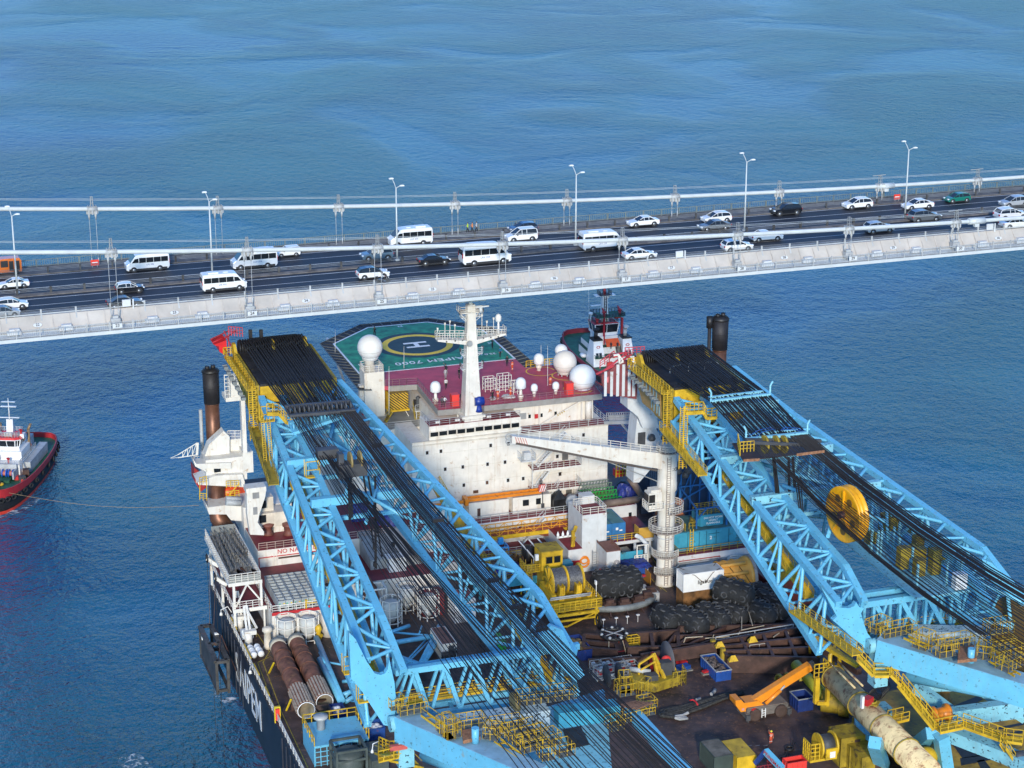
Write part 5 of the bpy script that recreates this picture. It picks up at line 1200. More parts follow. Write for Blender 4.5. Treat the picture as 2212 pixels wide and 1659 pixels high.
r.rail([at('E4',760,1420,'y',268.8),at('E4',980,1260,'y',268.8)],1.1,.8,.05).rail([at('E4',1150,1210,'y',268.8),at('E4',1450,1190,'y',268.8)],1.1,.6,.05)
part('tip_railing',r,mat('rail_red',(.55,.06,.08)),t)
r=MB(); a=[at('E4',x,y,'y',268.5) for x,y in ((970,1215),(1050,1205),(1060,1340),(1120,1310))]; r.bar(a[0],a[1],.25).bar(a[1],a[2],.25).bar(a[2],a[3],.25).bar(a[1],a[3],.2); part('white_bracket',r,WHITE,t)
p=at('R3',620,490,'y',264); part('pale_patch',MB().box(p.x-.6,p.x+.6,263.6,264.6,70.6,70.75),CYAN2,t)
gr=MB()
for x0,x1,y0,y1 in ((565,700,600,575),(725,845,570,560),(865,985,560,555)):
    a,b=at('R3',x0,y0+40,'y',258),at('R3',x1,y1+40,'y',258); gr.path([a,a+Vector((0,0,1.0)),a+Vector((.3,.2,1.3)),b+Vector((-.3,.2,1.3)),b+Vector((0,0,1))],.07,6)
part('rope_guard',gr,GREY,t)
def spread2(x0,y0,x1,y1,b,hy):
    a,c=at('R3',x0,y0,'y',b),at('R3',x1,y1,'y',b)
    m=MB().bar(a,c,.5,.5).bar(a+Vector((.3,1.5,0)),c+Vector((-.3,1.5,0)),.4)
    for e,s in ((a,-1),(c,1)): m.path([e,e+Vector((0,0,1.3)),e+Vector((s*.35,0,1.9))],.14,8)
    part('pendant_frame',m,CYAN2,t); return a,c
a1,c1=spread2(920,862,1430,802,240,0); a2,c2=spread2(1222,1192,1752,1135,228,0)
m=MB()
m.bar(at('R3',1220,1210,'y',226),at('R3',1870,1240,'y',226),.4); m.bar(at('R3',1220,1190,'y',227.5),at('R3',1870,1200,'y',227.5),.4); part('sheave_frame',m,DGREY,t)
q=[at('R3',x,y,'z',66.5) for x,y in ((1100,1220),(1560,1190),(1890,1250),(1890,1290),(1200,1370))]; part('work_platform',MB().prism([(v.x,v.y) for v in q],66.4,66.5),BROWN,t)
q=[at('R3',x,y,'y',222) for x,y in ((1200,1370),(1340,1362),(1660,1320),(1900,1290))]; part('platform_edge',MB().bar(q[0],q[1],.12,.35).bar(q[2],q[3],.12,.35),WOOD,t)
part('platform_railing',MB().rail([at('R3',1170,1300,'y',224),at('R3',1290,1290,'y',224)],1.4,.5,.05).rail([at('R3',1150,1230,'y',225),at('R3',1170,1330,'y',223)],1.4,.5,.05),YEL,t)
sv=MB()
for x in (1385,1480,1550): p=at('R3',x,1230,'y',227); sv.lathe(p,[(1.2,-.15),(1.2,.15)],18,axis='x')
part('block_sheave',sv,YELD,t)
hz=MB()
for x0,y0,x1,y1 in ((1250,1160,1400,1090),(1290,1170,1450,1100),(1540,1100,1740,1130),(1400,1090,1480,1110),(1520,1110,1600,1085),(1600,1085,1730,1120)): hz.path([at('R3',x0,y0,'y',228.3),at('R3',(x0+x1)/2,(y0+y1)/2-14,'y',228.3),at('R3',x1,y1,'y',228.3)],.05,5)
part('blue_hose',hz,BLUE,t)
h0,h1=Vector((108.6,264.6,71.8)),Vector((117.8,264.6,71.8))
ropes(t,h0,h1,a1,c1,26,.045); ropes(t,Vector((109,253,70.4)),Vector((117.6,253,70.4)),at('R3',960,880,'y',239),at('R3',1400,830,'y',239),18,.04)
ropes(t,a1,c1,a2,c2,26,.05)
e0,e1=at('U',2290,1478,'y',170),at('U',2290,1330,'y',176)
ropes(t,at('R3',1600,1150,'y',228),c2,at('U',2300,1352,'y',176),at('U',2300,1320,'y',178),14,.06,sag=1.2)
ropes(t,at('R3',1380,1180,'y',228),at('R3',1640,1150,'y',228),at('U',2300,1430,'y',172),at('U',2300,1360,'y',176),13,.045,sag=1.3)
ropes(t,a2,at('R3',1400,1180,'y',228),at('U',2300,1500,'y',170),at('U',2300,1440,'y',172),11,.045,sag=1.8)
ropes(t,at('R7',60,900,'y',224),at('R7',100,900,'y',224),at('F3',1250,1100,'y',186),at('F3',1380,1150,'y',186),7,.05,sag=1.6)
for x0,x1,y1 in ((1450,1480,1659),(1585,1590,1659),(1460,1500,1659),(1620,1640,1659)): ropes(t,at('R3',x0,1340,'y',226),at('R3',x0+12,1340,'y',226),at('R3',x1,y1,'y',226),at('R3',x1+14,y1,'y',226),3,.04)
ropes(t,at('R6',1640,0,'y',222),at('R6',1690,0,'y',222),at('R6',1700,420,'y',222),at('R6',1730,420,'y',222),4,.04)
c=at('R7',685,1368,'y',212); c2_=at('R7',770,1360,'y',212)
wh=MB()
AX=Matrix.Translation(c)@Matrix.Rotation(R_(9),4,'Z')
prof=[(.5,-.6),(2.8,-.55),(3.4,-.75),(3.55,-.7),(3.55,-.55),(3.35,-.4),(3.35,-.1),(3.55,0),(3.35,.1),(3.35,.4),(3.55,.55),(3.55,.7),(3.4,.75),(2.8,.55),(.5,.6)]
wh.lathe((0,0,0),prof,44,axis='x').tf(AX); wy=mat('sheave_yellow',(.84,.38,.008),.4,rust=.08,rustcol=(.25,.1,.02)); ws=part('giant_sheave',wh,wy,t)
sp=MB()
for i in range(5):
    a=i*2*math.pi/5+.3; sp.bar((-.66,.6*math.cos(a),.6*math.sin(a)),(-.66,3.1*math.cos(a),3.1*math.sin(a)),.3,.22)
sp.tf(AX); part('spoke',sp,wy,ws)
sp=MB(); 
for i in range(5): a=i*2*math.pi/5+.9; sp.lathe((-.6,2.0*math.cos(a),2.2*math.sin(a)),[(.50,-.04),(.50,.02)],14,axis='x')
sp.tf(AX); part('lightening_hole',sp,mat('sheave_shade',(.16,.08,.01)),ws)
hb=MB().lathe((0,0,0),[(.45,-1.25),(.45,1.25)],14,axis='x').tf(AX); part('hub',hb,mat('rust_hub',(.12,.04,.03)),ws)
# winch deck seen between the legs
m=MB(); random.seed(5)
for i in range(14): x=121+random.random()*6; y=206+random.random()*18; m.box(x,x+1.2,y,y+1.2,57.5+random.random()*2,59+random.random()*2)
part('inner_machinery',m,YELD,t)
m=MB()
for i in range(12): x=120.5+random.random()*6; y=204+random.random()*16; m.bar((x,y,57.5),(x,y,61),.25)
m.box(119.5,127,203,226,57.2,57.4); part('inner_platform',m,CYAN2,t)
p=at('F3',1035,450,'y',203); part('white_panel_box',MB().box(p.x-.8,p.x+.8,203,204,p.z-1,p.z+1),CLEAN,t)
walkway(t,at('R3',510,1090,'x',106.4),at('R3',850,1500,'x',106.2),1.2); walkway(t,(109.5,238,62.5),(109.8,212,55),1.2,col=YEL)
walkway(t,at('R8',215,345,'x',106.8),at('R8',745,720,'x',106.8),1.3,nm='side_walkway')
walkway(t,(112,209.5,50),(131,209.5,50),1.1,Vector((0,1,0)),nm='cross_walkway')
cg=MB().rail([at('R3',700,950,'y',245),at('R3',850,940,'y',245),at('R3',880,1000,'y',245),at('R3',970,990,'y',245)],1.3,.7,.05).bar(at('R3',700,960,'y',245),at('R3',850,950,'y',245),.5).bar(at('R3',850,950,'y',245),at('R3',880,1005,'y',245),.4).bar(at('R3',880,1005,'y',245),at('R3',970,998,'y',245),.4)
p=at('R3',705,960,'y',245); cg.ladder((p.x,245,p.z-8),(p.x,245,p.z+1),.5,.3,.05).ladder((p.x-.6,245,p.z-8),(p.x-.6,245,p.z+1),.5,.3,.05)
part('tip_stair',cg,YEL,t)
# ================= THINGS ON THE DECK, PORT SIDE
def two(p,q,n): return Vector(p).lerp(Vector(q),n)
def bxt(name,lab,cat,x0,x1,y0,y1,z0,z1,m,grp=None,**k): return solo(name,lab,cat,MB().box(x0,x1,y0,y1,z0,z1),m,((x0+x1)/2,(y0+y1)/2,z0),group=grp)
PW=mat('batten_pale',(.50,.40,.30),.8,var=.2,scale=2); PCR=mat('pipe_end_cream',(.55,.48,.36),.7,var=.15,rust=.1)
for i,(p,q,lab) in enumerate((((51.8,239.3,35.7),(52.5,260.2,35.7),'rusty steel pile with pale battens, the one nearer the ship side'),((54.6,240.8,35.7),(55.2,260.6,35.7),'rusty steel pile with pale battens, the inboard one'))):
    p,q=Vector(p),Vector(q); t=thing('steel_pile',lab,'pile',(p.x,(p.y+q.y)/2,34),group='rusty steel piles lying on the port deck')
    part('tube',MB().tube(two(p,q,.0),two(p,q,.93),1.15,n=32,caps=False),RUSTP,t)
    part('end_ring',MB().tube(two(p,q,.93),q,1.16,n=32),PCR,t)
    part('lining',MB().tube(p-(q-p).normalized()*.02,two(p,q,.35),1.08,n=32,caps=False).tube(two(p,q,.33),two(p,q,.34),1.08,n=32),PCR,t)
    part('rim',MB().path([p+Vector((1.13*math.cos(a),0,1.13*math.sin(a))) for a in [k*math.pi/16 for k in range(33)]],.07,6),CLEAN,t)
    d=(q-p).normalized(); b=MB()
    for k in range(18):
        a=2*math.pi*k/18; o=Vector((math.cos(a)*1.2,0,math.sin(a)*1.2)); b.bar(two(p,q,.015)+o,two(p,q,.29)+o,.24,.08)
    part('batten',b,PW,t); b=MB()
    for f in (.30,.16,.52,.68,.8): b.path([two(p,q,f)+Vector((1.19*math.cos(a),0,1.19*math.sin(a))) for a in [k*math.pi/12 for k in range(25)]],.05,5)
    part('weld_band',b,RUSTP,t); part('saddle',MB().box(p.x-1.2,p.x+1.2,243,243.4,34,34.9).box(q.x-1.2,q.x+1.2,257,257.4,34,34.9),BROWN,t)
for k,(x,y) in enumerate(((765,500),(838,487),(740,455),(810,445))):
    p=at('D1',x,y,'z',34.9); solo('life_raft_canister',['near left','near right','far left','far right'][k]+' white life raft canister in the block of four by the ship side','life raft',MB().lathe((p.x,p.y,p.z),[(.1,-.8),(.42,-.7),(.48,-.4),(.45,-.35),(.45,.35),(.48,.4),(.42,.7),(.1,.8)],14,axis='y'),CLEAN,(p.x,p.y,34),group='white life raft canisters')
for k,(x,y,l) in enumerate(((49.2,270.2,'white davit with a peaked arm by the rusty post at the ship side'),(49.4,264.9,'white davit beside a bundle of pale cradles, nearer than the other davit'))):
    t=thing('davit_crane',l,'davit',(x,y,34),group='white davits at the ship side'); part('post',MB().tube((x,y,34),(x,y,35.9),.6,.5,14),WHITE,t)
    part('arm',MB().bar((x-.2,y,35.8),(x+.1,y+3.2,38.6),.3).bar((x+.3,y,35.8),(x+.5,y+3.2,38.6),.3).bar((x+.2,y+3.2,38.6),(x+1.3,y+.3,36.2),.25).box(x-.6,x+1.1,y-.4,y+.5,35.6,36.2),WHITE,t); part('cradle',MB().box(x-.7,x+.9,y+1.0,y+2.6,34.4,35.4).tube((x-.5,y+.9,35.6),(x+.9,y+2.6,35.6),.35),WHITE2,t)
def frame_tank(x,y,lab,h=3.9,r=1.55,z=34,col=WHITE):
    t=thing('framed_tank',lab,'tank',(x,y,z),group='white tanks in octagonal frames')
    part('tank',MB().lathe((x,y,z),[(.5,.3),(.95,1.1),(1.0,1.5),(1.25,2.0),(1.3,h-.8),(.9,h-.35),(.2,h-.25)],20),mat('tank_grey',(.52,.53,.51),.5,var=.1),t)
    f=MB(); P=[(x+r*math.cos(a),y+r*math.sin(a)) for a in [math.pi/8+k*math.pi/4 for k in range(8)]]
    for k in range(8):
        f.bar((*P[k],z),(*P[k],z+h),.15)
        for zz in (.5,1.5,2.6,h): f.bar((*P[k],z+zz),(*P[(k+1)%8],z+zz),.11)
    part('frame',f,col,t)
frame_tank(54.7,263.9,'framed tank with a yellow tag against the port deckhouse, left one'); frame_tank(57.7,263.7,'framed tank with a red striped ladder against the port deckhouse, right one')
frame_tank(70.4,265.4,'framed tank nearest to the viewer of the three under the port boom'); frame_tank(73.8,269.2,'framed tank farthest back of the three under the port boom'); frame_tank(76.1,265.8,'framed tank farthest right of the three under the port boom')
frame_tank(124.2,263.6,'framed tank against the starboard deckhouse right of the lashing rack board',h=3.6,r=1.5)
solo('vertical_tank','plain white standing cylinder behind the port boom leg','tank',MB().lathe((61.0,264.6,34),[(1.15,0),(1.15,3.2),(.8,3.5),(.01,3.6)],20),WHITE,(61,264.6,34))
s_=MB(); 
# bins
OR=('first','second','third','fourth','fifth','sixth','seventh','eighth','ninth')
p0=(54.6,266.5); bm=MB()
bm.box(-.5,.5,-.48,-.44,0,1.55).box(-.5,.5,.44,.48,0,1.55).box(-.5,-.46,-.44,.44,0,1.55).box(.46,.5,-.44,.44,0,1.55).box(-.46,.46,-.44,.44,0,.1)
bm.box(-.46,.46,-.44,.44,.5,.55,mi=1)
for s in (-.5,.5): bm.box(s-.05,s+.05,-.53,.53,1.5,1.58)
for s in (-.5,.5): bm.box(-.5,.5,s-.05,s+.05,1.5,1.58)
bm.box(-.35,.35,-.50,-.485,.25,.5,mi=2); bm.box(-.42,-.2,-.50,-.485,.95,1.2,mi=3); bm.box(.2,.4,-.50,-.485,1.0,1.2,mi=4)
BG=mat('bin_grey',(.36,.39,.40),.5,var=.15,rust=.06,rustcol=(.2,.12,.08)); BI=[mat('bin_load_blue',(.015,.035,.11),.8,var=.4,scale=3),mat('bin_load_brown',(.07,.04,.03),.9,var=.4,scale=4),mat('bin_load_grey',(.09,.085,.08),.9,var=.3,scale=4)]
TG=mat('tag_green',(.02,.35,.2),.5); TY=mat('tag_yellow',(.8,.55,.02),.5)
first=None
for i in range(7):
    for j in range(9):
        b=(p0[0]+i*1.07+(.12 if i>1 else 0),p0[1]+j*1.06,37.96)
        if first is None:
            first=solo('cargo_bin','open grey metal bin in the packed block on the port deckhouse roof','bin',bm,[BG,BI[0],BLACK,TG,TY],b,group='open grey bins in rows on the port deckhouse roof',local=True); o=first
        else: o=copy(first,base=b)
        o['label']='open grey bin, %s from left in the %s row of bins'%(OR[i],OR[j] if j else 'nearest')
        o.material_slots[1].link='OBJECT'; o.material_slots[1].material=BI[(i*3+j*5+i*j)%3]
        if j>0:
            for k in (3,4): o.material_slots[k].link='OBJECT'; o.material_slots[k].material=BG
solo('yellow_guard_bar','yellow bent guard bar before the bins','guard rail',MB().path([(58.2,265.9,38.9),(58.4,265.7,38.75),(60.6,265.7,38.8),(60.8,265.9,39.3)],.08,6).bar((58.0,265.75,37.9),(58.0,265.75,39.4),.2).bar((61,265.75,37.9),(61,265.75,39.4),.2),YEL,(59.5,265.8,38))
# junk platform at the ship side
t=thing('storage_platform','railed white platform full of grey steel frames above the port ship side','platform',(50,278,34))
part('upper_floor',MB().box(47.7,52.3,268.7,287.2,41.8,42.0),GREY,t); part('lower_floor',MB().box(48.1,52.9,268.5,287,37.8,38),MAROON,t)
f=MB().box(47.6,52.4,268.55,268.7,41.55,42.05).box(47.55,47.7,268.6,287.2,41.55,42.05).box(48.0,52.9,268.35,268.5,37.5,38.05)
for x,y in ((48.3,268.8),(52.2,268.8),(48.3,278),(52.2,278),(48.3,286.8)): f.bar((x,y,34 if x<50 else 38),(x,y,41.8),.34)
f.bar((48.5,268.7,38.3),(50.2,268.7,41.6),.22).bar((52.0,268.7,39),(50.2,268.7,41.6),.22).bar((52.5,268.6,34),(52.5,268.6,37.8),.25)
part('frame',f,WHITE,t)
part('railing',MB().rail([(47.7,287,42),(47.7,268.7,42),(52.2,268.7,42),(52.2,287,42)],1.3,.9,.04,4).rail([(48.1,268.5,38),(51.8,268.5,38)],1.1,.9,.04).rail([(48.0,287,38),(48.0,268.5,38)],1.1,1.2,.04),WHITE,t)
part('mesh_panel',MB().box(48.6,52.2,286.9,287,42,43.6).box(47.75,52.2,268.75,268.8,42,42.9),mat('mesh_grey',(.23,.24,.23),.7,var=.2,scale=6),t)
random.seed(3); JG=mat('weathered_frame_grey',(.24,.225,.20),.7,var=.3,scale=1.5,rust=.15)
for k,(x0,y0,x1,y1,z,lab) in enumerate(((48.2,270.5,48.6,286.5,42.3,'long grey lattice gangway along the outer rail'),(49.0,271,49.3,285,42.3,'second grey lattice gangway from the outer rail'),(50.2,275,50.0,286.4,42.6,'grey lattice gangway lying on the others, middle of the platform'),(51.0,270.4,50.2,277.5,42.6,'short solid grey gangway near the inner front corner'),(51.8,277,51.5,286,42.4,'wide grey grating stack at the inner rail'))):
    m=MB(); a,b=Vector((x0,y0,z)),Vector((x1,y1,z)); m.bar(a,b,.6,.12)
    for s in (-.3,.3):
        for h in (.1,.9): m.bar(a+Vector((s,0,h)),b+Vector((s,0,h)),.09)
        for i in range(14): m.bar(two(a,b,i/14)+Vector((s,0,.1 if i%2 else .9)),two(a,b,(i+1)/14)+Vector((s,0,.9 if i%2 else .1)),.07)
    solo('gangway_section',lab,'gangway',m,JG,a,group='grey gangway sections on the storage platform')
m=MB()
for i in range(9): m.cbox((49+random.random()*2.6,270+random.random()*3,42.2),.4+random.random(),.8+random.random(),.3,random.random())
solo('scrap_heap','rusty scrap heap on the near end of the storage platform','scrap',m,BROWN,(50,271,42),kind=None)
for k,(x,y) in enumerate(((360,530),(492,838))):
    p=at('E2',x,y,'x',46.9); t=thing('fairlead_wheel',['far','near'][k]+' black spoked anchor wheel on a white bracket outside the ship side','wheel',p,group='anchor wheels outside the ship side')
    w=MB().torus(p,.62,.1,'x',20,8)
    for i in range(5): a=i*1.2566; w.bar(p,p+Vector((0,.6*math.cos(a),.6*math.sin(a))),.14)
    part('wheel',w,BLACK,t); part('bracket',MB().bar(p,p+Vector((1.6,-.6,-1.2)),.35,.5),WHITE,t); part('anchor_wire',MB().bar(p+Vector((-.1,-.6,0)),(p.x-.4,p.y-3,12),.06),BLACK,t)
# hanging fender rack
t=thing('anchor_rack','dark steel rack hanging outside the port hull under chains','rack',(46.2,270.5,27)); m=MB(); RS=mat('wet_dark_steel',(.07,.065,.06),.5,var=.3,rust=.15)
A=[(44.6,264.5),(44.6,277),(46.2,277),(46.2,264.5)]
m.box(44.5,44.8,264.4,277,27.6,32.2)
for z in (27.7,32.2):
    for a,b in zip(A,A[1:]+A[:1]): m.bar((*a,z),(*b,z),.7 if z>30 else .4,.4)
for a in A: m.bar((*a,27.2),(*a,32.2),.4)
m.bar((44.6,270.5,32.2),(46.2,270.5,32.2),.4).bar((46.2,276.5,28.5),(48,276.5,28.5),.5)
part('frame',m,RS,t); part('chain',MB().bar((46.4,276,32),(47.6,280,37),.09).bar((46.4,276,32),(46.5,270,33.5),.12).bar((46.5,270.5,33.4),(45,265,32.2),.12).bar((46.5,270.5,33.4),(47.5,265.5,30),.12).bar((46,277,32.2),(47.0,280,41),.06),BROWN,t)
part('white_marker',MB().box(44.3,44.45,274.2,274.6,31.3,31.9).box(46.0,46.6,273,273.4,32.3,32.6),CLEAN,t)
for z_,x0,y0,x1,y1,h in (('D1',440,110,545,80,1),('D1',735,700,790,670,1)):
    p=at(z_,x1,y1,'x',48.2); q=at(z_,x0,y0,'x',46.8); solo('overside_lamp','curved floodlight arm over the ship side, %s one'%('far' if x0<500 else 'near'),'lamp',MB().path([p,p+Vector((-.5,.1,.9)),q+Vector((0,0,.8)),q+Vector((0,0,.3))],.07,6).lathe(q,[(.28,0),(.2,.3),(.06,.45)],12),WHITE,p,group='floodlight arms over the ship side')
for x0,y0,x1,y1,l in ((975,595,925,700,'far'),(1150,965,1100,1080,'near')):
    p=at('D1',x1,y1,'z',34); q=at('D1',x0,y0,'z',36.1); solo('yellow_prop','%s yellow slanting prop beside the outer rusty pile'%l,'prop',MB().bar(p,q,.18),TY,p,group='yellow props beside the outer pile')
t=thing('fire_station','red panel in a yellow frame by the port rail','cabinet',(49.0,239,34)); p=at('D1',1015,1200,'z',34)
part('panel',MB().box(p.x-.3,p.x+.3,p.y,p.y+.2,34.3,35.9),RB,t); part('frame',MB().box(p.x-.4,p.x-.3,p.y-.1,p.y+.3,34,36.1).box(p.x+.3,p.x+.4,p.y-.1,p.y+.3,34,36.1).box(p.x-.4,p.x+.4,p.y-.1,p.y+.3,36.1,36.25),TY,t)
solo('white_capstan','cream bollard column at the head of the outer pile','bollard',MB().lathe(at('D1',915,440,'z',34),[(.7,0),(.55,.4),(.5,2.4),(.75,2.6),(.7,3.0),(.3,3.2)],14),mat('cream_paint',(.66,.58,.47)),at('D1',915,440,'z',34))
p=at('D1',1430,380,'z',34); solo('yellow_pump','yellow pump body right of the framed tanks','pump',MB().lathe((p.x,p.y,34.2),[(.3,0),(.5,.5),(.3,1.2),(.55,1.8),(.3,2.4)],10).cbox((p.x,p.y-.3,35),1.0,.5,.4,.5),YEL,p)
# cyan lattice pieces lying on the deck
def pieces(lab,segs,r,z=35.2):
    t=thing('boom_section',lab,'boom section',at(segs[0][0],segs[0][1],segs[0][2],'z',34),group='loose pale blue lattice sections on the deck'); m=MB(); b=MB()
    for s in segs:
        zn,x0,y0,x1,y1,rr=s[:6]; z0=s[6] if len(s)>6 else z; (m if rr>.22 else b).tube(at(zn,x0,y0,'z',z0),at(zn,x1,y1,'z',z0+.4),rr,n=12)
    part('main_tube',m,CYAN,t); part('brace',b,CYAN,t)
pieces('loose pale blue tubular section right of the inboard rusty pile',[('D1',1405,340,1668,975,.4),('D1',1440,560,1655,985,.45),('D1',1435,490,1490,600,.15),('D1',1500,585,1700,620,.14),('D1',1675,785,1760,775,.25),('D1',1650,930,1800,870,.33),('D1',1700,990,1850,900,.3),('D1',1760,985,1890,990,.12),('D1',1700,950,1790,830,.14)],.4)
pieces('loose pale blue tubular section behind the port cross truss',[('D2',270,75,480,0,.28),('D2',290,160,700,95,.35),('D2',330,60,670,90,.16),('D2',325,62,302,140,.14),('D2',590,0,565,75,.13),('D2',745,0,575,340,.33),('D2',762,72,590,355,.4),('D2',700,92,400,390,.13),('D2',640,110,460,305,.12),('D2',310,255,660,385,.42),('D2',315,335,400,400,.2),('D2',420,400,550,360,.3)],.4)
# containers and skips
def container(lab,x0,x1,y0,y1,z0,z1,m,roof=None,grp=None,name='shipping_container',rib='x'):
    t=thing(name,lab,'container',((x0+x1)/2,(y0+y1)/2,z0),group=grp)
    part('body',MB().box(x0,x1,y0,y1,z0,z1),m,t)
    r=MB(); k=int((x1-x0)/.28)
    for i in range(k): x=x0+.12+(x1-x0-.24)*(i+.5)/k; r.box(x-.06,x+.06,y0-.03,y0,z0+.18,z1-.16)
    k=int((y1-y0)/.28)
    for i in range(k): y=y0+.12+(y1-y0-.24)*(i+.5)/k; r.box(x0-.03,x0,y-.06,y+.06,z0+.18,z1-.16)
    part('corrugation',r,m,t)
    f=MB()
    for x in (x0,x1):
        for y in (y0,y1): f.box(x-.07,x+.07,y-.07,y+.07,z0,z1+.02)
    for z in (z0+.07,z1-.05):
        for y in (y0,y1): f.box(x0,x1,y-.06,y+.06,z-.07,z+.07)
        for x in (x0,x1): f.box(x-.06,x+.06,y0,y1,z-.07,z+.07)
    part('corner_frame',f,m,t)
    part('roof',MB().box(x0+.06,x1-.06,y0+.06,y1-.06,z1,z1+.03),roof or m,t); return t
def skip(lab,x0,x1,y0,y1,z0,h,m,load=None,loadm=None,grp=None,rim=None,cat='skip'):
    t=thing('cargo_skip',lab,cat,((x0+x1)/2,(y0+y1)/2,z0),group=grp); w=.08
    part('box',MB().box(x0,x1,y0,y0+w,z0,z0+h).box(x0,x1,y1-w,y1,z0,z0+h).box(x0,x0+w,y0+w,y1-w,z0,z0+h).box(x1-w,x1,y0+w,y1-w,z0,z0+h).box(x0+w,x1-w,y0+w,y1-w,z0,z0+.15),m,t)
    r=MB(); 
    for y in (y0,y1): r.box(x0-.06,x1+.06,y-.07,y+.07,z0+h-.05,z0+h+.06)
    for x in (x0,x1): r.box(x-.07,x+.07,y0,y1,z0+h-.05,z0+h+.06)
    part('rim',r,rim or m,t); r=MB()
    for i in range(int((x1-x0)/.7)+1): r.box(x0+i*.7-.04,x0+i*.7+.04,y0-.06,y0,z0,z0+h)
    for i in range(int((y1-y0)/.7)+1): r.box(x0-.06,x0,y0+i*.7-.04,y0+i*.7+.04,z0,z0+h)
    part('wall_rib',r,m,t)
    if load:
        random.seed(int(x0*10)); l=MB()
        for i in range(load): l.sphere((x0+.3+random.random()*(x1-x0-.6),y0+.3+random.random()*(y1-y0-.6),z0+h*.6+random.random()*.35),.22+random.random()*.3,9,6,sz=.7)
        l.box(x0+w,x1-w,y0+w,y1-w,z0+h*.35,z0+h*.55); part('load',l,loadm,t)
    return t
BAG=mat('white_bag',(.62,.63,.66),.7,var=.2,scale=2); JUNK=mat('mixed_scrap',(.14,.11,.10),.8,var=.5,scale=5,rust=.2); BST=mat('dark_blue_skip',(.012,.035,.17),.5,var=.15,rust=.08)
def rect(z,xl,yl,xr,yr,d,zz=34):
    p=at(z,xl,yl,'z',zz); q=at(z,xr,yr,'z',zz); return p.x,max(p.x+.5,q.x),(p.y+q.y)/2,(p.y+q.y)/2+d
def S_(lab,z,xl,yl,xr,yr,d,h,m,**k): x0,x1,y0,y1=rect(z,xl,yl,xr,yr,d); skip(lab,x0,x1,y0,y1,34,h,m,**k)
S_('dirty brown skip at the mouth of the inboard pile','D1',1420,1215,1565,1195,2.2,1.5,mat('brown_skip',(.15,.10,.08),.7,rust=.2),grp='skips at the port crane foot')
S_('dark blue skip with a few white bags in it','D1',1600,1235,1722,1215,3.0,1.6,BST,load=6,loadm=BAG,grp='skips at the port crane foot')
S_('green and yellow skip heaped with netted white bags','D1',1480,1335,1622,1315,2.8,1.0,mat('green_skip',(.05,.22,.15),.6,rust=.1),load=22,loadm=BAG,rim=YELD,grp='skips at the port crane foot')
S_('old green skip filled with scrap beside the netted bags','D1',1320,1370,1465,1350,3.4,.9,mat('olive_skip',(.06,.10,.06),.7,rust=.2),load=10,loadm=JUNK,grp='skips at the port crane foot')
S_('wide blue skip with white bags at the port boom foot','D1',1880,1385,2110,1370,2.6,1.5,BLUE,load=16,loadm=BAG,grp='skips at the port crane foot')
t=container('white reefer container with a rusty roof behind the port cross truss',*rect('D2',762,300,905,310,5.6),34,36.5,WHITE,roof=mat('rusty_roof',(.22,.10,.075),.8,rust=.2)); x0,x1,y0,y1=rect('D2',762,300,905,310,6)
part('cooling_unit',MB().box(x0+.9,x0+1.7,y0-.15,y0-.04,35.2,36.2).box(x0+.3,x0+1.9,y0-.2,y0-.04,34.6,35.3),DGREY,t)
p=at('D2',830,340,'z',34); solo('generator_set','black generator on a frame before the white reefer','generator',MB().box(p.x-.9,p.x+.9,p.y-.6,p.y+.6,34.6,35.6).bar((p.x-.8,p.y-.5,34),(p.x-.8,p.y-.5,34.7),.15).bar((p.x+.8,p.y-.5,34),(p.x+.8,p.y-.5,34.7),.15).path([(p.x+.7,p.y,35.5),(p.x+.9,p.y,36.2),(p.x+1.2,p.y,35.4)],.12,6),BLACK,p)
container('dark grey container half hidden by the port boom',*rect('D2',1150,235,1260,240,3),34,36.3,DGREY); container('bright green container half hidden by the port boom',*rect('D2',1262,260,1340,265,3),34,36,GRN)
S_('dark blue skip full of yellow-ended drums right of the port boom foot','D2',1965,318,2105,305,5.2,1.5,BST,load=30,loadm=mat('drum_brown',(.22,.15,.06),.7,var=.4,scale=3))
# cyan machine house near the port rail
t=thing('machinery_skid','pale blue machinery skid with yellow rails and a round vent at the bottom left','machinery',(56,225,34)); x0,x1,y0,y1=rect('D1',1385,1640,1600,1640,6.5); x1=x0+7
part('house',MB().box(x0,x1,y0+.3,y1,34,36.9).box(x0,x1,y0,y0+.3,36.6,36.9),CYAN,t); g=MB()
for i in range(9): g.bar((x0+i*.8,y0+.1,34),(x0+i*.8,y0+.1,36.6),.1)
for z in (34.6,35.3,36.0): g.bar((x0,y0+.1,z),(x0+6.4,y0+.1,z),.09)
part('side_lattice',g,CYAN,t); part('inside_gear',MB().box(x0+.2,x1-.2,y0+.2,y0+.29,34.1,36.5),DGREY,t)
part('railing',MB().rail([(x0,y0,36.9),(x0,y1,36.9),(x1,y1,36.9),(x1,y0,36.9)],1.2,1.2,.055,2),YEL,t); part('vent',MB().lathe((x0+1.9,y0+4.4,36.9),[(.55,0),(.55,1.4),(.9,1.5),(.95,1.8),(.3,1.9)],16),STEELW,t)
t=thing('grey_tank_frame','dark green-grey tank in a square lifting frame at the bottom left','tank',(61,222,34)); x0,x1,y0,y1=rect('D1',1590,1655,1930,1650,3.4,36); x0+=.2
DG=mat('grey_green_frame',(.07,.09,.085),.6,var=.2); f=MB()
for x in (x0,x1):
    for y in (y0,y1): f.bar((x,y,34),(x,y,38.2),.3)
for z in (36.9,38.2):
    f.bar((x0,y0,z),(x1,y0,z),.28).bar((x0,y1,z),(x1,y1,z),.28).bar((x0,y0,z),(x0,y1,z),.28).bar((x1,y0,z),(x1,y1,z),.28)
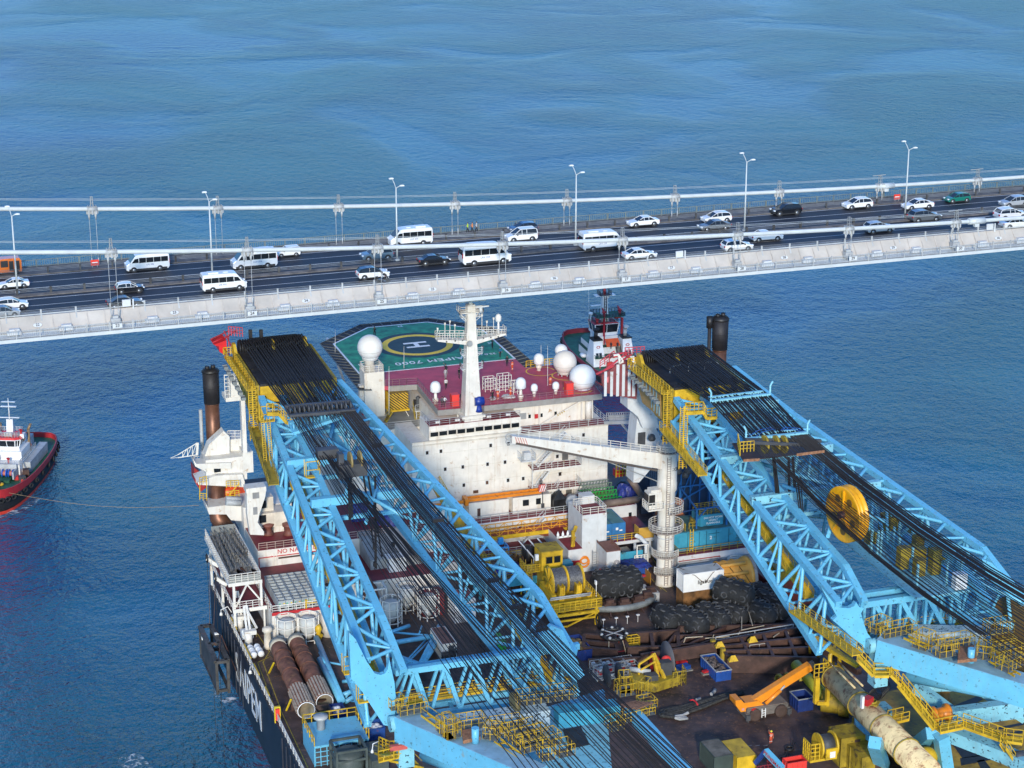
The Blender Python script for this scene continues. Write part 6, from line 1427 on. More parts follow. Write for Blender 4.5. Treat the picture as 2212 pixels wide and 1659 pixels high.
part('frame',f,DG,t); part('tank',MB().lathe(((x0+x1)/2,(y0+y1)/2,34.3),[(1.9,0),(2.0,1.6),(1.8,2.9),(1.2,3.3),(.01,3.5)],24),DG,t)
for i,(dx,dy) in enumerate(((2.2,1.5),(2.4,-1.2))): container(['dark equipment basket right of the grey tank frame','dark equipment crate at the bottom edge right of the grey tank frame'][i],x1+.4,x1+2.4,y0+dy,y0+dy+2.2,34,37,DG,name='equipment_basket')
# grey roof and tarpaulins behind the port boom
def tarp(lab,c,sx,sy,h,m,n=9,seed=1,name='covered_cargo'):
    random.seed(seed); v=[]; f=[]
    for i in range(n+1):
        for j in range(n+1):
            u,w=i/n*2-1,j/n*2-1; e=max(abs(u),abs(w)); z=h*(1-(max(0,e-.62)/.38)**1.6)*(1-.18*random.random())-.1*random.random()
            v.append((c[0]+u*sx/2+(random.random()-.5)*.12,c[1]+w*sy/2+(random.random()-.5)*.12,c[2]+max(z,.0)))
    for i in range(n):
        for j in range(n): a=i*(n+1)+j; f.append((a,a+n+1,a+n+2,a+1))
    return solo(name,lab,'tarpaulin',MB().add(v,f,0,False),m,c)
tarp('blue tarpaulin heap on the deckhouse roof left of the port ropes',(72.3,290.2,40.65),3.0,2.4,2.6,TARP,seed=4); tarp('dark blue tarpaulin crossed by the port ropes on the deckhouse roof',(76.4,287.6,40.0),4.6,2.6,1.9,TARP,seed=5)
solo('roof_plate','plain grey sloping cover behind the port boom','cover',MB().side([(276,39.6),(283.6,41.2),(283.6,38),(276,38)],70.2,78.2),GREY,(74,279,38))
solo('white_shelter','small white shelter box behind the port boom','shelter',MB().box(72.6,75.2,274.2,275.8,38,40.2).box(72.4,75.4,274,276,40.2,40.35),WHITE2,(74,275,38))
container('red container under the port ropes',75.5,78.5,266,268.4,34,37.4,mat('dull_red_container',(.20,.03,.035),.6,rust=.1)); container('pale grey cabin with louvres under the port ropes',79.2,82.2,262.5,266,34,37.6,WHITE2,roof=MAROON)
t=thing('cargo_hose_pipes','pair of rusty brown bent pipes in a white frame behind the port boom','pipe',(67.5,268,34))
for dx in (0,1.3): part('pipe',MB().path([(63.5+dx,281,41),(65.2+dx,276,40),(67.0+dx,271.5,38.9),(67.6+dx,269.5,38.1),(67.8+dx,268.8,36.6),(67.8+dx,268.8,34)],.5,14),COPPER,t)
f=MB()
for x in (66.3,70.3):
    for y in (267.6,270): f.bar((x,y,34),(x,y,38.6),.22)
f.bar((66.3,267.6,38.6),(70.3,267.6,38.6),.2).bar((66.3,270,38.6),(70.3,270,38.6),.2).bar((66.3,267.6,38.6),(66.3,270,38.6),.2).bar((70.3,267.6,38.6),(70.3,270,38.6),.2).bar((66.3,267.6,38.4),(70.3,267.6,34.5),.14)
part('frame',f,WHITE,t)
# ================= THINGS ON THE DECK, MIDDLE AND STARBOARD
def winbox(t,x0,x1,y,z0,z1,m=GLASS,nm='window'): part(nm,MB().box(x0,x1,y-.05,y-.01,z0,z1),m,t)
for i,(x0,x1,l) in enumerate(((89.2,95.6,'left white office container under the yellow jib'),(96.4,102.6,'right white office container with two dark windows'))):
    t=container(l,x0,x1,287.6,290.2,39.4,42.0,WHITE,grp='office containers before the accommodation block',roof=mat('roof_grey_ribbed',(.42,.38,.34),.7,rust=.15))
    if i: winbox(t,98.0,99.0,287.55,40.5,41.5); winbox(t,100.2,101.0,287.55,40.5,41.5)
    else: winbox(t,90.5,91.0,287.55,39.5,41.0,BROWN,'door')
container('white container with a yellow beam left of the offices, behind the port boom',82.2,88.2,287.8,290.4,39.4,42.0,WHITE)
t=thing('lattice_jib','long yellow jib with a red striped tip lying on the office containers','jib',(95,288,42)); j=MB()
j.bar((89,288.0,42.35),(101.2,288.0,42.35),.28,.4).bar((89,289.2,42.35),(101.2,289.2,42.35),.28,.4)
for k in range(9): j.bar((89.2+k*1.4,288.0,42.35),(89.9+k*1.4,289.2,42.35),.12)
j.box(88.6,89.2,287.7,289.5,41.6,42.7); part('frame',j,ORG,t); part('striped_tip',MB().cbox((101.3,287.9,43.0),1.1,.3,1.2,.2),mat('striped_red',(.6,.12,.1),.5),t); 
s=MB()
for k in range(3): s.bar((100.85+k*.35,287.7,42.5),(101.25+k*.35,287.68,43.55),.12)
part('tip_stripe',s,CLEAN,t); part('hook_line',MB().bar((101.3,287.6,42.4),(101.3,287.5,40.4),.14).cbox((101.3,287.5,40.2),.5,.3,.7),DGREY,t)
solo('yellow_beam','yellow roof beam left of the office containers','beam',MB().bar((82,287.9,42.3),(88.3,287.9,42.3),.3,.4),ORG,(85,288,42))
t=thing('yellow_footbridge','long yellow truss footbridge with red netting crossing before the deckhouse','footbridge',(97,284.3,37.6)); z=38.0
m=MB().box(88.3,107.2,283.2,284.9,z-.5,z-.2)
part('girder',MB().box(88.3,107.2,283.0,283.2,z-.75,z-.1).box(88.3,107.2,284.9,285.1,z-.75,z-.1),YEL,t); part('walk_deck',m,mat('red_mesh_floor',(.20,.06,.035),.8,var=.3,scale=3),t)
m=MB()
for y in (283.1,285.0):
    for k in range(14): x=88.4+k*1.42; m.bar((x,y,z-.1),(x,y,z+1.15),.09); 
    for k in range(13): x=88.4+k*1.42; m.bar((x,y,z-.1 if k%2 else z+1.15),(x+1.42,y,z+1.15 if k%2 else z-.1),.07)
    for zz in (.5,1.15): m.bar((88.4,y,z+zz),(106.9,y,z+zz),.1)
part('side_truss',m,mat('amber_paint',(.72,.33,.02),.5,rust=.2),t); part('netting',MB().add([(89,283.15,z-.1),(104,283.15,z-.1),(104,283.15,z+1),(89,283.15,z+.6)],[(0,1,2,3)]).add([(99,282.95,z-.7),(103.5,282.95,z-.7),(102.6,282.95,z-1.25),(100,282.95,z-1.1)],[(0,1,2,3)]),mat('red_net',(.22,.055,.03),.9,var=.3,scale=5),t)
solo('black_tarp_cone','peaked black tarpaulin cover between the offices and the silver drum','tarpaulin',MB().add([(102.9,286.6,39.4),(105.2,286.6,39.4),(105.3,288.6,39.4),(102.8,288.6,39.4),(102.8,286.5,41.2),(105.0,286.7,41.2),(104.9,288.3,41.3),(103,288.3,41.3),(104.0,287.3,42.7)],[(0,1,5,4),(1,2,6,5),(2,3,7,6),(3,0,4,7),(4,5,8),(5,6,8),(6,7,8),(7,4,8)],0,False),mat('black_tarp',(.012,.013,.015),.45,var=.3,bump=.6,bscale=2),(104,287.4,39.4))
t=thing('silver_drum','silver round drum beside the black tarpaulin','drum',(106,287,39.4)); part('drum',MB().lathe((106,287,40.6),[(.1,-.9),(1.15,-.85),(1.15,-.1),(.95,0),(.95,.7),(.3,.8)],22,axis='y'),STEELW,t); part('leg',MB().box(105.4,106.6,286.4,287.6,39.4,39.8),DGREY,t)
for k in range(3):
    m=MB(); y=285.9+k*.9; z0=39.45+k*.95; x0,x1=107.6+k*.1,114.0-k*.5
    for yy in (y,y+1.3):
        for zz in (z0,z0+1.3):
            m.bar((x0,yy,zz),(x1,yy,zz),.12)
    for i in range(10):
        a=x0+(x1-x0)*i/10; b=x0+(x1-x0)*(i+1)/10
        m.bar((a,y,z0),(b,y,z0+1.3),.07).bar((b,y,z0),(b,y,z0+1.3),.07).bar((a,y,z0+1.3),(b,y+1.3,z0+1.3),.07).bar((a,y+1.3,z0),(b,y+1.3,z0+1.3),.07)
    solo('green_lattice_boom',['lowest','middle','topmost'][k]+' green lattice boom section in the stack by the blue tarpaulin','boom section',m,GRN if k<2 else mat('grey_green_mesh',(.13,.18,.13),.7),(110,y,z0),group='green lattice boom sections')
tarp('blue tarpaulin bundle right of the green lattice sections',(115.2,287.2,39.4),3.4,2.4,2.9,TARP,seed=9)
# starboard end beside the block: dark machinery and tower
t=thing('starboard_boom_rest','white tapering tower with a railed cabin left of the starboard crane head','boom rest',(117,283,34)); m=MB()
q=[tuple(at('R3',x,y,'y',272)[i] for i in (0,2)) for x,y in ((200,770),(345,800),(365,900),(380,930),(450,960),(470,1090),(330,1090),(290,990),(200,920))]; m.front(q,272,275)
q=[tuple(at('R3',x,y,'y',273)[i] for i in (0,2)) for x,y in ((285,985),(430,1060),(480,1160),(560,1330),(420,1420),(300,1560),(250,1560),(262,1200))]; m.front(q,273,276)
part('tower',m,WHITE2,t); part('railing',MB().rail([at('R3',205,765,'y',272),at('R3',345,800,'y',272)],1.2,.6,.05).rail([at('R3',210,745,'y',274),at('R3',300,760,'y',274)],2.0,.6,.05,4),WHITE,t)
part('door_hatch',MB().box(*(lambda p:(p.x-.6,p.x+.6,272.9,273,p.z-1,p.z+1))(at('R3',320,1180,'y',273))),DGREY,t); m=MB()
for x,y in ((410,1180),(520,1180),(500,1370),(640,1470),(700,1500),(720,1470)): p=at('R3',x,y,'y',270); m.lathe(p,[(.45,-.3),(.6,0),(.45,.5),(.2,.7)],10)
part('machinery',m,DGREY,t)
t=thing('white_footbridge','white railed footbridge from the accommodation to the starboard tower','footbridge',(118,292,48)); p,q=at('R2',1690,1195,'y',293),at('R2',1935,1190,'y',281); part('girder',MB().bar(p,q,1.4,.5).bar(q-Vector((0,0,.2)),two(p,q,.45)-Vector((0,0,.2)),.2).bar(two(p,q,.45),q-Vector((0,0,3.2)),.25),WHITE2,t); part('railing',MB().rail([p+Vector((0,-.7,.2)),q+Vector((0,-.7,.2))],1.2,1,.05).rail([p+Vector((0,.7,.2)),q+Vector((0,.7,.2))],1.2,1,.05),STEELW,t)
random.seed(11)
DM=mat('dark_blue_machinery',(.03,.045,.075),.5,var=.3)
for k in range(6):
    x,y=116.5+k*1.9,292+random.random()*18; 
    solo('deck_machinery','dark blue-grey machine in the gap beside the accommodation block, %s from the left'%OR[k],'machine',MB().lathe((x,y,34),[(1.3,0),(1.4,1.5),(1.0,2.6),(.4,3.2)],12).box(x-1.6,x+1.2,y-1.8,y-.6,34,35.5+random.random()*2),DM,(x,y,34),group='dark machines in the gap at starboard')
wd=MB()
for k in range(12): wd.bar((118.5+k*.35,291,36),(118.2+k*.35,290,52),.05)
t=thing('hoist_wires','dark vertical hoist wires in front of the water at starboard','wire rope',(120,290,36)); part('wire',wd,ROPE,t)
solo('red_yellow_basket','red and yellow lift baskets behind the white footbridge','basket',MB().rail([(117,296,40),(121,296,40),(121,298,40)],2.4,.6,.07,4).box(117,118.6,296.2,297.4,40,41.2,mi=1),[YEL,RED],(119,297,40))
# forward deck middle-left: raised cyan platform with gear
t=thing('gear_platform','raised pale blue edged platform holding tarpaulins and reels','platform',(92,272,34)); part('floor',MB().box(84,98.4,269.2,276.6,36.5,36.7),BROWN,t); part('edge_beam',MB().box(84,98.4,268.9,269.2,35.6,36.8).box(97.4,99.6,268.8,270.4,34,38.2),TEAL,t); part('leg',MB().box(85,85.4,269.4,269.8,34,36.5).box(92,92.4,269.4,269.8,34,36.5),TEAL,t); part('railing',MB().rail([(84,269,36.8),(93,269,36.8)],1.1,1.3,.04).rail([(84,276.4,36.8),(98.4,276.4,36.8),(98.4,270.6,36.8)],1.2,1.3,.04),YELD,t)
tarp('blue tarpaulin spread on the raised platform',(90.0,272.8,36.7),6.0,3.6,.9,TARP,seed=12); 
for k,x in enumerate((94.2,95.8,97.2)):
    t=thing('umbilical_reel',['left','middle','right'][k]+' black umbilical reel behind the yellow winch cab','reel',(x,274.3,36.7),group='black reels behind the winch cab'); part('coil',MB().lathe((x,274.3,38.2),[(.5,-.5),(1.35,-.45),(1.45,0),(1.35,.45),(.5,.5)],20,axis='x'),BLACK,t); part('white_bar',MB().bar((x-.9,275.6,39.9),(x+.1,271.6,38.6),.14).bar((x+.1,271.6,38.6),(x+.1,271.6,36.7),.1),CLEAN,t)
for k in range(3): x=86.6+k*1.5; solo('timber_pallet','timber pallet lying on the blue tarpaulin, number %s from the left'%('one','two','three')[k],'pallet',MB().cbox((x,272+.3*k,37.75),.9,1.6,.12,.2),JG,(x,272,37.7),group='pallets on the blue tarpaulin')
m=MB()
for k in range(10): m.torus((91.8+random.random()*1.8,274+random.random()*1.2,37.1+random.random()*.5),.5,.1,'z' if k%2 else 'x',14,6)
solo('chain_heap','brown and yellow chain heap beside the black reels','chain',m,mat('brown_chain',(.18,.09,.03),.7,var=.4),(92.5,274.5,36.8))
t=thing('blue_work_frame','small bright blue steel frame below the footbridge','frame',(91,279.5,35.7)); m=MB()
for x in (88.2,92.6):
    for y in (278.4,280.2): m.bar((x,y,35.6),(x,y,37.9),.14)
m.bar((88.2,278.4,37.9),(92.6,278.4,37.9),.18).bar((88.2,280.2,37.9),(92.6,280.2,37.9),.14).bar((88.2,278.4,37.9),(88.2,280.2,37.9),.14).bar((92.6,278.4,37.9),(92.6,280.2,37.9),.16).box(91.4,92.2,279.6,280.1,37.9,38.9)
part('frame',m,mat('bright_azure',(.02,.25,.62),.45),t); part('net_guard',MB().rail([(88.5,278.2,35.7),(92,278.2,35.7),(92,280.4,35.7)],1.5,.5,.04,3),YELD,t)
solo('work_arch_gear','grey steel gear rack under the footbridge','rack',MB().box(93.5,96.5,279,280,35.7,36.5).bar((93.6,279.2,36.5),(96.4,279.2,37.1),.15).bar((95,279.2,35.7),(95,279.2,37.4),.12),GREY,(95,279.5,35.7))
# control cab
t=thing('winch_control_cab','two-storey yellow control cab behind the double winch','cabin',(95.2,268,34)); part('lower_body',MB().box(93.9,97.0,266.3,269.0,34,38.7),YEL,t); part('upper_body',MB().box(93.6,96.9,266.0,269.2,38.75,41.7),YEL,t)
part('roof',MB().box(93.5,97.0,265.9,269.3,41.7,41.85),YELD,t)
for x0 in (94.3,95.55): winbox(t,x0,x0+.95,265.97,39.9,40.9); winbox(t,x0+.05,x0+.75,266.27,37.2,38.1,mat('window_grey',(.12,.14,.14),.2))
for x0 in (94.3,95.55): part('window_frame',MB().bar((x0-.04,265.93,39.86),(x0+.99,265.93,39.86),.07).bar((x0-.04,265.93,40.94),(x0+.99,265.93,40.94),.07).bar((x0-.04,265.93,39.86),(x0-.04,265.93,40.94),.07).bar((x0+.99,265.93,39.86),(x0+.99,265.93,40.94),.07),YELD,t)
part('side_stair',MB().stairs((91.9,266.3,34),(92.6,269,38.6)).box(91.4,93.6,266.5,269.4,38.5,38.65).rail([(91.4,266.5,38.65),(93.5,266.5,38.65)],1.1,.7,.05).rail([(91.4,266.5,38.65),(91.4,269.4,38.65)],1.1,.7,.05).bar((91.5,266.6,34),(91.5,266.6,38.6),.16).bar((91.5,269.2,34),(91.5,269.2,38.6),.16).bar((93.4,266.6,34),(91.6,266.6,38.4),.1),YEL,t); part('white_light',MB().cbox((92.9,266.2,41.0),.5,.4,.9),CLEAN,t)
# double winch
t=thing('double_winch','yellow double drum winch wound with grey rope on a tall yellow frame','winch',(95.3,259,34)); zb=37.2
for k,x in enumerate((94.3,96.7)):
    m=MB(); n=11
    for i in range(n): m.torus((x-1.0+2.0*(i+.5)/n,261.2,zb+2.0),1.72,.11,'x',36,6)
    m.lathe((x,261.2,zb+2.0),[(1.68,-1.0),(1.68,1.0)],36,axis='x'); part('wound_rope',m,mat('grey_wound_rope',(.17,.17,.18),.45,metal=.4,var=.3,scale=5),t)
for x,r in ((93.15,2.2),(95.5,2.05),(97.85,2.2)):
    m=MB().lathe((x,261.2,zb+2.0),[(.3,-.06),(r,-.06),(r,.06),(.3,.06)],36,axis='x')
    if x<94:
        for i in range(8): a=i*math.pi/4; m.bar((x-.12,261.2,zb+2.0),(x-.12,261.2+2.1*math.cos(a),zb+2+2.1*math.sin(a)),.22,.2)
    part('flange',m,YEL,t)
m=MB().box(91.9,99.2,257.6,264.2,zb-.35,zb-.05)
for x in (94.0,96.6): m.box(x-.35,x+.45,258.4,259.2,zb,zb+2.0).box(x-.35,x-.2,258.1,259.2,zb+1,zb+2.3).box(x+.3,x+.45,258.1,259.2,zb+1,zb+2.3).box(x-.3,x+.4,257.6,258.4,zb-1.6,zb)
m.box(92.6,93.3,258.6,264,zb,zb+.9).box(98,98.7,258.4,264,zb,zb+.9); part('bed',m,YEL,t)
part('guide_shaft',MB().tube((92.2,258.3,zb+.35),(98.4,258.3,zb+.35),.12).tube((92.2,258.0,zb+.75),(98.4,258.0,zb+.75),.12),STEELW,t)
f=MB()
for x in (92.2,98.4):
    for y in (255.8,263.8): f.box(x-.2,x+.2,y-.2,y+.2,34,zb-.35)
f.box(91.8,98.8,255.6,256.0,zb-1.3,zb-.9).box(91.8,98.8,263.6,264,zb-1.3,zb-.9).bar((92.2,255.8,35.2),(98.4,255.8,35.2),.25).bar((93.8,255.8,34.2),(98.3,255.8,35.9),.2).bar((92.2,255.8,34.3),(94,255.8,34.3),.2).box(91.8,99.2,255.6,264.2,zb-.5,zb-.4)
part('frame',f,YEL,t); part('railing',MB().rail([(91.9,255.7,zb-.35),(99.2,255.7,zb-.35),(99.2,264.2,zb-.35)],1.2,.8,.05),YEL,t)
part('lamp_post',MB().bar((99.2,258,zb),(99.2,258,zb+2.2),.08).cbox((99.1,258,zb+2.3),.2,.5,.6).bar((98.6,264.2,zb),(98.6,264.2,zb+2.0),.08).cbox((98.5,264.2,zb+2.2),.2,.6,.5),CLEAN,t)
# fenders
def fender(lab,c,L,r,rz=0,tyres=True,grp='big black rubber fenders with tyre nets',tilt=0):
    t=thing('rubber_fender',lab,'fender',(c[0],c[1],c[2]-r),group=grp); M=Matrix.Translation(c)@Matrix.Rotation(rz,4,'Z')@Matrix.Rotation(tilt,4,'Y')
    prof=[(.02,-L/2)]+[(r*math.sin(a),-L/2+r*.8*(1-math.cos(a))) for a in (.35,.7,1.05,1.35)]+[(r,-L/2+r*.9),(r,L/2-r*.9)]+[(r*math.sin(a),L/2-r*.8*(1-math.cos(a))) for a in (1.35,1.05,.7,.35)]+[(.02,L/2)]
    part('body',MB().lathe((0,0,0),prof,26,axis='x').tf(M),RUBBER,t); ty=MB(); ch=MB()
    nx=max(3,int((L-r)/1.0)); na=max(8,int(2*math.pi*r/1.25))
    for i in range(nx):
        x=-(L-r*1.2)/2+(L-r*1.2)*i/(nx-1)
        for j in range(na):
            a=2*math.pi*(j+.5*(i%2))/na
            if math.sin(a+0)<-.55: continue
            rr=r if abs(x)<L/2-r*.85 else r*.9
            k=MB().torus((0,0,0),.42,.13,'z',14,6); m2=Matrix.Rotation(-a+math.pi/2,4,'X'); k.tf(M@Matrix.Translation((x,rr*1.0*math.cos(a),rr*1.0*math.sin(a)))@m2); ty.join(k)
    for e in (-1,1):
        for j in range(6): a=2*math.pi*j/6+.3; k=MB().torus((0,0,0),.3,.12,'x',12,6).tf(M@Matrix.Translation((e*(L/2-r*.28),r*.6*math.cos(a),r*.6*math.sin(a)))); ty.join(k)
    part('tyre_net',ty,mat('worn_tyre',(.065,.066,.07),.7,var=.5,scale=2),t)
fender('largest black fender lying behind the spiked ring',(104.1,262.4,36.9),8.2,2.25,0)
fender('black fender at the left end of the pile',(107.2,250.6,35.7),5.2,1.7,1.75); fender('black fender second from the left in the pile',(109.9,248.6,35.8),6.6,1.8,2.0); fender('black fender third from the left in the pile',(113.5,248.8,35.8),6.2,1.8,1.95)
fender('black fender in the middle of the pile with bright tyre rims',(116.6,249.6,35.7),6.0,1.7,2.1); fender('black fender lying on top of the pile',(117.9,251.2,38.2),6.4,1.75,2.25); fender('black fender right of the topmost one',(120.4,248.6,35.8),6.4,1.8,2.0); fender('black fender at the right end of the pile',(123.6,250.2,35.8),6.8,1.7,1.9); fender('black fender at the back right of the pile',(124.6,254.0,35.6),5.4,1.6,2.3)
m=MB()
for pts in (((870,1400),(1080,1385)),((700,1395),(665,1490)),((700,1395),(850,1385)),((945,1370),(905,1470)),((1180,1330),(1380,1290)),((1170,1340),(1125,1440)),((1460,1390),(1570,1310)),((1570,1310),(1590,1360)),((1240,1150),(1280,1290)),((1190,1010),(1185,1330))):
    m.bar(at('R6',*pts[0],'z',36.4),at('R6',*pts[1],'z',36.2 if pts[1][1]<1430 else 34.6),.11)
solo('mooring_lines','pale lashing ropes stretched over the fender pile','rope',m,mat('pale_rope',(.45,.38,.28),.9),(116,248,36),kind=None)
# dark rack the pile rests against, ring with spikes
t=thing('spiked_ring','grey curved ring on brown spiked feet before the largest fender','ring',(103.5,258.5,34)); m=MB()
m.path([(103.8+5.6*math.cos(a),261.4+3.6*math.sin(a),34.9) for a in [math.pi+math.pi*k/20 for k in range(21)]],.5,8); part('ring',m,mat('ring_grey',(.20,.22,.22),.6,var=.2),t); m=MB()
for k in range(7): a=math.pi*1.08+k*math.pi*.84/6; x,y=103.8+5.3*math.cos(a),261.6+3.6*math.sin(a); m.box(x-.9,x+.9,y-.1,y+.8,35.2,35.7).box(x-.6,x+.6,y+.0,y+.7,35.7,36.2).bar((x,y,35),(x+.8*math.cos(a),y+1.4*math.sin(a),34.1),.16)
part('foot',m,BROWN,t)
for k,(x,y) in enumerate(((1650,1385),(1760,1370),(1856,1358),(1947,1343))):
    p=at('R5',x,y+40,'z',34); solo('marker_post','small white topped marker post, number %s from the left before the spiked ring'%('one','two','three','four')[k],'post',MB().bar(p,p+Vector((0,0,1.1)),.06).cbox(p+Vector((0,0,1.15)),.45,.3,.12),CLEAN,p,group='white marker posts before the ring')
p=at('R5',1610,1380,'z',35); t=thing('black_hand_wheel','black spoked wheel leaning left of the marker posts','wheel',p); part('wheel',MB().torus(p,1.0,.14,'x',20,6).bar(p-Vector((0,.9,0)),p+Vector((0,.9,0)),.12).bar(p-Vector((0,0,.9)),p+Vector((0,0,.9)),.12),BLACK,t)
for k,(z_,x,y,l) in enumerate((('R5',1995,1200,'small white hazard cage with a red diamond'),('R5',2085,1210,'low grey basket right of the white hazard cage'))):
    p=at(z_,x,y,'z',34); container(l,p.x-.8,p.x+.8,p.y,p.y+1.6,34,35.9-k*.5,STEELW,name='small_cage')
# tower surroundings
t=thing('white_kiosk','narrow white kiosk with a rusty roof and a glass dome on its front','kiosk',(106.3,269.5,34)); part('body',MB().box(105.0,107.2,268.9,273,34,39.1),WHITE2,t); part('roof',MB().box(105,107.2,268.9,273,39.1,39.2).box(104.95,105.05,268.85,273,39.2,39.5).box(107.15,107.25,268.85,273,39.2,39.5),mat('rusty_roof',(.22,.10,.075)),t); part('shelf',MB().box(105.8,107.3,268.2,268.9,36.0,36.25).box(106,107.2,268.4,268.9,34,36),WHITE,t); part('glass_dome',MB().lathe((106.6,268.75,36.25),[(.5,0),(.5,.9),(.4,1.3),(.05,1.5)],14),mat('dome_haze',(.35,.33,.32),.2),t); part('red_locker',MB().box(106.2,107.3,267.7,268.2,34.3,35.3),MAROON,t); part('side_ladder',MB().ladder((104.6,272.6,34),(104.6,272.6,38),.8,.4,.05),STEELW,t); part('red_cylinder',MB().tube((104.7,270.4,34.3),(104.7,270.4,35.8),.35),RED,t)
t=thing('yellow_folding_crane','small folded yellow hose crane on the low white block','crane',(101.9,275.2,38)); part('arm',MB().bar((101.9,275.2,38),(101.9,275.2,40.6),.5,.4).bar((102,275.0,40.5),(102.5,275.4,41.2),.4).bar((101.6,274.8,38.1),(102.2,275.2,39.6),.3),YEL,t); part('white_manifold',MB().tube((99.4,275.6,39.6),(102.4,275.6,39.6),.16).lathe((99.6,275.6,39.6),[(.2,0),(.22,.5),(.02,1)],8).lathe((100.4,275.6,39.6),[(.2,0),(.22,.5),(.02,1)],8).lathe((101.2,275.6,39.6),[(.2,0),(.22,.5),(.02,1)],8),CLEAN,t)
solo('orange_sling_ring','orange yellow hose coil hanging on the white stair tower','hose',MB().torus((103.3,273.9,35.7),.75,.16,'y',22,8).torus((103.3,273.8,36.1),.6,.12,'y',22,8),ORG,(103.3,273.9,35))
for k,x0 in enumerate((106.7,108.9)):
    t=container(['left','right'][k]+' blue container with a teal roof on the railed platform',x0,x0+2.15,276.8,282.6,37.45,40.2,mat('sky_container_blue',(.03,.17,.40),.5,var=.1,rust=.05),roof=mat('teal_roof',(.10,.24,.25),.6,var=.15,rust=.1),grp='blue containers on the platform')
    part('label_sheet',MB().box(x0+.6,x0+1.0,276.7,276.74,39.1,39.5).box(x0+1.2,x0+1.7,276.7,276.74,38.9,39.1),CLEAN,t)
t=thing('teal_skip','teal skip under a sagging blue tarpaulin beside the pedestal crane','skip',(109.5,268.5,34)); part('hull',MB().front([(107.9,36.4),(111.8,36.6),(110.9,34.5),(108.9,34.3)],268.2,271.4),BLUE,t); part('back_panel',MB().box(107.8,111.9,271.4,271.5,35.5,37.6),TEAL,t)
o=tarp('x',(109.8,269.6,36.2),4.6,3.4,.7,TARP,seed=21); o['label']='sagging blue tarpaulin covering the teal skip'
solo('red_trestle','small red topped trestle before the blue tarpaulin','trestle',MB().box(109.0,110.3,266.1,266.6,35.6,35.8).bar((109.6,266.3,34),(109.6,266.3,35.6),.5,.3),[RED],(109.6,266.3,34))
for k in range(2): bxt('white_pallet_tank','white caged liquid tank under the railed platform, %s'%('left' if k==0 else 'right'),'tank',110.6+k*2.4,112.0+k*2.4,276.8,278.2,34,35.5,STEELW,'white caged tanks')
# pedestal crane
PX,PY=113.4,266.2
t=thing('pedestal_crane','tall white pedestal crane with a long white box boom','crane',(PX,PY,34)); 
part('column',MB().lathe((PX,PY,34),[(1.55,0),(1.32,.5),(1.28,7.5),(1.28,15),(1.5,15.3),(1.5,16.3),(1.45,16.6),(1.45,21.3),(1.5,21.4)],32),WHITE,t)
part('column_band',MB().lathe((PX,PY,41.6),[(1.3,0),(1.32,.12),(1.3,.24)],32).lathe((PX,PY,47.2),[(1.3,0),(1.33,.12),(1.3,.24)],32),WHITE2,t)
def ringplat(z,r,nm='ring_platform',a0=0,a1=2*math.pi):
    P=[(PX+r*math.cos(a0+(a1-a0)*k/20),PY+r*math.sin(a0+(a1-a0)*k/20)) for k in range(21)]; I=[(PX+1.29*math.cos(a0+(a1-a0)*k/20),PY+1.29*math.sin(a0+(a1-a0)*k/20)) for k in range(21)]
    m=MB(); 
    for k in range(20): m.add([(*P[k],z),(*P[k+1],z),(*I[k+1],z),(*I[k],z),(*P[k],z-.15),(*P[k+1],z-.15),(*I[k+1],z-.15),(*I[k],z-.15)],[(0,1,2,3),(7,6,5,4),(0,4,5,1)])
    q=part(nm,m,mat('grating_brownish',(.30,.25,.22),.7),t); part('railing',MB().rail([(x,y,z) for x,y in P],1.05,1.0,.04),WHITE,q)
ringplat(46.1,2.5,a0=-1.8,a1=2.4); ringplat(43.0,2.6); ringplat(38.9,2.1,a0=math.pi*.9,a1=math.pi*1.75); ringplat(36.2,2.1,a0=math.pi*1.1,a1=math.pi*1.9); ringplat(55.4,1.7)
part('ladder',MB().ladder((PX-.35,PY-1.45,34.3),(PX-.35,PY-1.45,54.8),.55,.36,.045).ladder((PX+.7,PY-1.55,34.2),(PX+.7,PY-1.55,38.2),.55,.36,.045),mat('ladder_rust',(.32,.27,.25),.6),t)
part('operator_cab',MB().box(109.9,112.0,264.7,266.4,47.0,49.5).box(110.3,111.9,264.8,266.3,49.5,49.9),WHITE,t); part('cab_window',MB().box(109.85,109.9,264.8,266.3,47.6,49.2).box(109.95,110.9,264.65,264.7,47.6,49.2),BLACK,t); part('cab_platform',MB().box(109.7,112.2,264.2,266.6,46.8,47.0).rail([(109.7,266.6,47),(109.7,264.2,47),(112.2,264.2,47)],1.1,.6,.04),WHITE,t)
bt,br0=Vector((88.9,266.2,60.0)),Vector((112.4,266.2,54.0)); m=MB(); v=[]
for p,h,w in ((bt,.55,.5),(br0,1.25,.75)):
    for sy,sz in ((-1,-1),(1,-1),(1,1),(-1,1)): v.append(p+Vector((0,sy*w,sz*h)))
m.add(v,[(0,1,5,4),(1,2,6,5),(2,3,7,6),(3,0,4,7),(3,2,1,0),(4,5,6,7)]); part('box_boom',m,WHITE,t)
part('boom_rail',MB().rail([bt+Vector((1,-.5,.5)),br0+Vector((-.5,-.7,1.2))],1.1,1.6,.04),WHITE,t); part('boom_underside',MB().bar(bt+Vector((.6,-.56,-.6)),br0+Vector((-1,-.8,-1.25)),.14,.3),mat('brown_grease',(.10,.08,.07),.7),t)
m=MB()
for k in range(5): a=two(bt,br0,.02+k*.016); m.bar(a+Vector((0,-.53,.5)),a+Vector((.35,-.54,-.5)),.16,.06)
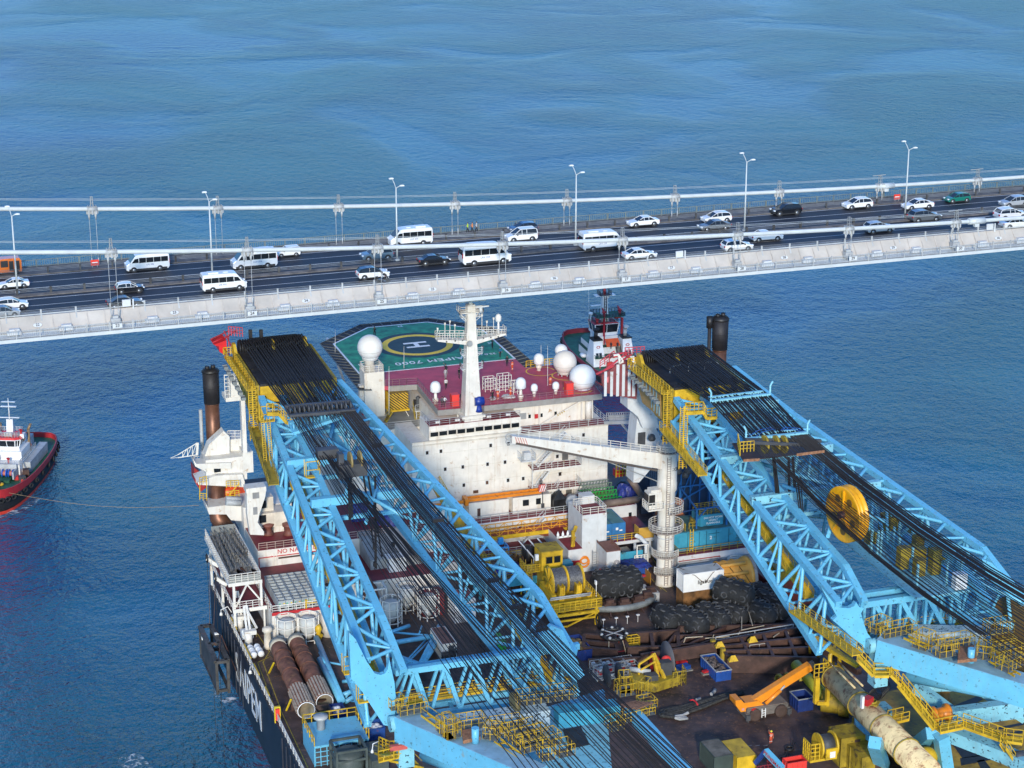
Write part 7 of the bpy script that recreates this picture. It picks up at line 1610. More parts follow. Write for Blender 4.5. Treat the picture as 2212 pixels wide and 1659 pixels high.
part('tip_stripe',m,RED,t); part('tip_sheave',MB().torus(bt+Vector((-.35,0,.3)),.45,.09,'y',16,6).torus(bt+Vector((-.35,0,-.4)),.4,.09,'y',16,6),STEELW,t); part('machinery',MB().box(PX-.9,PX+.8,PY-.8,PY+.8,55.4,56.6).lathe((PX+.2,PY-.5,56.5),[(.5,0),(.5,.8)],12),STEELW,t)
part('luffing_wire',MB().bar(bt+Vector((2,0,-.6)),(PX-1.2,PY-.3,52.3),.04).bar(bt+Vector((6,0,-.7)),(PX-1.4,PY,50.6),.12),GREY,t)
p=ftext('CO',.7,PX+.5,PY-1.42,52.8).join(ftext('N',.6,PX+1.1,PY-1.2,52.85)); part('lettering',p,BLACK,t)
# silencer tower right of the stair tower
t=thing('exhaust_silencer','white pipe stack in a railed frame left of the pedestal crane','pipe',(111,272,34)); part('pipe',MB().path([(111.6,273.4,39.2),(111.9,272.4,39.2),(112.5,271.5,38.5),(112.5,271.5,35)],.35,10),WHITE2,t); part('frame',MB().bar((110.6,270.6,34),(110.6,270.6,38.8),.15).bar((112.4,270.6,34),(112.4,270.6,38.8),.15).bar((110.6,270.6,38.8),(112.4,270.6,38.8),.15).rail([(110.2,270.5,36.2),(112.3,270.5,36.2)],1,.6,.05),WHITE,t); part('guard_panel',MB().box(111.0,111.08,266.0,269.8,34,36.0),mat('striped_orange',(.45,.20,.03),.6),t)
# containers stacked
t=container('long rusty brown container below the white one, before the pedestal crane',112.3,118.6,256.4,258.9,34,36.75,mat('rust_container',(.20,.095,.03),.75,var=.3,scale=.8,rust=.3,rustcol=(.08,.05,.03)))
t=container('white container with dark lettering on top of the rusty one',112.2,118.5,256.3,258.8,36.8,39.6,CLEAN,roof=mat('roof_pale_grey',(.40,.41,.39),.7,var=.12)); part('lettering',ftext('ligabue',.85,115.6,256.24,38.1,off=.012).tf(Matrix.Translation((0,0,0))),DGREY,t)
sl=MB()
for a,b in (((112.4,256.5),(115.3,256.1)),((118.3,258.6),(115.6,256.1)),((118,256.5),(115.6,256.1)),((112.4,258.5),(115.3,256.1))): sl.path([(a[0],a[1],39.8),((a[0]+b[0])/2,(a[1]+b[1])/2-.1,39.4),(b[0],256.1,38.0)],.045,5)
solo('lifting_sling','rusty lifting chain draped over the white container','sling',sl,BROWN,(115.5,256.1,38))
t=thing('pile_sleeve','large orange yellow cylinder with hydraulic rams beside the white container','cylinder',(121.5,259.5,34)); OY=mat('orange_yellow',(.74,.36,.06),.5,var=.1,rust=.06); part('body',MB().lathe((121.6,259.3,36.9),[(2.3,-2.9),(2.45,-2.8),(2.45,1.6),(2.75,1.7),(2.85,2.2)],36,axis='x'),OY,t); part('end_ring',MB().lathe((121.6,259.3,36.9),[(2.4,2.2),(2.9,2.2),(2.9,2.7),(2.4,2.9)],36,axis='x'),mat('ring_grey_worn',(.28,.26,.24),.7,rust=.1),t); m=MB()
for a in (2.0,2.6,3.3,4.0): m.tube((118.9,259.3+2.5*math.cos(a),36.9+2.5*math.sin(a)) if a>3.1 else (118.9,259.3+2.6*math.cos(a),36.9+2.6*math.sin(a)),(122.9,259.3+2.6*math.cos(a),36.9+2.6*math.sin(a)),.28,n=10)
for x in (119,120.2,121.6): m.path([(x,259.3+2.52*math.cos(a),36.9+2.52*math.sin(a)) for a in [.6+k*.25 for k in range(18)]],.1,5)
part('hydraulic_ram',m,OY,t); part('saddle',MB().box(119,124,258,260.6,34,34.9),BROWN,t)
m=MB()
for k in range(3): m.path([(118.6+k*1.5,257.6,39.2),(119.8+k*1.4,256.8,37.6),(121.8+k*1.0,256.9,35.6)],.05,5)
solo('lashing_wire','dark lashing wires over the orange yellow cylinder','wire rope',m,BLACK,(121,257,36))
# teal modules
t=thing('teal_module','long teal machinery module numbered 2 on the starboard deckhouse','module',(122,270,38)); part('body',MB().prism([(116.4,268.0),(127.6,268.0),(128,268.6),(128,274.6),(115.7,274.6),(115.7,268.7)],38,41.0),TEAL,t); part('roof',MB().box(115.9,127.8,268.3,274.4,41.0,41.06),mat('mossy_teal_roof',(.06,.15,.14),.8,var=.3),t)
m=MB()
for x in (117.8,119.7,120.9,122.5,124.6,126.2): m.box(x-.05,x+.05,267.94,268,38.2,40.9)
m.box(121.2,123.0,267.93,267.99,40.3,40.42); part('panel_seam',m,mat('dark_teal',(.02,.14,.2),.5),t); part('lettering',ftext('2',.75,121.6,267.93,39.7,off=.02),CLEAN,t); part('hatch_rail',MB().rail([(116.4,268.6,41.06),(116.4,271,41.06),(117.6,271,41.06),(117.6,268.6,41.06)],1.1,.5,.05,2).rail([(118.4,269,41.06),(119.6,269,41.06),(119.6,271.4,41.06)],1.1,.5,.05,2),YELD,t); part('striped_ladder',MB().ladder((118.3,267.7,38),(118.3,267.7,41.6),.5,.4,.06),YEL,t)
t=thing('flammables_locker','small teal box on the long module with a white highly flammable warning','locker',(122,270,41.1)); part('body',MB().prism([(120.5,269.3),(124.1,269.3),(124.4,269.7),(124.4,272),(120.1,272),(120.1,269.8)],41.1,42.9),TEAL,t); part('roof',MB().box(120.3,124.2,269.5,271.9,42.9,42.95),mat('mossy_teal_roof',(.06,.15,.14)),t)
w=MB(); 
for i,s in enumerate(('DO NOT WORK','HIGHLY','FLAMMABLE')): w.join(ftext(s,.42,122.5,269.24,42.45-i*.45,off=.012))
part('warning_text',w,CLEAN,t); part('top_rail',MB().rail([(120.3,269.5,42.95),(124.2,269.5,42.95)],.9,.6,.04).rail([(120.3,272,42.95),(124.2,272,42.95)],.9,.6,.04),YELD,t)
t=thing('blue_pipe_frame','tall blue steel frame standing on the teal module','frame',(122,274,41)); m=MB(); BF_=mat('frame_blue',(.015,.12,.33),.5,var=.1)
for x in (119.6,124.6):
    for y in (269.0,275.6): m.bar((x,y,38),(x,y,45.4 if y>270 else 44.2),.24)
for a,b in (((119.6,269,44.2),(124.6,269,44.2)),((119.6,275.6,45.4),(124.6,275.6,45.4)),((119.6,269,44.2),(119.6,275.6,45.4)),((124.6,269,44.2),(124.6,275.6,45.4)),((119.6,269,42.4),(121.2,269,44.1)),((124.6,269,42.4),(123,269,44.1)),((119.6,275.6,43),(124.6,275.6,45.3)),((119.6,275.6,41.2),(119.6,269,44.2))): m.bar(a,b,.18)
for k in range(6): m.bar((118+k*1.6,279,38),(118+k*1.6,279,49),.2); m.bar((118+k*1.6,279,40+k),(119.6+k*1.6,279,44+k),.14)
part('frame',m,BF_,t); part('dark_back_panel',MB().box(117.6,127,279.6,280,38,48),mat('navy_panel',(.015,.04,.09),.6),t)
t=thing('orange_bundle','stack of orange bricks like boxes behind the teal module','boxes',(117.6,273,41)); 
m=MB()
for i in range(5):
    for j in range(3): m.box(115.9+i*.85,116.7+i*.85,275.2,276.6,41.0+j*.8,41.75+j*.8)
part('box_stack',m,mat('dusty_orange',(.42,.15,.07),.8,var=.15),t); part('base',MB().box(115.7,120.3,275,276.8,38,41),BROWN,t)
container('orange container behind the starboard boom',127.0,130.6,256,259,34,38.6,YELD); container('red container below the starboard boom',126.2,131.2,252.6,255.6,34,36.6,mat('brick_red_container',(.36,.055,.03),.6,rust=.08)); S_('dark red open skip right of the orange yellow cylinder','R6',1300,1020,1420,1005,4,1.6,mat('dark_red_skip',(.16,.03,.03),.6,rust=.1))
t=thing('forklift','small grey forklift at the foot of the pedestal crane','forklift',at('R6',590,940,'z',34)); p=at('R6',595,940,'z',34); part('body',MB().box(p.x-.7,p.x+.7,p.y,p.y+1.8,34.4,35.3).box(p.x-.6,p.x+.6,p.y+.5,p.y+1.6,36.2,36.35),DGREY,t); part('mast_frame',MB().bar((p.x-.5,p.y,34.2),(p.x-.5,p.y,36.4),.12).bar((p.x+.5,p.y,34.2),(p.x+.5,p.y,36.4),.12),GREY,t); part('weight',MB().box(p.x+.5,p.x+1.1,p.y+.2,p.y+1.0,34,35),YEL,t)
for o in (-.6,.6): part('wheel',MB().lathe((p.x+o,p.y+.4,34.35),[(.35,-.12),(.35,.12)],12,axis='x'),TYRE,t)
# grillages
def grillage(lab,P,z0,z1,nx,ny,w=.45):
    """P: four plan corners near-left, near-right, far-right, far-left"""
    P=[Vector((p[0],p[1],0)) for p in P]; t=thing('steel_grillage',lab,'grillage',(P[0].x,P[0].y,34),group='brown steel grillages on the deck'); m=MB(); l=MB()
    for i in range(nx+1): a=P[0].lerp(P[1],i/nx); b=P[3].lerp(P[2],i/nx); m.bar(a+Vector((0,0,z1-.02)),b+Vector((0,0,z1-.02)),w,.10); m.bar(a+Vector((0,0,(z0+z1)/2)),b+Vector((0,0,(z0+z1)/2)),.08,z1-z0-.1)
    for j in range(ny+1): a=P[0].lerp(P[3],j/ny); b=P[1].lerp(P[2],j/ny); l.bar(a+Vector((0,0,z1+.03)),b+Vector((0,0,z1+.03)),w,.12); l.bar(a+Vector((0,0,(z0+z1)/2)),b+Vector((0,0,(z0+z1)/2)),.08,z1-z0-.1)
    part('cross_beam',m,BROWN,t); part('main_beam',l,BROWN,t); return t
t=grillage('right brown grillage with yellow corner blocks',[(109.8,235.2),(121.5,230.6),(124.4,240.4),(110.4,239.8)],34,36.6,4,3)
cb=MB()
for z_,x,y in (('R6',1105,1590),('R6',990,1470),('R6',1275,1425)): p=at(z_,x,y,'z',36.7); cb.add([(p.x-.7,p.y-.5,36.7),(p.x+.7,p.y-.5,36.7),(p.x+.5,p.y+.5,36.7),(p.x-.5,p.y+.5,36.7),(p.x-.3,p.y-.2,37.5),(p.x+.3,p.y-.2,37.5)],[(0,1,5,4),(1,2,5),(2,3,4,5),(3,0,4)])
part('corner_block',cb,YEL,t); part('bearing_post',MB().box(109.5,110.1,236.5,237,34,37).box(109.4,110.0,239.6,240.2,34,36.9),YELD,t)
grillage('middle brown grillage under the fender pile',[(104.0,242.6),(111,240.5),(124,243),(108,247.6)],34,35.8,5,2,.35)
grillage('left brown grillage beside the round lashed float',[(98.4,243.4),(105.2,241.4),(107.2,246.4),(99.4,247.6)],34,35.9,2,1,.5)
grillage('narrow brown grillage between the drum skip and the float',[(92.8,246.0),(97.0,243.6),(98.0,247.8),(94.4,250.0)],34,35.6,1,2,.5)
solo('long_beam','dark brown plate girder running behind the blue scrap skip','beam',MB().bar((99,240.0,35.4),(110,239.4,35.8),.5,1.8).bar((92,242,35),(99,239.8,35.3),.4,1.4),BROWN,(104,240,34))
p=at('R6',1530,1530,'z',34.6); tarp('flat blue sheet inside the right grillage',(117.5,236.5,34.6),8.5,2.8,.4,TARP,seed=31)
sc=MB(); sc.rail([at('R6',1250,1590,'z',34),at('R6',1500,1560,'z',34)],2.3,1.5,.04,2).rail([at('R6',960,1440,'z',36),at('R6',1630,1330,'z',36)],.9,6,.045,2); solo('scaffold_rail','thin grey scaffold tubes over the right grillage','scaffold',sc,STEELW,(115,238,34))
t=thing('lashed_float','round black and white lashed ring net on a red frame','float',(98.2,248.4,34)); p=at('R5',1740,1490,'z',36.2); m=MB().torus(p,1.75,.28,'z',24,8)
for i in range(14): a=i*.449; m.sphere(p+Vector((1.8*math.cos(a),1.8*math.sin(a),.2)),.25,8,5,mi=1 if i%2 else 0)
m.bar(p+Vector((-1.5,-.5,.2)),p+Vector((1.5,.6,.2)),.1,mi=1).bar(p+Vector((.9,-1.2,.2)),p+Vector((-.9,1.2,.2)),.1,mi=1); part('ring_net',m,[BLACK,STEELW],t); f=MB()
for s,u in ((-1.3,-1),(1.5,-1.1),(1.3,1.1),(-1.3,1)): f.bar((p.x+s*.6,p.y+u*.8,36),(p.x+s*1.1,p.y+u*1.4,34),.13)
f.bar((p.x-1.5,p.y-1.5,34.2),(p.x+1.6,p.y-1.5,34.2),.13); part('red_frame',f,MAROON,t); part('slack_rope',MB().bar(p+Vector((.6,-1.6,.1)),(p.x+1.0,p.y-2.4,34),.09).bar(p+Vector((-1.2,-1.2,.1)),(p.x-1.6,p.y-2.3,34),.09),mat('pale_rope',(.45,.38,.28)),t)
p=at('R5',1910,1650,'z',34); solo('yellow_step_stand','small yellow railed step stand beside the lashed float','stand',MB().rail([(p.x-.9,p.y,35.2),(p.x+.9,p.y,35.2),(p.x+.9,p.y+1,35.2),(p.x-.9,p.y+1,35.2)],1.1,.9,.05,3,closed=True).box(p.x-.9,p.x+.9,p.y,p.y+1,35.1,35.2).bar((p.x-.9,p.y,34),(p.x-.9,p.y,35.2),.1).bar((p.x+.9,p.y,34),(p.x+.9,p.y,35.2),.1),YEL,p)
# baskets, reels, spooler
for i in range(4):
    for j in range(2):
        x,y=92.6+i*1.55,238.9+j*1.6; m=MB(); m.box(x-.7,x+.7,y-.7,y+.7,34.1,34.2)
        for s in (-.7,.7):
            for u in (-.7,.7): m.bar((x+s,y+u,34),(x+s,y+u,35.8),.07)
        for z in (34.5,34.9,35.3,35.8):
            for s in (-.7,.7): m.bar((x-.7,y+s,z),(x+.7,y+s,z),.05); m.bar((x+s,y-.7,z),(x+s,y+.7,z),.05)
        random.seed(i*3+j)
        for k in range(7): m.cbox((x+random.uniform(-.45,.45),y+random.uniform(-.45,.45),34.6+random.random()*1.0),.4,.4,.3,random.random(),mi=1+k%3)
        solo('gear_basket','grey mesh basket of shackles, %s from the left in the %s row'%(('first','second','third','fourth')[i],('near','far')[j]),'basket',m,[STEELW,RED,WHITE2,GREY],(x,y,34),group='mesh baskets of shackles')
t=thing('cable_reel','tall grey cable reel with a red hub disc behind the yellow spooler','reel',(100.6,236.4,34)); part('flange',MB().lathe((101.6,236.8,36.6),[(.1,-.06),(2.5,-.06),(2.5,.06),(.1,.06)],32,axis='x'),mat('reel_grey',(.10,.10,.11),.6,var=.1),t); part('red_disc',MB().lathe((99.6,236.3,36.4),[(.1,.2),(1.6,-.25),(1.7,-.2),(1.7,-.1),(.3,.9)],28,axis='x'),RED,t); part('red_float',MB().sphere((101.1,236.0,36.8),.75,14,8),RB,t)
t=thing('black_reel_pair','black reel discs at the left of the yellow spooler','reel',(93.6,236,34)); 
for x in (92.6,94.4): part('flange',MB().lathe((x,236.4,35.6),[(.1,-.05),(1.6,-.05),(1.6,.05),(.1,.05)],26,axis='x'),DGREY,t)
t=thing('yellow_spooler','dirty yellow cable spooler with a grey roller before the cable reel','spooler',(98.3,234.2,34)); part('bed',MB().prism([(95.6,234.6),(98.0,232.4),(102.2,233.6),(102.0,235.2),(98.6,235.6),(96.2,236.6)],34.2,35.5),YELD,t); part('frame',MB().bar((99.2,234.4,35.4),(99.0,235.6,38.4),.4).bar((99.9,233.6,35.4),(99.0,235.6,38.4),.35).bar((97.0,235.8,37.0),(99.1,235.5,38.3),.25).bar((97,235.8,35.4),(97.0,235.8,37),.25).bar((97,235.2,36.4),(99.0,234.8,37.6),.2).bar((102.4,234.6,34.2),(101.8,236,36.6),.35),YEL,t); part('roller',MB().tube((95.9,236.4,36.2),(98.4,235.0,36.0),.35),STEELW,t); part('dark_gear',MB().box(99.6,101.2,234.2,235.4,35.5,37.4).box(97.2,98.8,233.2,234.4,35.5,36.3),DGREY,t); part('guard_rail',MB().rail([(101,233.4,34),(103,233.6,34),(103.2,235.4,34)],2.2,.7,.045,4),YELD,t)
for i,(z_,x,y,s,c,l) in enumerate((('D3',860,390,1.0,BLUE,'low blue and white pallet load right of the cable reel'),('D3',845,350,.8,RED,'low red sack pallet right of the cable reel'),('D3',1055,430,.5,RED,'small red box left of the blue scrap skip'))): p=at(z_,x,y,'z',34); solo('pallet_load',l,'pallet',MB().box(p.x-1.1*s,p.x+1.1*s,p.y-.8*s,p.y+.8*s,34,34.15,mi=1).cbox((p.x,p.y,34.4),1.7*s,1.1*s,.5*s,.2),[c,JG],p)
S_('long blue skip filled with scrap and gear','D3',1148,500,1285,482,5.4,1.5,BLUE,load=26,loadm=JUNK,rim=STEELW); x0,x1,y0,y1=rect('D3',1865,760,2025,762,2.6); skip('deep navy skip, empty, behind the mobile crane',x0,x1,y0,y1,34,1.8,BST,rim=GREY)
# rope bundle
t=thing('rope_bundle','long folded bundle of dark thick ropes with a red sling round it','rope',at('F1',1300,430,'z',34)); random.seed(8); DRP=mat('dark_braid_rope',(.05,.048,.044),.9,var=.35,scale=3,bump=.4)
A0=[(690,540),(760,480),(1000,440),(1300,350),(1600,260),(1850,230)]; B0=[(700,560),(860,590),(1050,540),(1300,450),(1600,330),(1860,270)]
m=MB()
for k in range(11):
    f=k/10; pts=[]
    for a,b in zip(A0,B0): p=at('F1',a[0]*(1-f)+b[0]*f+random.uniform(-14,14),a[1]*(1-f)+b[1]*f+random.uniform(-8,8),'z',34.25+random.random()*.2); pts.append(p)
    m.path(pts,.16,7)
for e in ((680,500,800,560),(1820,240,1880,280)): pass
m.path([at('F1',x,y,'z',34.3) for x,y in ((820,480),(720,490),(660,530),(700,575),(830,585))],.22,8); part('strand',m,DRP,t)
part('pale_splice',MB().path([at('F1',x,y,'z',34.5) for x,y in ((1080,530),(1010,565),(900,580),(900,605),(1060,595))],.2,8).path([at('F1',x,y,'z',34.5) for x,y in ((900,600),(960,622),(1080,610))],.18,8).path([at('F1',x,y,'z',34.5) for x,y in ((1410,265),(1450,235),(1465,205))],.24,8).path([at('F1',x,y,'z',34.5) for x,y in ((1200,345),(1255,325))],.2,8),mat('pale_wrap',(.33,.33,.33),.8,var=.1),t)
part('red_sling',MB().path([at('F1',x,y,'z',34.75) for x,y in ((1105,352),(1150,345),(1195,375),(1215,415))],.13,6),RED,t)
# mobile crane
t=thing('mobile_crane','orange telescopic mobile crane on two big wheels pairs, boom raised to the right','mobile crane',(108.7,221.5,34)); c0=at('D3',1480,830,'z',34); c1=at('D3',1715,800,'z',34)
x0,x1,y0=c0.x-1.1,c1.x+1.1,c0.y-.4; part('chassis',MB().box(x0,x1,y0,y0+2.6,35.1,35.7).box(x0-.2,x0+.5,y0-.2,y0+2.8,34.4,35.2).box(x1-.5,x1+.2,y0-.2,y0+2.8,34.4,35.2).box(x0+2.0,x0+3.9,y0-.05,y0+2.4,34.6,35.2),mat('dusty_chassis',(.14,.12,.105),.8,var=.2),t); part('deck_plate',MB().box(x0+.1,x1-.1,y0+.1,y0+2.5,35.7,35.8),mat('dusty_brown_plate',(.20,.155,.125),.8),t)
for x in (c0.x,c1.x):
    for yy in (y0-.1,y0+2.3): w=part('wheel',MB().lathe((x,yy,34.85),[(.4,-.28),(.8,-.3),(.86,-.2),(.86,.2),(.8,.3),(.4,.28)],22,axis='y'),mat('dusty_tyre',(.075,.045,.035),.9,var=.2),t); part('hub',MB().lathe((x,yy,34.85),[(.42,-.2),(.42,.2)],14,axis='y'),mat('dusty_hub',(.13,.07,.05),.8),w)
for x in (x0,x1): part('outrigger',MB().box(x-.3,x+.3,y0-.5,y0-.2,34.3,35.1).bar((x,y0-.35,33.98),(x,y0-.35,34.5),.12),DGREY,t)
part('ladder',MB().ladder((x0+2.3,y0-.15,34.3),(x0+2.3,y0-.15,35.6),.5,.3,.05),CLEAN,t); OC=mat('crane_orange',(.80,.27,.02),.35,var=.05,coat=.3); yb=y0+.4
m=MB(); q=[tuple(at('D3',x,y,'y',yb)[i] for i in (0,2)) for x,y in ((1322,668),(1375,660),(1400,690),(1520,670),(1600,720),(1605,765),(1540,775),(1500,720),(1440,730),(1440,760),(1370,770),(1325,710))]; m.front(q,yb,yb+1.9); part('superstructure',m,OC,t)
m=MB(); p=at('D3',1465,685,'y',yb+.9); q=at('D3',1985,358,'y',yb+.9); m.bar(p,q,.95,1.05); part('telescopic_boom',m,OC,t); part('boom_inner',MB().bar(two(p,q,.97),two(p,q,1.02),.7,.75).bar(two(p,q,1.0),two(p,q,1.07),.5,.9),DGREY,t)
part('lift_ram',MB().tube(at('D3',1590,695,'y',yb+.2),at('D3',1725,575,'y',yb+.2),.26,n=12),OC,t); part('ram_rod',MB().tube(at('D3',1722,578,'y',yb+.2),at('D3',1760,535,'y',yb+.2),.13,n=10),STEELW,t); part('winch_drum',MB().lathe(at('D3',1365,680,'y',yb+.8),[(.45,-.6),(.45,.6)],16,axis='y'),BLACK,t)
m=MB(); r=at('D3',2030,440,'y',yb+.9); m.bar(two(p,q,1.05),r,.06).cbox(r,.5,.4,.9); part('hook_block',m,BLACK,t)
m=MB(); 
for z_,x,y in (('D3',1390,745),('D3',1405,855),('D3',1782,790)): a=at(z_,x,y,'y',yb-.03); m.cbox(a,.35,.05,.3)
part('chevron_plate',m,mat('chevron_red_white',(.6,.3,.28),.5),t); part('red_box',MB().cbox((x0+.9,y0-.1,35.5),.6,.3,.5,.4),RED,t)
# yellow sleeve, pipes and hammer at right
t=thing('yellow_arch_frames','pair of yellow curved pipe cradles behind the mobile crane boom','cradle',at('D3',1800,560,'z',34)); p=at('D3',1790,540,'z',35)
for dx in (-1.2,0,1.3): part('cradle',MB().torus((p.x+dx,p.y,35.4),1.3,.25,'x',16,6,a0=.2,a1=2.6),YELD,t)
p,q=at('D3',1860,350,'z',36),at('D3',2120,640,'z',36); t=thing('yellow_hose_pipe','yellow green tapered hammer tube between the navy skip and the big pipe','pipe',p); part('tube',MB().tube(p,q,.75,.8,20),mat('yellow_green',(.38,.36,.02),.5,var=.1,rust=.1,rustcol=(.1,.08,.02)),t); part('strap',MB().path([two(p,q,.35)+Vector((.85*math.cos(a),.3,.85*math.sin(a))) for a in [k*.4 for k in range(9)]],.06,5),BLACK,t)
t=thing('pipe_coupling','dirty yellow open ended pipe coupling on the deck','pipe',at('R8',540,1150,'z',35.3)); p=at('R8',540,1110,'z',35.6); d=Vector((.8,-.6,0)).normalized(); part('shell',MB().tube(p-d*1.4,p+d*1.0,1.5,n=26,caps=False).tube(p-d*1.4,p-d*1.3,1.5,n=26).tube(p+d*1.0,p+d*2.4,1.75,n=26,caps=False).tube(p+d*1.3,p+d*2.2,1.25,n=26,caps=False),YELD,t)
a=at('R8',545,905,'z',40.5); b=at('R8',1330,1700,'z',40.5); t=thing('large_cream_pipe','long cream pipe with rusty patches sloping across the bottom right','pipe',a); CRP=mat('cream_flaking',(.78,.60,.32),.6,var=.12,scale=.6,rust=.5,rustcol=(.24,.085,.04)); dd=(b-a).normalized()
part('tube',MB().tube(a,b,1.55,1.75,32),CRP,t); m=MB()
for k in (.0,.3,.55,.8): c=two(a,b,k); sd=dd.cross(Vector((0,0,1))).normalized(); m.path([c+(sd*math.cos(x)+Vector((0,0,1))*math.sin(x))*(1.62+.2*k) for x in [i*.3 for i in range(22)]],.09,5)
part('hoop',m,YELD,t); part('small_pipe',MB().tube(two(a,b,-.02)+Vector((-.3,0,1.8)),two(a,b,.26)+Vector((-.3,0,1.8)),.13).tube(two(a,b,-.02)+Vector((1,.4,1.7)),two(a,b,.26)+Vector((1,.4,1.7)),.13),CRP,t)
part('goose_neck',MB().path([a+Vector((0,1.2,1)),a+Vector((0,1.2,2.6)),a+Vector((.4,1.2,3.1)),a+Vector((1.1,1.4,3.1)),a+Vector((1.5,1.4,2.6)),a+Vector((1.5,1.4,.5))],.28,10),YEL,t); part('end_frame',MB().rail([a+Vector((-2.6,.4,.2)),a+Vector((-.6,.4,.2)),a+Vector((-.6,1.8,.2))],1.8,.6,.06,3).box(a.x-2.5,a.x-1.9,a.y,a.y+.6,a.z-3.5,a.z+.2).box(a.x-.9,a.x-.5,a.y-.2,a.y+.3,a.z-4.0,a.z+.6).bar((a.x-2.2,a.y,a.z-3.3),(a.x-.6,a.y,a.z-3.6),.5),YEL,t)
part('hatch',MB().cbox(two(a,b,.42)+Vector((0,0,1.75)),1.8,1.4,.2,-.8).torus(two(a,b,.42)+Vector((0,0,1.95)),.6,.12,'z',14,6),YELD,t); part('stand',MB().box(a.x+3,a.x+4.6,a.y-7.5,a.y-5.5,34,39),CYAN2,t)
t=thing('hose_reel','black hydraulic hose coil with a red and white valve on the cream pipe','hose',at('R8',940,1060,'z',42)); p=at('R8',930,1050,'z',42.5); m=MB()
for k in range(7): m.torus(p+Vector((k*.22-.6,k*.1,.1*k)),1.0,.07,'y',18,5)
part('coil',m,BLACK,t); p=at('R8',830,1100,'z',42.8); part('valve',MB().cbox(p,1.3,.9,.9,.5),RED,t); part('white_bracket',MB().cbox(p+Vector((-.9,-.3,.1)),.3,.5,1.6),CLEAN,t)
for i,(x0,y0,x1,y1,h,l) in enumerate(((625,1640,760,1620,4.0,'tallest yellow cabinet container, at the back of the yellow group'),(700,1659,830,1640,3.2,'middle yellow container of the yellow group'),(800,1750,930,1740,3.2,'nearest yellow container of the yellow group'))):
    p=at('R8',x0,y0,'z',34); q=at('R8',x1,y1,'z',34); d=2.6 if i else 3; x1_=max(q.x,p.x+2.6); t=container(l,p.x-.6,x1_,p.y-.4,p.y+d,34,34+h,YELD,grp='yellow containers at the bottom edge'); part('front_opening',MB().box(p.x+1.2,p.x+2.0,p.y-.46,p.y-.43,34.6,34+h-.4),BROWN,t)
p=at('R8',885,1500,'z',34); t=container('narrow olive container behind the nearest yellow one',p.x-1,p.x+1,p.y,p.y+2.6,34,37.2,YELD)
t=thing('yellow_control_stand','yellow railed winch stand with a dark drum at the bottom right of the deck','machine',at('R8',480,1659,'z',34)); p=at('R8',470,1640,'z',35); part('cage',MB().rail([(p.x-2.2,p.y-.4,36.2),(p.x-1,p.y-.4,36.2)],2.2,.5,.06,4).rail([(p.x-2.2,p.y-.4,36.2),(p.x-2.2,p.y+1.6,36.2)],2.2,.5,.06,4).box(p.x-2.2,p.x+1.4,p.y-.4,p.y+1.6,35.9,36.2),YEL,t); part('drum',MB().lathe((p.x+.3,p.y+.6,37.6),[(1.3,-.8),(1.3,.8)],24,axis='x'),DGREY,t); part('drum_housing',MB().lathe((p.x-.7,p.y+.6,37.6),[(1.6,-.12),(1.6,.12)],24,axis='x').lathe((p.x+1.3,p.y+.6,37.6),[(1.6,-.12),(1.6,.12)],24,axis='x').box(p.x-.3,p.x+1.2,p.y-.9,p.y-.5,36.2,37.7),YEL,t); part('meter',MB().box(p.x+.2,p.x+.9,p.y-1.0,p.y-.92,36.5,37.3),CLEAN,t)
# bottom edge
t=container('grey roofed container with striped edges at the bottom edge',*rect('D3',1125,1330,1300,1320,4.4),34,36.6,mat('dull_dark_green',(.05,.07,.06),.7),roof=mat('muddy_roof',(.17,.15,.12),.8,var=.3),); t=container('bright yellow topped container at the bottom edge',*rect('D3',1330,1340,1500,1320,4.6),34,36.6,YEL,roof=mat('yellow_top_dirty',(.55,.35,.03),.6,var=.2,rust=.15))
t=thing('boom_lift','folded blue boom lift with red letters at the bottom edge','boom lift',at('D3',1600,1150,'z',34)); p0,p1,p2=at('D3',1500,1225,'z',36.0),at('D3',1590,1115,'z',38.5),at('D3',1740,1275,'z',37.5)
part('lower_arm',MB().bar(p0,p1,.4,.5),BLUE,t); part('upper_arm',MB().bar(p1,p2,.6,.8),CYAN,t); u=(p2-p1).normalized(); n_=Vector((0,0,1)); s_v=u.cross(n_).normalized(); up=s_v.cross(u).normalized()
tx=textmb('PEINEMANN',.75,.004,off=.01); M=Matrix(((u.x,up.x,s_v.x,0),(u.y,up.y,s_v.y,0),(u.z,up.z,s_v.z,0),(0,0,0,1))); tx.tf(Matrix.Translation(two(p1,p2,.62)+s_v*.33)@M); part('lettering',tx,RED,t); part('basket',MB().rail([(p0.x,p0.y-.5,34.6),(p0.x+2,p0.y-.5,34.6),(p0.x+2,p0.y+.8,34.6)],1.2,.5,.05),MAROON,t)
S_('bright red box at the bottom edge right of the boom lift','D3',1780,1290,1960,1270,1.5,1.0,RB)
for i,(x,y) in enumerate(((1800,1090),(1750,1190))): p=at('D3',x,y,'z',34.2); solo('shackle_block','dark iron shackle lying on the deck, %s'%('far one' if i==0 else 'near one by the boom lift'),'shackle',MB().torus(p,.5,.16,'z',16,6).bar(p+Vector((.4,.2,0)),p+Vector((1.0,1.0,.5)),.12).bar(p+Vector((.5,.1,0)),p+Vector((1.2,.7,.3)),.1),BLACK,p,group='iron shackles on the deck')
person(at('D3',1636,1050,'z',34.0),math.pi*.95,'point',OV,OV,'person in orange overalls with reflective bands waving an arm below the mobile crane',hat=(.7,.6,.05),vest=True)
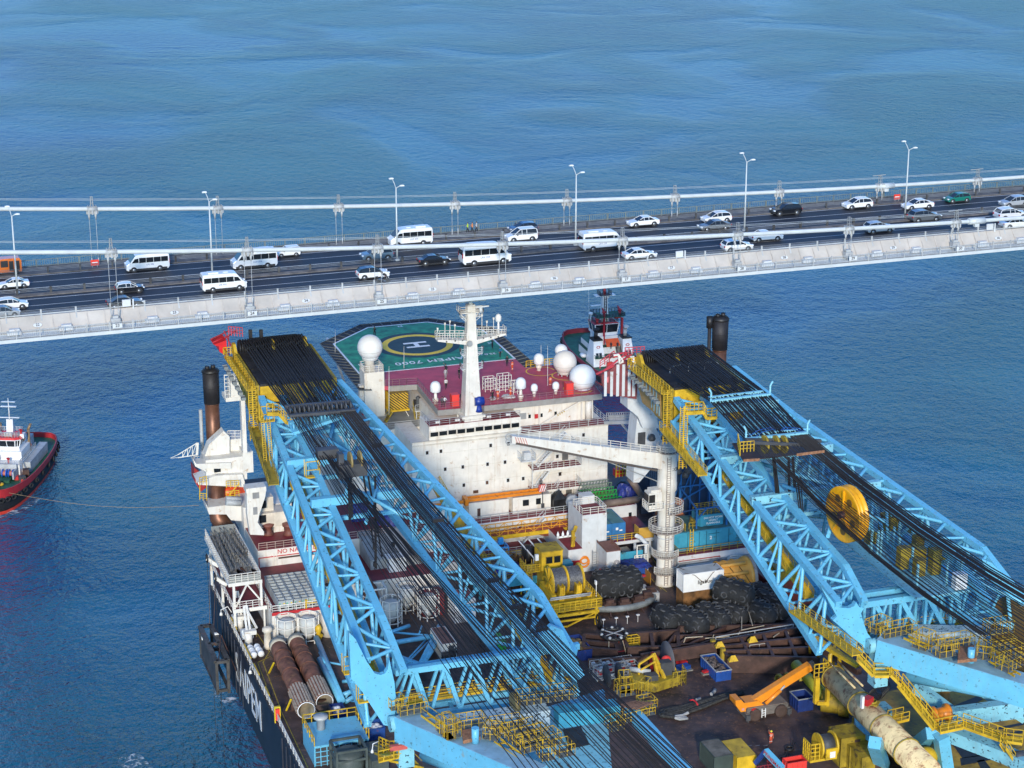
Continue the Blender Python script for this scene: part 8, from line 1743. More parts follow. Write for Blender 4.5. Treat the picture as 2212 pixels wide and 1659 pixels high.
# ================= CRANE BASES AT THE BOTTOM, TUGS, PEOPLE
def girder(nm,lab_t,p,q,w,h,m): return part(nm,MB().bar(p,q,w,h),m,lab_t)
def base(t,a,b,pale0,pale1,mirror=1):
    """sloping main box girder from the boom foot a to b, pale cross girder behind"""
    part('main_girder',MB().bar(a,b,3.0,3.0),CYAN,t); up=Vector((0,0,1.51)); part('girder_top',MB().bar(a+up,b+up,2.9,.05),mat('grey_blue_top',(.25,.42,.52),.7,var=.12,rust=.05,rustcol=(.2,.25,.25)),t)  # thin sheet of greyer blue along the girder's upper face
    part('pivot',MB().tube(a+Vector((-1.7,0,.3)),a+Vector((1.7,0,.3)),.9,n=20).bar(a,a-Vector((0,0,5)),1.8),CYAN2,t)
    part('pale_cross_girder',MB().bar(pale0,pale1,2.2,2.2),mat('pitted_pale_blue',(.48,.58,.60),.6,var=.06,spots=.8,spotcol=(.03,.035,.04)),t)
a=at('D2',430,880,'z',51); b=at('D2',1620,1400,'z',51); base(cl_,a,b,(58.5,201.5,50.5),(71.5,201,50.5)); part('dark_cross_girder',MB().bar((72.6,201,50),(80,200.6,50),1.9,1.9),TEAL,cl_)
d=(b-a).normalized(); sd=Vector((-d.y,d.x,0))
def railbox(m,c,w,l,rz,h=1.2,z0=None,bars=5):
    M=Matrix.Translation(c)@Matrix.Rotation(rz,4,'Z'); P=[M@Vector((x,y,0)) for x,y in ((-w/2,-l/2),(w/2,-l/2),(w/2,l/2),(-w/2,l/2))]; m.rail([tuple(p) for p in P],h,.45,.05,bars,closed=True)
def yards(t,a,b,top,rz,ks):
    m=MB(); 
    for k,w,l,o in ks:
        c=two(a,b,k)+Vector((0,0,top))+o; railbox(m,c,w,l,rz)
        m.cbox(c+Vector((0,0,.0)),w,l,.08,rz)
    m.rail([two(a,b,.12)+Vector((0,0,top)),two(a,b,.95)+Vector((0,0,top))],1.1,1.2,.05); m.rail([two(a,b,.12)+Vector((1,.6,top)),two(a,b,.95)+Vector((1,.6,top))],1.1,1.2,.05)
    part('girder_platform',m,YEL,t)
ang=math.atan2(d.y,d.x)
def zbox(t,z,items,b,mt=YEL,nm='railed_platform',dp=1.8,zz=None):
    """railed platforms: near bottom edge measured, all the same depth"""
    for x0,y0,x1,y1,h in items:
        m=MB(); p=at(z,x0,y0,'z',b); q=at(z,x1,y1,'z',b); dy=Vector((-(q.y-p.y),(q.x-p.x),0)).normalized()*dp; m.rail([p,q,q+dy,p+dy],h,.8,.03,2,closed=True); m.cbox((p+q+dy)/2,(q-p).length,dp,.04,math.atan2(q.y-p.y,q.x-p.x),mi=1)
        part(nm,m,[mt,mat('dull_grating',(.16,.17,.15),.8,var=.3,scale=3)],t)
zbox(cl_,'D2',[(400,810,640,765,1.3),(320,760,450,735,1.2),(715,930,810,1020,1.8),(820,1025,890,1010,2.6),(900,940,1160,900,1.2),(1130,1010,1260,1030,1.5),(1230,960,1500,920,1.2),(1360,1030,1640,960,1.3),(1430,1090,1720,1010,1.3),(1500,1140,1830,1050,1.4),(1660,1210,1770,1190,1.6),(1810,1180,1950,1150,1.4),(1460,720,1960,650,1.3)],52.8)
zbox(cl_,'F1',[(130,260,290,250,2.2),(120,310,350,270,1.5),(380,310,470,330,2.0),(440,480,650,440,.9),(440,580,620,550,.9),(0,800,180,760,1.2),(120,700,500,600,1.2)],49,nm='railed_platform_low')
part('girder_stair',MB().stairs(at('D2',610,790,'z',53),at('D2',850,960,'z',52.6)).stairs(at('D2',1260,1020,'z',52.6),at('D2',1480,1180,'z',52.4)),YEL,cl_)
m=MB(); q=[at('D2',x,y,'z',52.9) for x,y in ((945,950),(1100,925),(1110,1010),(955,1045))]; m.prism([(v.x,v.y) for v in q],52.8,53.2)
for k in range(5): p=at('F1',230+k*55,400+k*18-k*10,'z',50.2); m.cbox(p,2.6,.4,.12,.15+.05*k)
part('scaffold_boards',m,WOOD,cl_); p=at('D2',1065,1040,'z',52.6); part('vent_pipe',MB().tube(p,p+Vector((0,0,1.8)),.42,n=14),CYAN,cl_)
p=at('D2',1415,690,'z',52); part('rope_sheave',MB().lathe(p,[(1.25,-.3),(1.35,0),(1.25,.3)],22,axis='x'),mat('brass_sheave',(.20,.16,.06),.6),cl_)
part('strut_tube',MB().tube(at('D2',600,1150,'z',45),at('D2',1300,1420,'z',45),.75,n=16),CYAN,cl_)
part('winch_house',MB().prism([tuple(at('D2',x,y,'z',47)[:2]) for x,y in ((1150,900),(2212,560),(2300,1500),(1200,1300))],38,47),CYAN2,cl_)
part('winch_house_dark_hatch',MB().prism([tuple(at('D2',x,y,'z',47)[:2]) for x,y in ((1840,930),(2000,900),(2080,1060),(1900,1100))],47,47.1),BLACK,cl_)
part('house_side_girder',MB().bar(at('F1',250,480,'z',49),at('F1',1180,1520,'z',49),1.3,1.3),CYAN,cl_)
m=MB().stairs(at('D2',430,1140,'z',47.5),at('D2',560,1264,'z',44)); 
P=[at('D2',x,y,'z',47.5) for x,y in ((205,1210),(295,1190),(430,1160),(425,1110),(300,1120),(210,1080))]; m.prism([(v.x,v.y) for v in P],47.3,47.5).rail([tuple(v) for v in P],1.3,.6,.055,3,closed=True)
m.stairs(at('D2',205,1130,'z',47.5),at('D2',290,1160,'z',49.5)).bar(at('D2',300,1200,'z',47.2),at('D2',600,1264,'z',45),.25)
part('yellow_landing',m,YEL,cl_); part('dark_skirt',MB().prism([tuple(at('D2',x,y,'z',38)[:2]) for x,y in ((600,1110),(900,1060),(900,1264),(600,1264))],34,38),DGREY,cl_)
p=at('D2',380,1080,'z',48.8); part('striped_box',MB().cbox(p,2.0,.5,.6),mat('striped_red',(.6,.12,.1)),cl_); p=at('D2',148,1110,'z',48); part('arm_lamp',MB().path([p,p+Vector((.1,0,.8)),p+Vector((.8,.2,.9))],.06,6).lathe(p-Vector((0,0,.25)),[(.22,0),(.1,.35)],10),CLEAN,cl_)
# starboard base
a=at('R8',930,650,'z',51.5); b=at('R8',2350,1080,'z',49.5); base(cr_,a,b,at('R8',1180,560,'z',50.5),at('R8',1800,575,'z',51.5))
zbox(cr_,'R8',[(895,550,1030,500,1.4),(970,585,1240,530,1.2),(1310,690,1390,640,1.9),(1430,750,1590,720,1.6),(1480,690,1720,640,1.3),(1730,750,1850,770,1.8),(1820,700,2070,660,1.3),(1920,790,2150,730,1.4),(2000,870,2133,800,1.4),(1850,560,2050,530,1.5)],53)
part('girder_stair',MB().stairs(at('R8',1150,570,'z',53.2),at('R8',1340,660,'z',53)).stairs(at('R8',1860,760,'z',52.5),at('R8',2080,890,'z',52.4)),YEL,cr_)
q=[at('R8',x,y,'z',53.1) for x,y in ((1585,660),(1715,650),(1740,760),(1580,775))]; part('scaffold_boards',MB().prism([(v.x,v.y) for v in q],52.9,53.3),WOOD,cr_); p=at('R8',1688,780,'z',52.6); part('vent_pipe',MB().tube(p,p+Vector((0,0,1.8)),.42,n=14),CYAN,cr_)
part('strut_tube',MB().tube(at('R8',1160,890,'z',46),at('R8',2250,1110,'z',46),.8,n=16),CYAN,cr_)
part('round_winch_drum',MB().lathe(at('F3',1843,1150,'z',50),[(5.2,-1.6),(5.4,0),(5.2,1.6)],36,axis='x'),mat('brown_yellow_drum',(.25,.14,.04),.7,var=.15),cr_)
# turntable below the starboard crane
YD=mat('yellow_deck_plate',(.42,.25,.02),.6,var=.28,scale=.5,rust=.25,rustcol=(.09,.055,.03))
part('turntable_deck',MB().prism([tuple(at('R8',x,y,'z',36.5)[:2]) for x,y in ((700,1240),(1000,1020),(1260,980),(2400,1000),(2400,1900),(1000,1900),(1180,1500))],34,36.5),YD,cr_)
m=MB()
for pts in (((1480,1380),(1640,1360),(1780,1560),(1620,1580)),((1600,1580),(1900,1530),(1920,1580),(1610,1640)),((1500,1160),(1750,1060),(1790,1090),(1560,1200)),((1880,1330),(2133,1280),(2133,1300),(1880,1350)),((1900,1390),(2133,1340),(2133,1365),(1900,1415)),((1740,1600),(1800,1590),(1900,1720),(1800,1720))): m.prism([tuple(at('R8',x,y,'z',36.52)[:2]) for x,y in pts],36.5,36.53)
part('black_marking',m,BLACK,cr_)
m=MB(); 
def gb(x0,y0,z0,x1,y1,z1,w,h): m.bar(at('R8',x0,y0,'z',z0),at('R8',x1,y1,'z',z1),w,h)
gb(1450,1250,41.5,2300,1130,41.5,1.4,2.2); gb(1200,960,43,1700,950,43,1.4,1.6); gb(1230,980,43,1540,1210,41,1.2,1.4); gb(1700,980,43,2133,1260,38.5,.8,.8); gb(1480,1360,41,2000,1560,41,1.8,1.6); gb(2000,1560,41,2300,1700,41,1.8,1.6)
part('base_frame',m,CYAN2,cr_)
m=MB()
for x0,y0,x1,y1,z in ((1370,1370,1230,1480,36.5),(1440,1390,1480,1659,36.5),(890,1450,960,1659,34)): m.bar(at('R8',x0,y0,'z',41.5),at('R8',x1,y1,'z',z),1.5,1.5)
m.prism([tuple(at('R8',x,y,'z',38)[:2]) for x,y in ((720,1240),(850,1370),(900,1420),(740,1340))],34,38.0)
part('base_leg',m,CYAN,cr_)
yw=MB()
def wk(pts,z,w=1.3):
    Q=[at('R8',x,y,'z',z if not isinstance(z,list) else z[i]) for i,(x,y) in enumerate(pts)]
    for p,q in zip(Q[:-1],Q[1:]):
        dd=(q-p); n=Vector((-dd.y,dd.x,0)).normalized()*w/2; yw.bar(p,q,w,.12); yw.bar(p-n,q-n,.12,.35); yw.bar(p+n,q+n,.12,.35); yw.rail([p-n,q-n],1.15,1.2,.04,2); yw.rail([p+n,q+n],1.15,1.2,.04,2)
wk(((745,740),(880,880),(1000,880)),[51,49,49]); wk(((1010,870),(1100,960),(1400,1330)),[49,47.5,43]); wk(((1410,1350),(1600,1310)),43); wk(((1600,1290),(1960,1420),(2120,1440)),43); wk(((1960,1480),(2030,1590)),[43,41]); wk(((980,830),(1240,800)),49); wk(((1020,1270),(1150,1240)),41)
part('yellow_walkway',yw,YEL,cr_); gb2=MB(); q=at('R8',1440,1210,'z',42.6)
part('capstan_winch',MB().lathe(q,[(.2,-1.2),(1.1,-1.1),(1.1,-.9),(.8,-.8),(.8,.6),(1.2,.7),(1.2,1.0),(.3,1.1)],20,axis='x'),ORG,cr_)
part('yellow_vessel',MB().sphere(at('R8',1325,1570,'z',38),1.3,18,10),YEL,cr_); part('brown_post',MB().lathe(at('R8',1470,1100,'z',36.5),[(1,0),(.7,.6),(.6,2.4),(1.1,2.6),(1.1,3.0)],16),mat('ochre_post',(.30,.16,.05),.6),cr_)
part('lower_winch',MB().tube(at('R8',2050,1570,'z',41.5),at('R8',2133,1560,'z',41.5),.7),DGREY,cr_)
part('front_trestle',MB().rail([at('R8',350,560,'z',44),at('R8',720,800,'z',42)],.2,3,.25,1).bar(at('R8',350,560,'z',44),at('R8',350,700,'z',36),.35).bar(at('R8',420,600,'z',44),at('R8',420,760,'z',35),.35).bar(at('R8',555,650,'z',44),at('R8',545,800,'z',36),.35).bar(at('R8',420,600,'z',44),at('R8',555,700,'z',41),.25).bar(at('R8',335,560,'z',44.5),at('R8',750,810,'z',43),.7,.5),YEL,cr_)
part('brown_rail_beam',MB().bar(at('R8',330,600,'z',40),at('R8',760,860,'z',40),.8,.8),BROWN,cr_)
# ================= TUGS
def tug(lab,L,W,zb,hullm,bulm,loc,rz,v):
    t=thing('tug_boat',lab,'tug boat',loc,rz,WORLD)
    def sec(k,n=28):
        P=[]
        for i in range(n): a=2*math.pi*i/n; c,s=math.cos(a),math.sin(a); P.append((L/2*k*(abs(c)**.85)*(1 if c>0 else -1),W/2*k*(abs(s)**.55)*(1 if s>0 else -1)))
        return P
    def loft(k0,z0,k1,z1,bow=0):
        m=MB(); A,B=sec(k0),sec(k1); n=len(A); f0=lambda x,k:(bow*max(0,x/(L/2))**2 if k else bow*.5*max(0,x/(L/2))**2)
        m.add([(x,y,z0+f0(x,0)) for x,y in A]+[(x,y,z1+f0(x,1)) for x,y in B],[(i,(i+1)%n,n+(i+1)%n,n+i) for i in range(n)],0,True); return m
    h=loft(.90,-1,1.0,zb-.4,1.6); hp=part('hull',h,hullm,t,local=True)
    part('boot_topping',loft(.905,-.9,.945,.9,0),mat('boot_red',(.62,.05,.03),.5),hp,local=True)
    part('bulwark',loft(1.005,zb-.45,1.01,zb+.9,1.6).join(loft(.975,zb-.45,.975,zb+.9,1.6)),bulm,t,local=True)
    cap=MB().path([(x,y,zb+.92+1.6*max(0,x/(L/2))**2) for x,y in sec(.99)+sec(.99)[:1]],.14,6); part('bulwark_cap',cap,bulm,t,local=True)
    part('deck',MB().add([(x,y,zb-.2+1.2*max(0,x/(L/2))**2) for x,y in sec(.98)],[list(range(28))]),mat('tug_green_deck',(.015,.11,.06),.6,var=.25),t,local=True)
    ty=MB(); P=sec(1.02,36)
    for i,(x,y) in enumerate(P):
        if abs(x)<L*.47 or x>0:
            k=MB().torus((0,0,0),.5,.2,'x',14,6).tf(Matrix.Translation((x,y,zb-1.2+1.3*max(0,x/(L/2))**2))@Matrix.Rotation(math.atan2(y*L/W,x),4,'Z')); part('tyre_fender',k,RUBBER,t,local=True)
    return t
def wheelhouse(t,x0,x1,w,z0,z1,roofm):
    fl=.35
    part('wheelhouse_base',MB().box(x0,x1,-w/2+.4,w/2-.4,z0,z0+.9),CLEAN,t,local=True)
    v=[(x0,-w/2+.5,z0+.9),(x1-.5,-w/2+.5,z0+.9),(x1-.0,-w/2+1.3,z0+.9),(x1,w/2-1.3,z0+.9),(x1-.5,w/2-.5,z0+.9),(x0,w/2-.5,z0+.9)]; T2=[(x0-.2,-w/2+.1,z1),(x1-.2,-w/2+.1,z1),(x1+.5,-w/2+1.1,z1),(x1+.5,w/2-1.1,z1),(x1-.2,w/2-.1,z1),(x0-.2,w/2-.1,z1)]
    m=MB().add(v+T2,[(i,(i+1)%6,6+(i+1)%6,6+i) for i in range(6)]); g=part('window_band',m,GLASS,t,local=True); f=MB()
    for a,b in zip(v,T2): f.bar(a,b,.2)
    for i in range(6):
        for A in (v,T2): f.bar(A[i],A[(i+1)%6],.16)
        k=Vector(v[i]).lerp(Vector(v[(i+1)%6]),.5); k2=Vector(T2[i]).lerp(Vector(T2[(i+1)%6]),.5); f.bar(k,k2,.13)
    part('window_frame',f,CLEAN,g,local=True); n=6
    part('roof',MB().add([(x,y*1.05,z1+.02) for x,y,_ in T2]+[(x*.97+.03*(x0+x1)/2,y*.8,z1+.55) for x,y,_ in T2],[(i,(i+1)%6,6+(i+1)%6,6+i) for i in range(6)]+[tuple(range(6,12))]),roofm,t,local=True)
def monitor(t,x,y,z,m,s=1):
    part('water_cannon',MB().tube((x,y,z),(x,y,z+.9*s),.22*s).sphere((x,y,z+1.1*s),.35*s,10,6).tube((x,y,z+1.1*s),(x+1.0*s,y,z+1.7*s),.2*s,.12*s,8),m,t,local=True)
TR=mat('tug_red',(.42,.025,.03),.5,var=.08); TN=mat('tug_navy',(.012,.016,.03),.5,var=.1); DR=mat('tug_dark_red',(.30,.03,.04),.5,var=.1)
# port side tug, bow towards the viewer
tl=tug('red and black tug with blue winches cut by the left edge',41,13.4,4.2,mat('tug_black',(.015,.015,.018),.6),TR,(-108.1,420.3,0),R_(-90-4),0)
part('deckhouse',MB().box(-6,6,-3.6,3.6,4.2,7.2).box(-4.5,3,-3.2,3.2,7.2,9.4),CLEAN,tl,local=True); part('side_slope',MB().side([(3.6,4.2),(4.6,4.2),(3.7,7.0)],-9,4).side([(-3.6,4.2),(-4.6,4.2),(-3.7,7)],-9,4),STEELW,tl,local=True)
part('winch_deck',MB().box(6,10.5,-2.6,2.6,4.2,5.2),mat('tug_green_deck',(.015,.11,.06)),tl,local=True); wheelhouse(tl,-2.2,2.2,6.0,9.4,12.1,mat('wheelhouse_red',(.70,.04,.04),.4))
part('mast',MB().front([(-1.4,12.5),(.0,12.5),(-.6,16.2),(-.9,16.2)],-.7,.7).tube((-.7,0,16),(-.7,0,21.6),.16,.08,8).box(-.9,-.5,-2.2,2.2,16.6,16.75).box(-1.0,-.4,-1.7,1.7,19.4,19.6).box(-.9,-.5,-1.5,1.5,20.6,20.75),CLEAN,tl,local=True)
for y in (-2.6,2.6): monitor(tl,.3,y,12.6,RED,1.1); part('monitor_tower',MB().box(-.7,.7,y-.7,y+.7,11.9,13.0),CLEAN,tl,local=True); part('funnel',MB().tube((-3.6,y*1.15,7.2),(-3.6,y*1.15,12.6),.32).tube((-3.6,y*1.15,12.6),(-4.4,y*1.3,13.8),.3),mat('brass_funnel',(.30,.20,.11),.5,metal=.3),tl,local=True)
monitor(tl,5.2,-1.5,7.4,RED); monitor(tl,5.2,1.0,7.4,RED)
for y in (-2.2,-.7,1.0,2.4): part('winch_drum',MB().lathe((8.2,y,6.1),[(.4,-.55),(1.0,-.5),(1.0,-.38),(.5,-.35),(.5,.35),(1.0,.38),(1.0,.5),(.4,.55)],20,axis='y'),mat('winch_blue',(.01,.09,.42),.4),tl,local=True); part('red_hub',MB().lathe((8.2,y,6.1),[(.62,-.3),(.62,.3)],16,axis='y'),mat('hub_salmon',(.45,.13,.09),.6),tl,local=True)
part('winch_frame',MB().box(6.6,7.2,-3.3,3.3,5.2,7.9).box(7,9.8,-3.4,-3.1,5.2,7).box(7,9.8,3.1,3.4,5.2,7),STEELW,tl,local=True)
part('blue_life_ring',MB().box(3.2,3.3,-3,-1.4,7.6,8.6),BLUE,tl,local=True)
random.seed(2)
for k in range(16): part('deck_gear',MB().cbox((random.uniform(4,11),random.choice((-1,1))*random.uniform(3.2,5),random.uniform(4.5,5.6)),.5+random.random(),.5+random.random(),.6+random.random(),random.random()),random.choice((STEELW,DGREY,RED,BROWN,BLUE)),tl,local=True)
part('side_house',MB().box(-10,3,3.2,5.0,4.2,6.8).box(-10,3,-5.0,-3.2,4.2,6.8).box(-8.5,-3,-2.5,2.5,7.2,9.6),STEELW,tl,local=True); part('roof_gear',MB().rail([(-2,-2.4,12.7),(2,-2.4,12.7),(2,2.4,12.7),(-2,2.4,12.7)],1.1,.7,.05,closed=True).box(1.0,1.6,-.8,.8,12.7,13.6),STEELW,tl,local=True)
part('yellow_buoy',MB().sphere((12.2,1.2,5.0),.8,12,6,sz=.5),YEL,tl,local=True); part('towing_bitts',MB().box(12.6,13.2,-1.4,1.4,4.4,6.0).tube((13,-1.6,5.9),(13,1.6,5.9),.25),BROWN,tl,local=True)
part('white_boat',MB().sphere((-5.2,-4.6,7.6),1.0,12,8).tube((-5.2,-4.6,5),(-5.2,-4.6,7),.3),CLEAN,tl,local=True)
person((-108+3.2,424,6.4),0,'stand',(.65,.13,.03),(.02,.02,.06),'person in an orange jacket beside the wheelhouse of the left tug',frame=WORLD); person((-103.2,408.5,3.8),1.0,'stand',(.6,.05,.03),(.55,.45,.05),'person in red and yellow on the green deck of the left tug',frame=WORLD)
part('deck_rail',MB().rail([(6,-3.5,7.2),(6,3.5,7.2)],1.1,1,.05).rail([(-6,3.6,7.2),(6,3.6,7.2)],1.1,1,.05),STEELW,tl,local=True)
p=at('T1',100,1212,'z',6.2,WORLD); q=at('U',430,1092,'z',9,WORLD); c=(p+q)/2-Vector((0,0,1.4)); rp=MB(); rp.path([p.lerp(q,k/12)-Vector((0,0,1.6*math.sin(math.pi*k/12))) for k in range(13)],.035,5)
solo('tow_line','tan tow line running from the left tug towards the vessel','tow line',rp,mat('tan_rope',(.40,.27,.14),.8),p,frame=WORLD)
# tug ahead, stern towards the viewer
ax=Vector((-.30,.954)); rz=math.atan2(ax.y,ax.x)
tr=tug('red and white escort tug behind the large radomes',40,14.5,4.4,TN,DR,(23.3,503.0,0),rz,0)
part('deckhouse',MB().prism([(-8,-5.0),(6,-4.6),(9.5,-2.6),(9.5,2.6),(6,4.6),(-8,5.0)],4.4,7.6).prism([(-5,-4.4),(5.5,-4.2),(7.5,-2.4),(7.5,2.4),(5.5,4.2),(-5,4.4)],7.6,10.2),CLEAN,tr,local=True)
part('upper_deck_green',MB().prism([(-8.6,-5.2),(6,-4.8),(9.7,-2.8),(9.7,2.8),(6,4.8),(-8.6,5.2)],7.6,7.66).prism([(-5.2,-4.5),(5.6,-4.3),(7.6,-2.5),(7.6,2.5),(5.6,4.3),(-5.2,4.5)],10.2,10.26),mat('tug_green_deck',(.015,.11,.06)),tr,local=True)
part('trim',MB().rail([(-8.4,-5.1,7.6),(6,-4.7,7.6),(9.6,-2.7,7.6)],1.0,1.2,.06,2).rail([(-8.4,5.1,7.6),(6,4.7,7.6)],1.0,1.2,.06,2).rail([(-8.4,-5,7.6),(-8.4,5,7.6)],1.0,1.2,.06,2),mat('dark_green_rail',(.01,.06,.045),.5),tr,local=True)
for y in (-3.9,3.9):
    fm=MB(); fm.add([(-8.2,y-1.7,4.4),(-2.2,y-1.7,4.4),(-2.2,y+1.7,4.4),(-8.2,y+1.7,4.4),(-6.2,y-1.1,13.4),(-3.4,y-1.1,13.4),(-3.4,y+1.1,13.4),(-6.2,y+1.1,13.4)],[(0,1,5,4),(1,2,6,5),(2,3,7,6),(3,0,4,7)]); part('funnel_casing',fm,CLEAN,tr,local=True); part('funnel_top',MB().box(-6.5,-3.2,y-1.25,y+1.25,13.4,13.9),BLACK,tr,local=True); part('funnel_pipe',MB().tube((-4.8,y,13.9),(-4.8,y,16.6),.5,n=12).tube((-4.8,y,16.6),(-5.8,y,17.8),.5,.6,12),SOOT if y>0 else STEELW,tr,local=True)
    w=MB()
    for o in (-.75,.1): w.add([(-7.52,y+o,7.5),(-7.52,y+o+.7,7.5),(-7.15,y+o+.7,9.2),(-7.15,y+o,9.2)],[(0,1,2,3)])
    w.tf(Matrix.Translation((-.06,0,0))); part('casing_window',w,GLASS,tr,local=True); part('life_ring',MB().torus((-6.75,y,11.2),.42,.1,'x',14,6),RED,tr,local=True)
part('orange_cover',MB().add([(-6.6,-2.0,11.2),(-6.6,1.6,11.2),(-5.0,1.6,13.3),(-5.0,-2.0,13.3)],[(0,1,2,3)]).box(-6.7,-6.5,-2,1.6,11,11.25),mat('orange_cover',(.75,.10,.02),.6),tr,local=True); part('aft_stair',MB().stairs((-8.8,-1.8,4.4),(-5.4,-1.8,10.2),1.2),BROWN,tr,local=True)
wheelhouse(tr,-2.0,3.4,6.6,13.4,17.6,mat('wheelhouse_dark_red',(.38,.02,.03),.45)); part('wheelhouse_tower',MB().prism([(-3,-2.6),(3,-2.6),(4.2,-1.4),(4.2,1.4),(3,2.6),(-3,2.6)],10.2,13.4),CLEAN,tr,local=True)
part('monitor_platform',MB().box(-3.2,2.0,-4.4,3.0,20.4,20.6),mat('tug_green_deck',(.015,.11,.06)),tr,local=True); part('platform_rail',MB().rail([(-3.2,-4.4,20.6),(2,-4.4,20.6),(2,3,20.6),(-3.2,3,20.6)],1.2,.8,.06,closed=True).rail([(-2,-3,18.1),(3,-3,18.1),(3,3,18.1),(-2,3,18.1)],1.1,1,.05,closed=True),mat('dark_rail',(.02,.03,.03),.5),tr,local=True)
part('fire_main',MB().path([(-2.2,-4,4.6),(-2.2,-4,19.6),(-2.2,-2,19.9)],.38,10).path([(-2.8,1.0,10),(-2.8,1.0,22)],.28,8),TR,tr,local=True)
for x,y,z in ((-1.5,-3.6,20.6),(-2.4,.9,20.6),(-2,2.6,18.2)): monitor(tr,x,y,z,TR,1.6)
part('mast',MB().add([(-.9,-.9,18),(.9,-.9,18),(.9,.9,18),(-.9,.9,18),(-.6,-.6,28),(.6,-.6,28),(.6,.6,28),(-.6,.6,28)],[(0,1,5,4),(1,2,6,5),(2,3,7,6),(3,0,4,7),(4,5,6,7)]).box(-1,1,-2.6,2.6,27.7,27.95).box(-.3,.3,1.0,3.6,24,24.3).tube((.2,-1.2,26.8),(.2,-.6,27),.5),CLEAN,tr,local=True); part('mast_ladder',MB().ladder((-.95,0,18.5),(-.75,0,27.6),.6,.6,.08,side=(0,1,0)),DGREY,tr,local=True)
part('top_platform',MB().rail([(-1.2,-1.5,28),(1.2,-1.5,28),(1.2,1.5,28),(-1.2,1.5,28)],1.6,.8,.05,closed=True).box(-1.2,1.2,-1.5,1.5,27.95,28.05),DGREY,tr,local=True); part('top_cannon',MB().tube((0,0,28),(0,0,31.0),.42,.25).sphere((0,0,31),.6,10,6).tube((0,0,31),(0,.3,32.2),.3),TR,tr,local=True)
part('whip_aerial',MB().tube((-1,4.4,18),(-1,4.6,31),.07,.03,5),CLEAN,tr,local=True); part('small_dome',MB().sphere((0,3.6,21.2),.65,14,8).tube((0,3.6,18),(0,3.6,20.6),.12),CLEAN,tr,local=True)
part('red_deck_gear',MB().box(-10.5,-8.8,-3,-1.6,4.4,6.6).box(-9.6,-8.8,1,2.4,4.4,6.4).box(-9.4,-8.6,-.6,.6,8.0,8.6),RB,tr,local=True); part('white_raft',MB().lathe((-1,5.9,6),[(.2,-1),(.7,-.8),(.7,.8),(.2,1)],12,axis='x'),CLEAN,tr,local=True)
for i,(x,y,l) in enumerate(((-7.4,-1.0,'person in dark clothes on the upper deck of the escort tug, left one'),(-7.0,.6,'person in dark clothes on the upper deck of the escort tug, right one'))): p=Matrix.Rotation(rz,4,'Z')@Vector((x,y,0)); person((23.3+p.x,503+p.y,7.1),3,'stand',(.02,.02,.03),(.02,.02,.03),l,frame=WORLD)
for o_,k_ in ((tr,.69),(tl,.89)): o_.matrix_world=o_.matrix_basis@Matrix.Diagonal((1,1,k_,1))
# ================= PEOPLE ON THE VESSEL AND THE BRIDGE
dark=(.015,.016,.02); PG='people on the vessel decks'
def pp(z,x,y,zz,rz,pose,top,legs,lab,**k): person(at(z,x,y,'z',zz),rz,pose,top,legs,lab,group=PG,**k)
pp('E1',630,398,55.0,2.6,'photo',dark,dark,'person in black standing on the green deck behind the tower radome')
pp('R2',690,555,55.0,3.6,'photo',(.05,.08,.09),dark,'person in dark clothes near the right edge line of the green deck')
pp('R2',758,630,55.0,3.4,'stand',(.01,.13,.27),dark,'person in a bright blue top on the green deck')
pp('R2',818,707,55.0,3.0,'stand',dark,dark,'person in black where the green deck meets the magenta deck')
pp('R2',863,748,55.0,0.4,'stand',OV,OV,'person in orange overalls with white bands behind the pipe rack',vest=True)
pp('R2',1192,882,55.0,0,'stand',OV,OV,'person in orange overalls beside the whip aerial right of the tallest capped dome',vest=True)
pp('R2',738,1005,55.0,0,'photo',OV,OV,'person in orange overalls and white helmet among the crumpled sheets',hat=(.7,.7,.7),vest=True)
pp('R2',848,985,55.0,.3,'photo',OV,OV,'person in orange overalls left of the tallest capped dome',hat=(.65,.3,.05),vest=True)
pp('R2',288,780,55.0,2.8,'point',dark,dark,'person in black with raised arm, farthest of the row of three left of the mast')
pp('R2',286,818,55.0,3.3,'stand',(.4,.4,.42),(.3,.3,.32),'person in grey in the middle of the row of three left of the mast')
pp('R2',290,905,55.0,2.9,'walk',(.65,.65,.65),dark,'person in a white top, nearest of the row of three left of the mast')
pp('R2',403,815,55.0,3.5,'walk',dark,dark,'person in black alone on the magenta deck just left of the mast')
pp('R2',257,1065,55.0,2.6,'lean',(.08,.08,.09),dark,'person in dark clothes at the front rail beside one in a pale top'); pp('R2',279,1062,55.0,3.5,'lean',(.6,.6,.62),dark,'person in a pale top at the front rail left of the red locker'); pp('R2',425,1030,55.0,2.9,'stand',dark,dark,'person in black between the red locker and the mast')
pp('R2',693,1012,55.0,.2,'lean',dark,dark,'person in black bending over the crumpled sheets')
pp('R1',1925,1215,46.6,.3,'stand',(.03,.03,.05),(.05,.05,.08),'person in dark clothes at the annex rail, left of two'); pp('R1',1945,1205,46.6,-.2,'photo',(.5,.5,.53),(.06,.06,.1),'person in a grey top at the annex rail, right of two')
pp('R5',1110,235,41.6,.1,'stand',(.1,.1,.1),dark,'person leaning on the lower maroon stair landing')
p=at('B2',1918,565,'z',78.16,BF)
for x,c,l,ps in ((1918,(.45,.65,.05),'person in a yellow-green vest, left of three walking beyond the far lanes','walk'),(1962,(.75,.25,.08),'person in an orange vest, middle of three walking beyond the far lanes','walk'),(2003,(.5,.5,.52),'person in a grey top, right of three walking beyond the far lanes','walk')):
    p=at('B2',x,562,'z',78.16,BF); person((p.x,314.4,78.16),R_(60),ps,c,dark,l,frame=BF,group='walkers on the far footway')
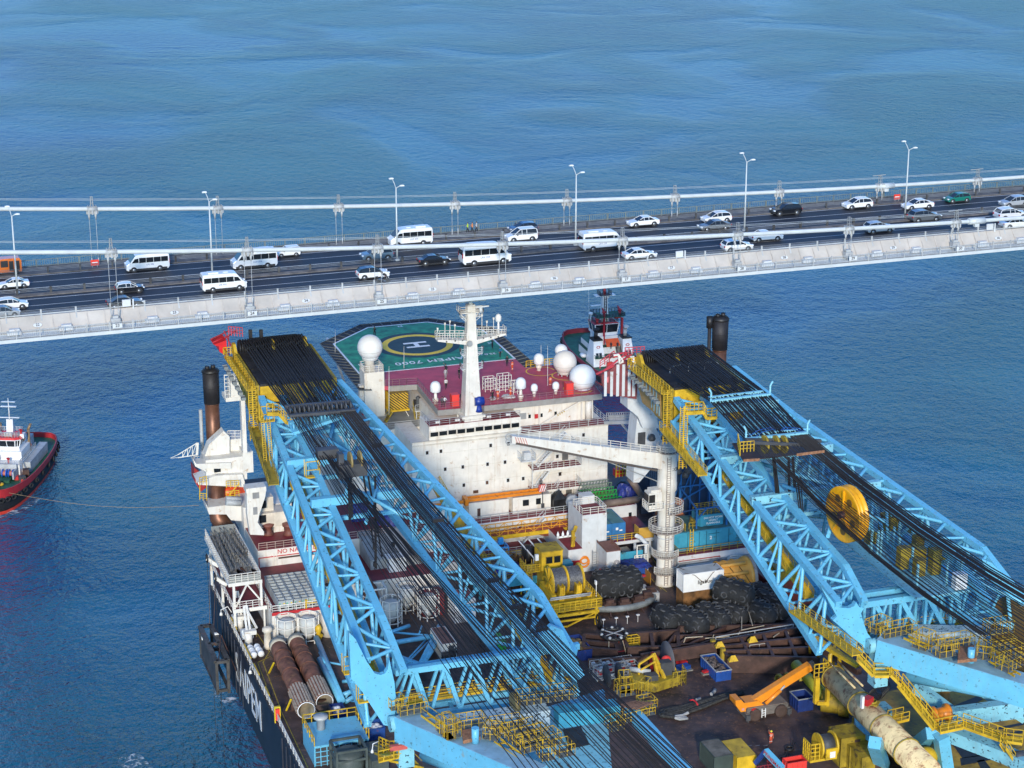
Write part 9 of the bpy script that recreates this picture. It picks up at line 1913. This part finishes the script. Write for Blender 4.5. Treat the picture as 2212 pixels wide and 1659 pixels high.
# scooter with rider
p=at('B2',1168,985,'z',78,BF); t=thing('scooter','black scooter beside the white crossover in the near lane','scooter',(p.x,p.y+.3,78),frame=BF); x,y=p.x,p.y+.3
for dx in (-.75,.75): part('wheel',MB().torus((x+dx,y,78.3),.24,.08,'y',16,6).lathe((x+dx,y,78.3),[(.12,-.05),(.12,.05)],10,axis='y'),TYRE,t)
part('body',MB().front([(x-1.0,78.5),(x-.9,78.85),(x-.2,78.85),(x,78.45),(x+.4,78.45),(x+.55,79.1),(x+.7,79.1),(x+.75,78.5),(x+.4,78.25),(x-.5,78.25)],y-.16,y+.16),CP['black'],t); part('handlebar',MB().bar((x+.55,y-.35,79.15),(x+.55,y+.35,79.15),.07).cbox((x-1.0,y,79.05),.35,.4,.35),BLACK,t); part('headlight',MB().cbox((x+.78,y,78.95),.08,.16,.14),HL,t)
r=person((x-.25,y,78.02),R_(-90),'lean',(.62,.62,.62),(.03,.05,.12),'rider in a white jacket on the black scooter',hat=(.01,.01,.012),frame=BF); r['category']='person'

# sea foam at the hulls
fm=bpy.data.materials.new('sea_foam'); fm.use_nodes=True; n=fm.node_tree.nodes; l=fm.node_tree.links; b=n['Principled BSDF']; b.inputs['Base Color'].default_value=(.75,.8,.82,1); b.inputs['Roughness'].default_value=.6
g=n.new('ShaderNodeNewGeometry'); x=n.new('ShaderNodeTexNoise'); x.inputs['Scale'].default_value=.55; x.inputs['Detail'].default_value=6; x.inputs['Roughness'].default_value=.7; x.inputs['Distortion'].default_value=.8; r=n.new('ShaderNodeValToRGB'); r.color_ramp.elements[0].position=.50; r.color_ramp.elements[1].position=.66; l.new(g.outputs['Position'],x.inputs[0]); l.new(x.outputs[0],r.inputs[0]); l.new(r.outputs[0],b.inputs['Alpha'])
m=MB()
def fo(z,pts):
    q=[at(z,a,c,'z',.12,WORLD) for a,c in pts]; m.add(q,[list(range(len(q)))])
fo('D1',[(340,880),(440,870),(530,940),(660,960),(640,1010),(500,1020),(400,960)]); fo('D1',[(650,1050),(700,1060),(730,1110),(680,1120)]); fo('U',[(250,1640),(300,1625),(330,1659),(270,1665)])
fo('T1',[(0,1440),(200,1390),(340,1310),(430,1260),(440,1290),(380,1340),(250,1420),(0,1500)]); fo('R2',[(1560,840),(1620,845),(1640,865),(1580,865)]); fo('R7',[(400,1520),(480,1480),(500,1500),(440,1560)])
struct('sea_foam',m,fm,WORLD,kind='stuff')
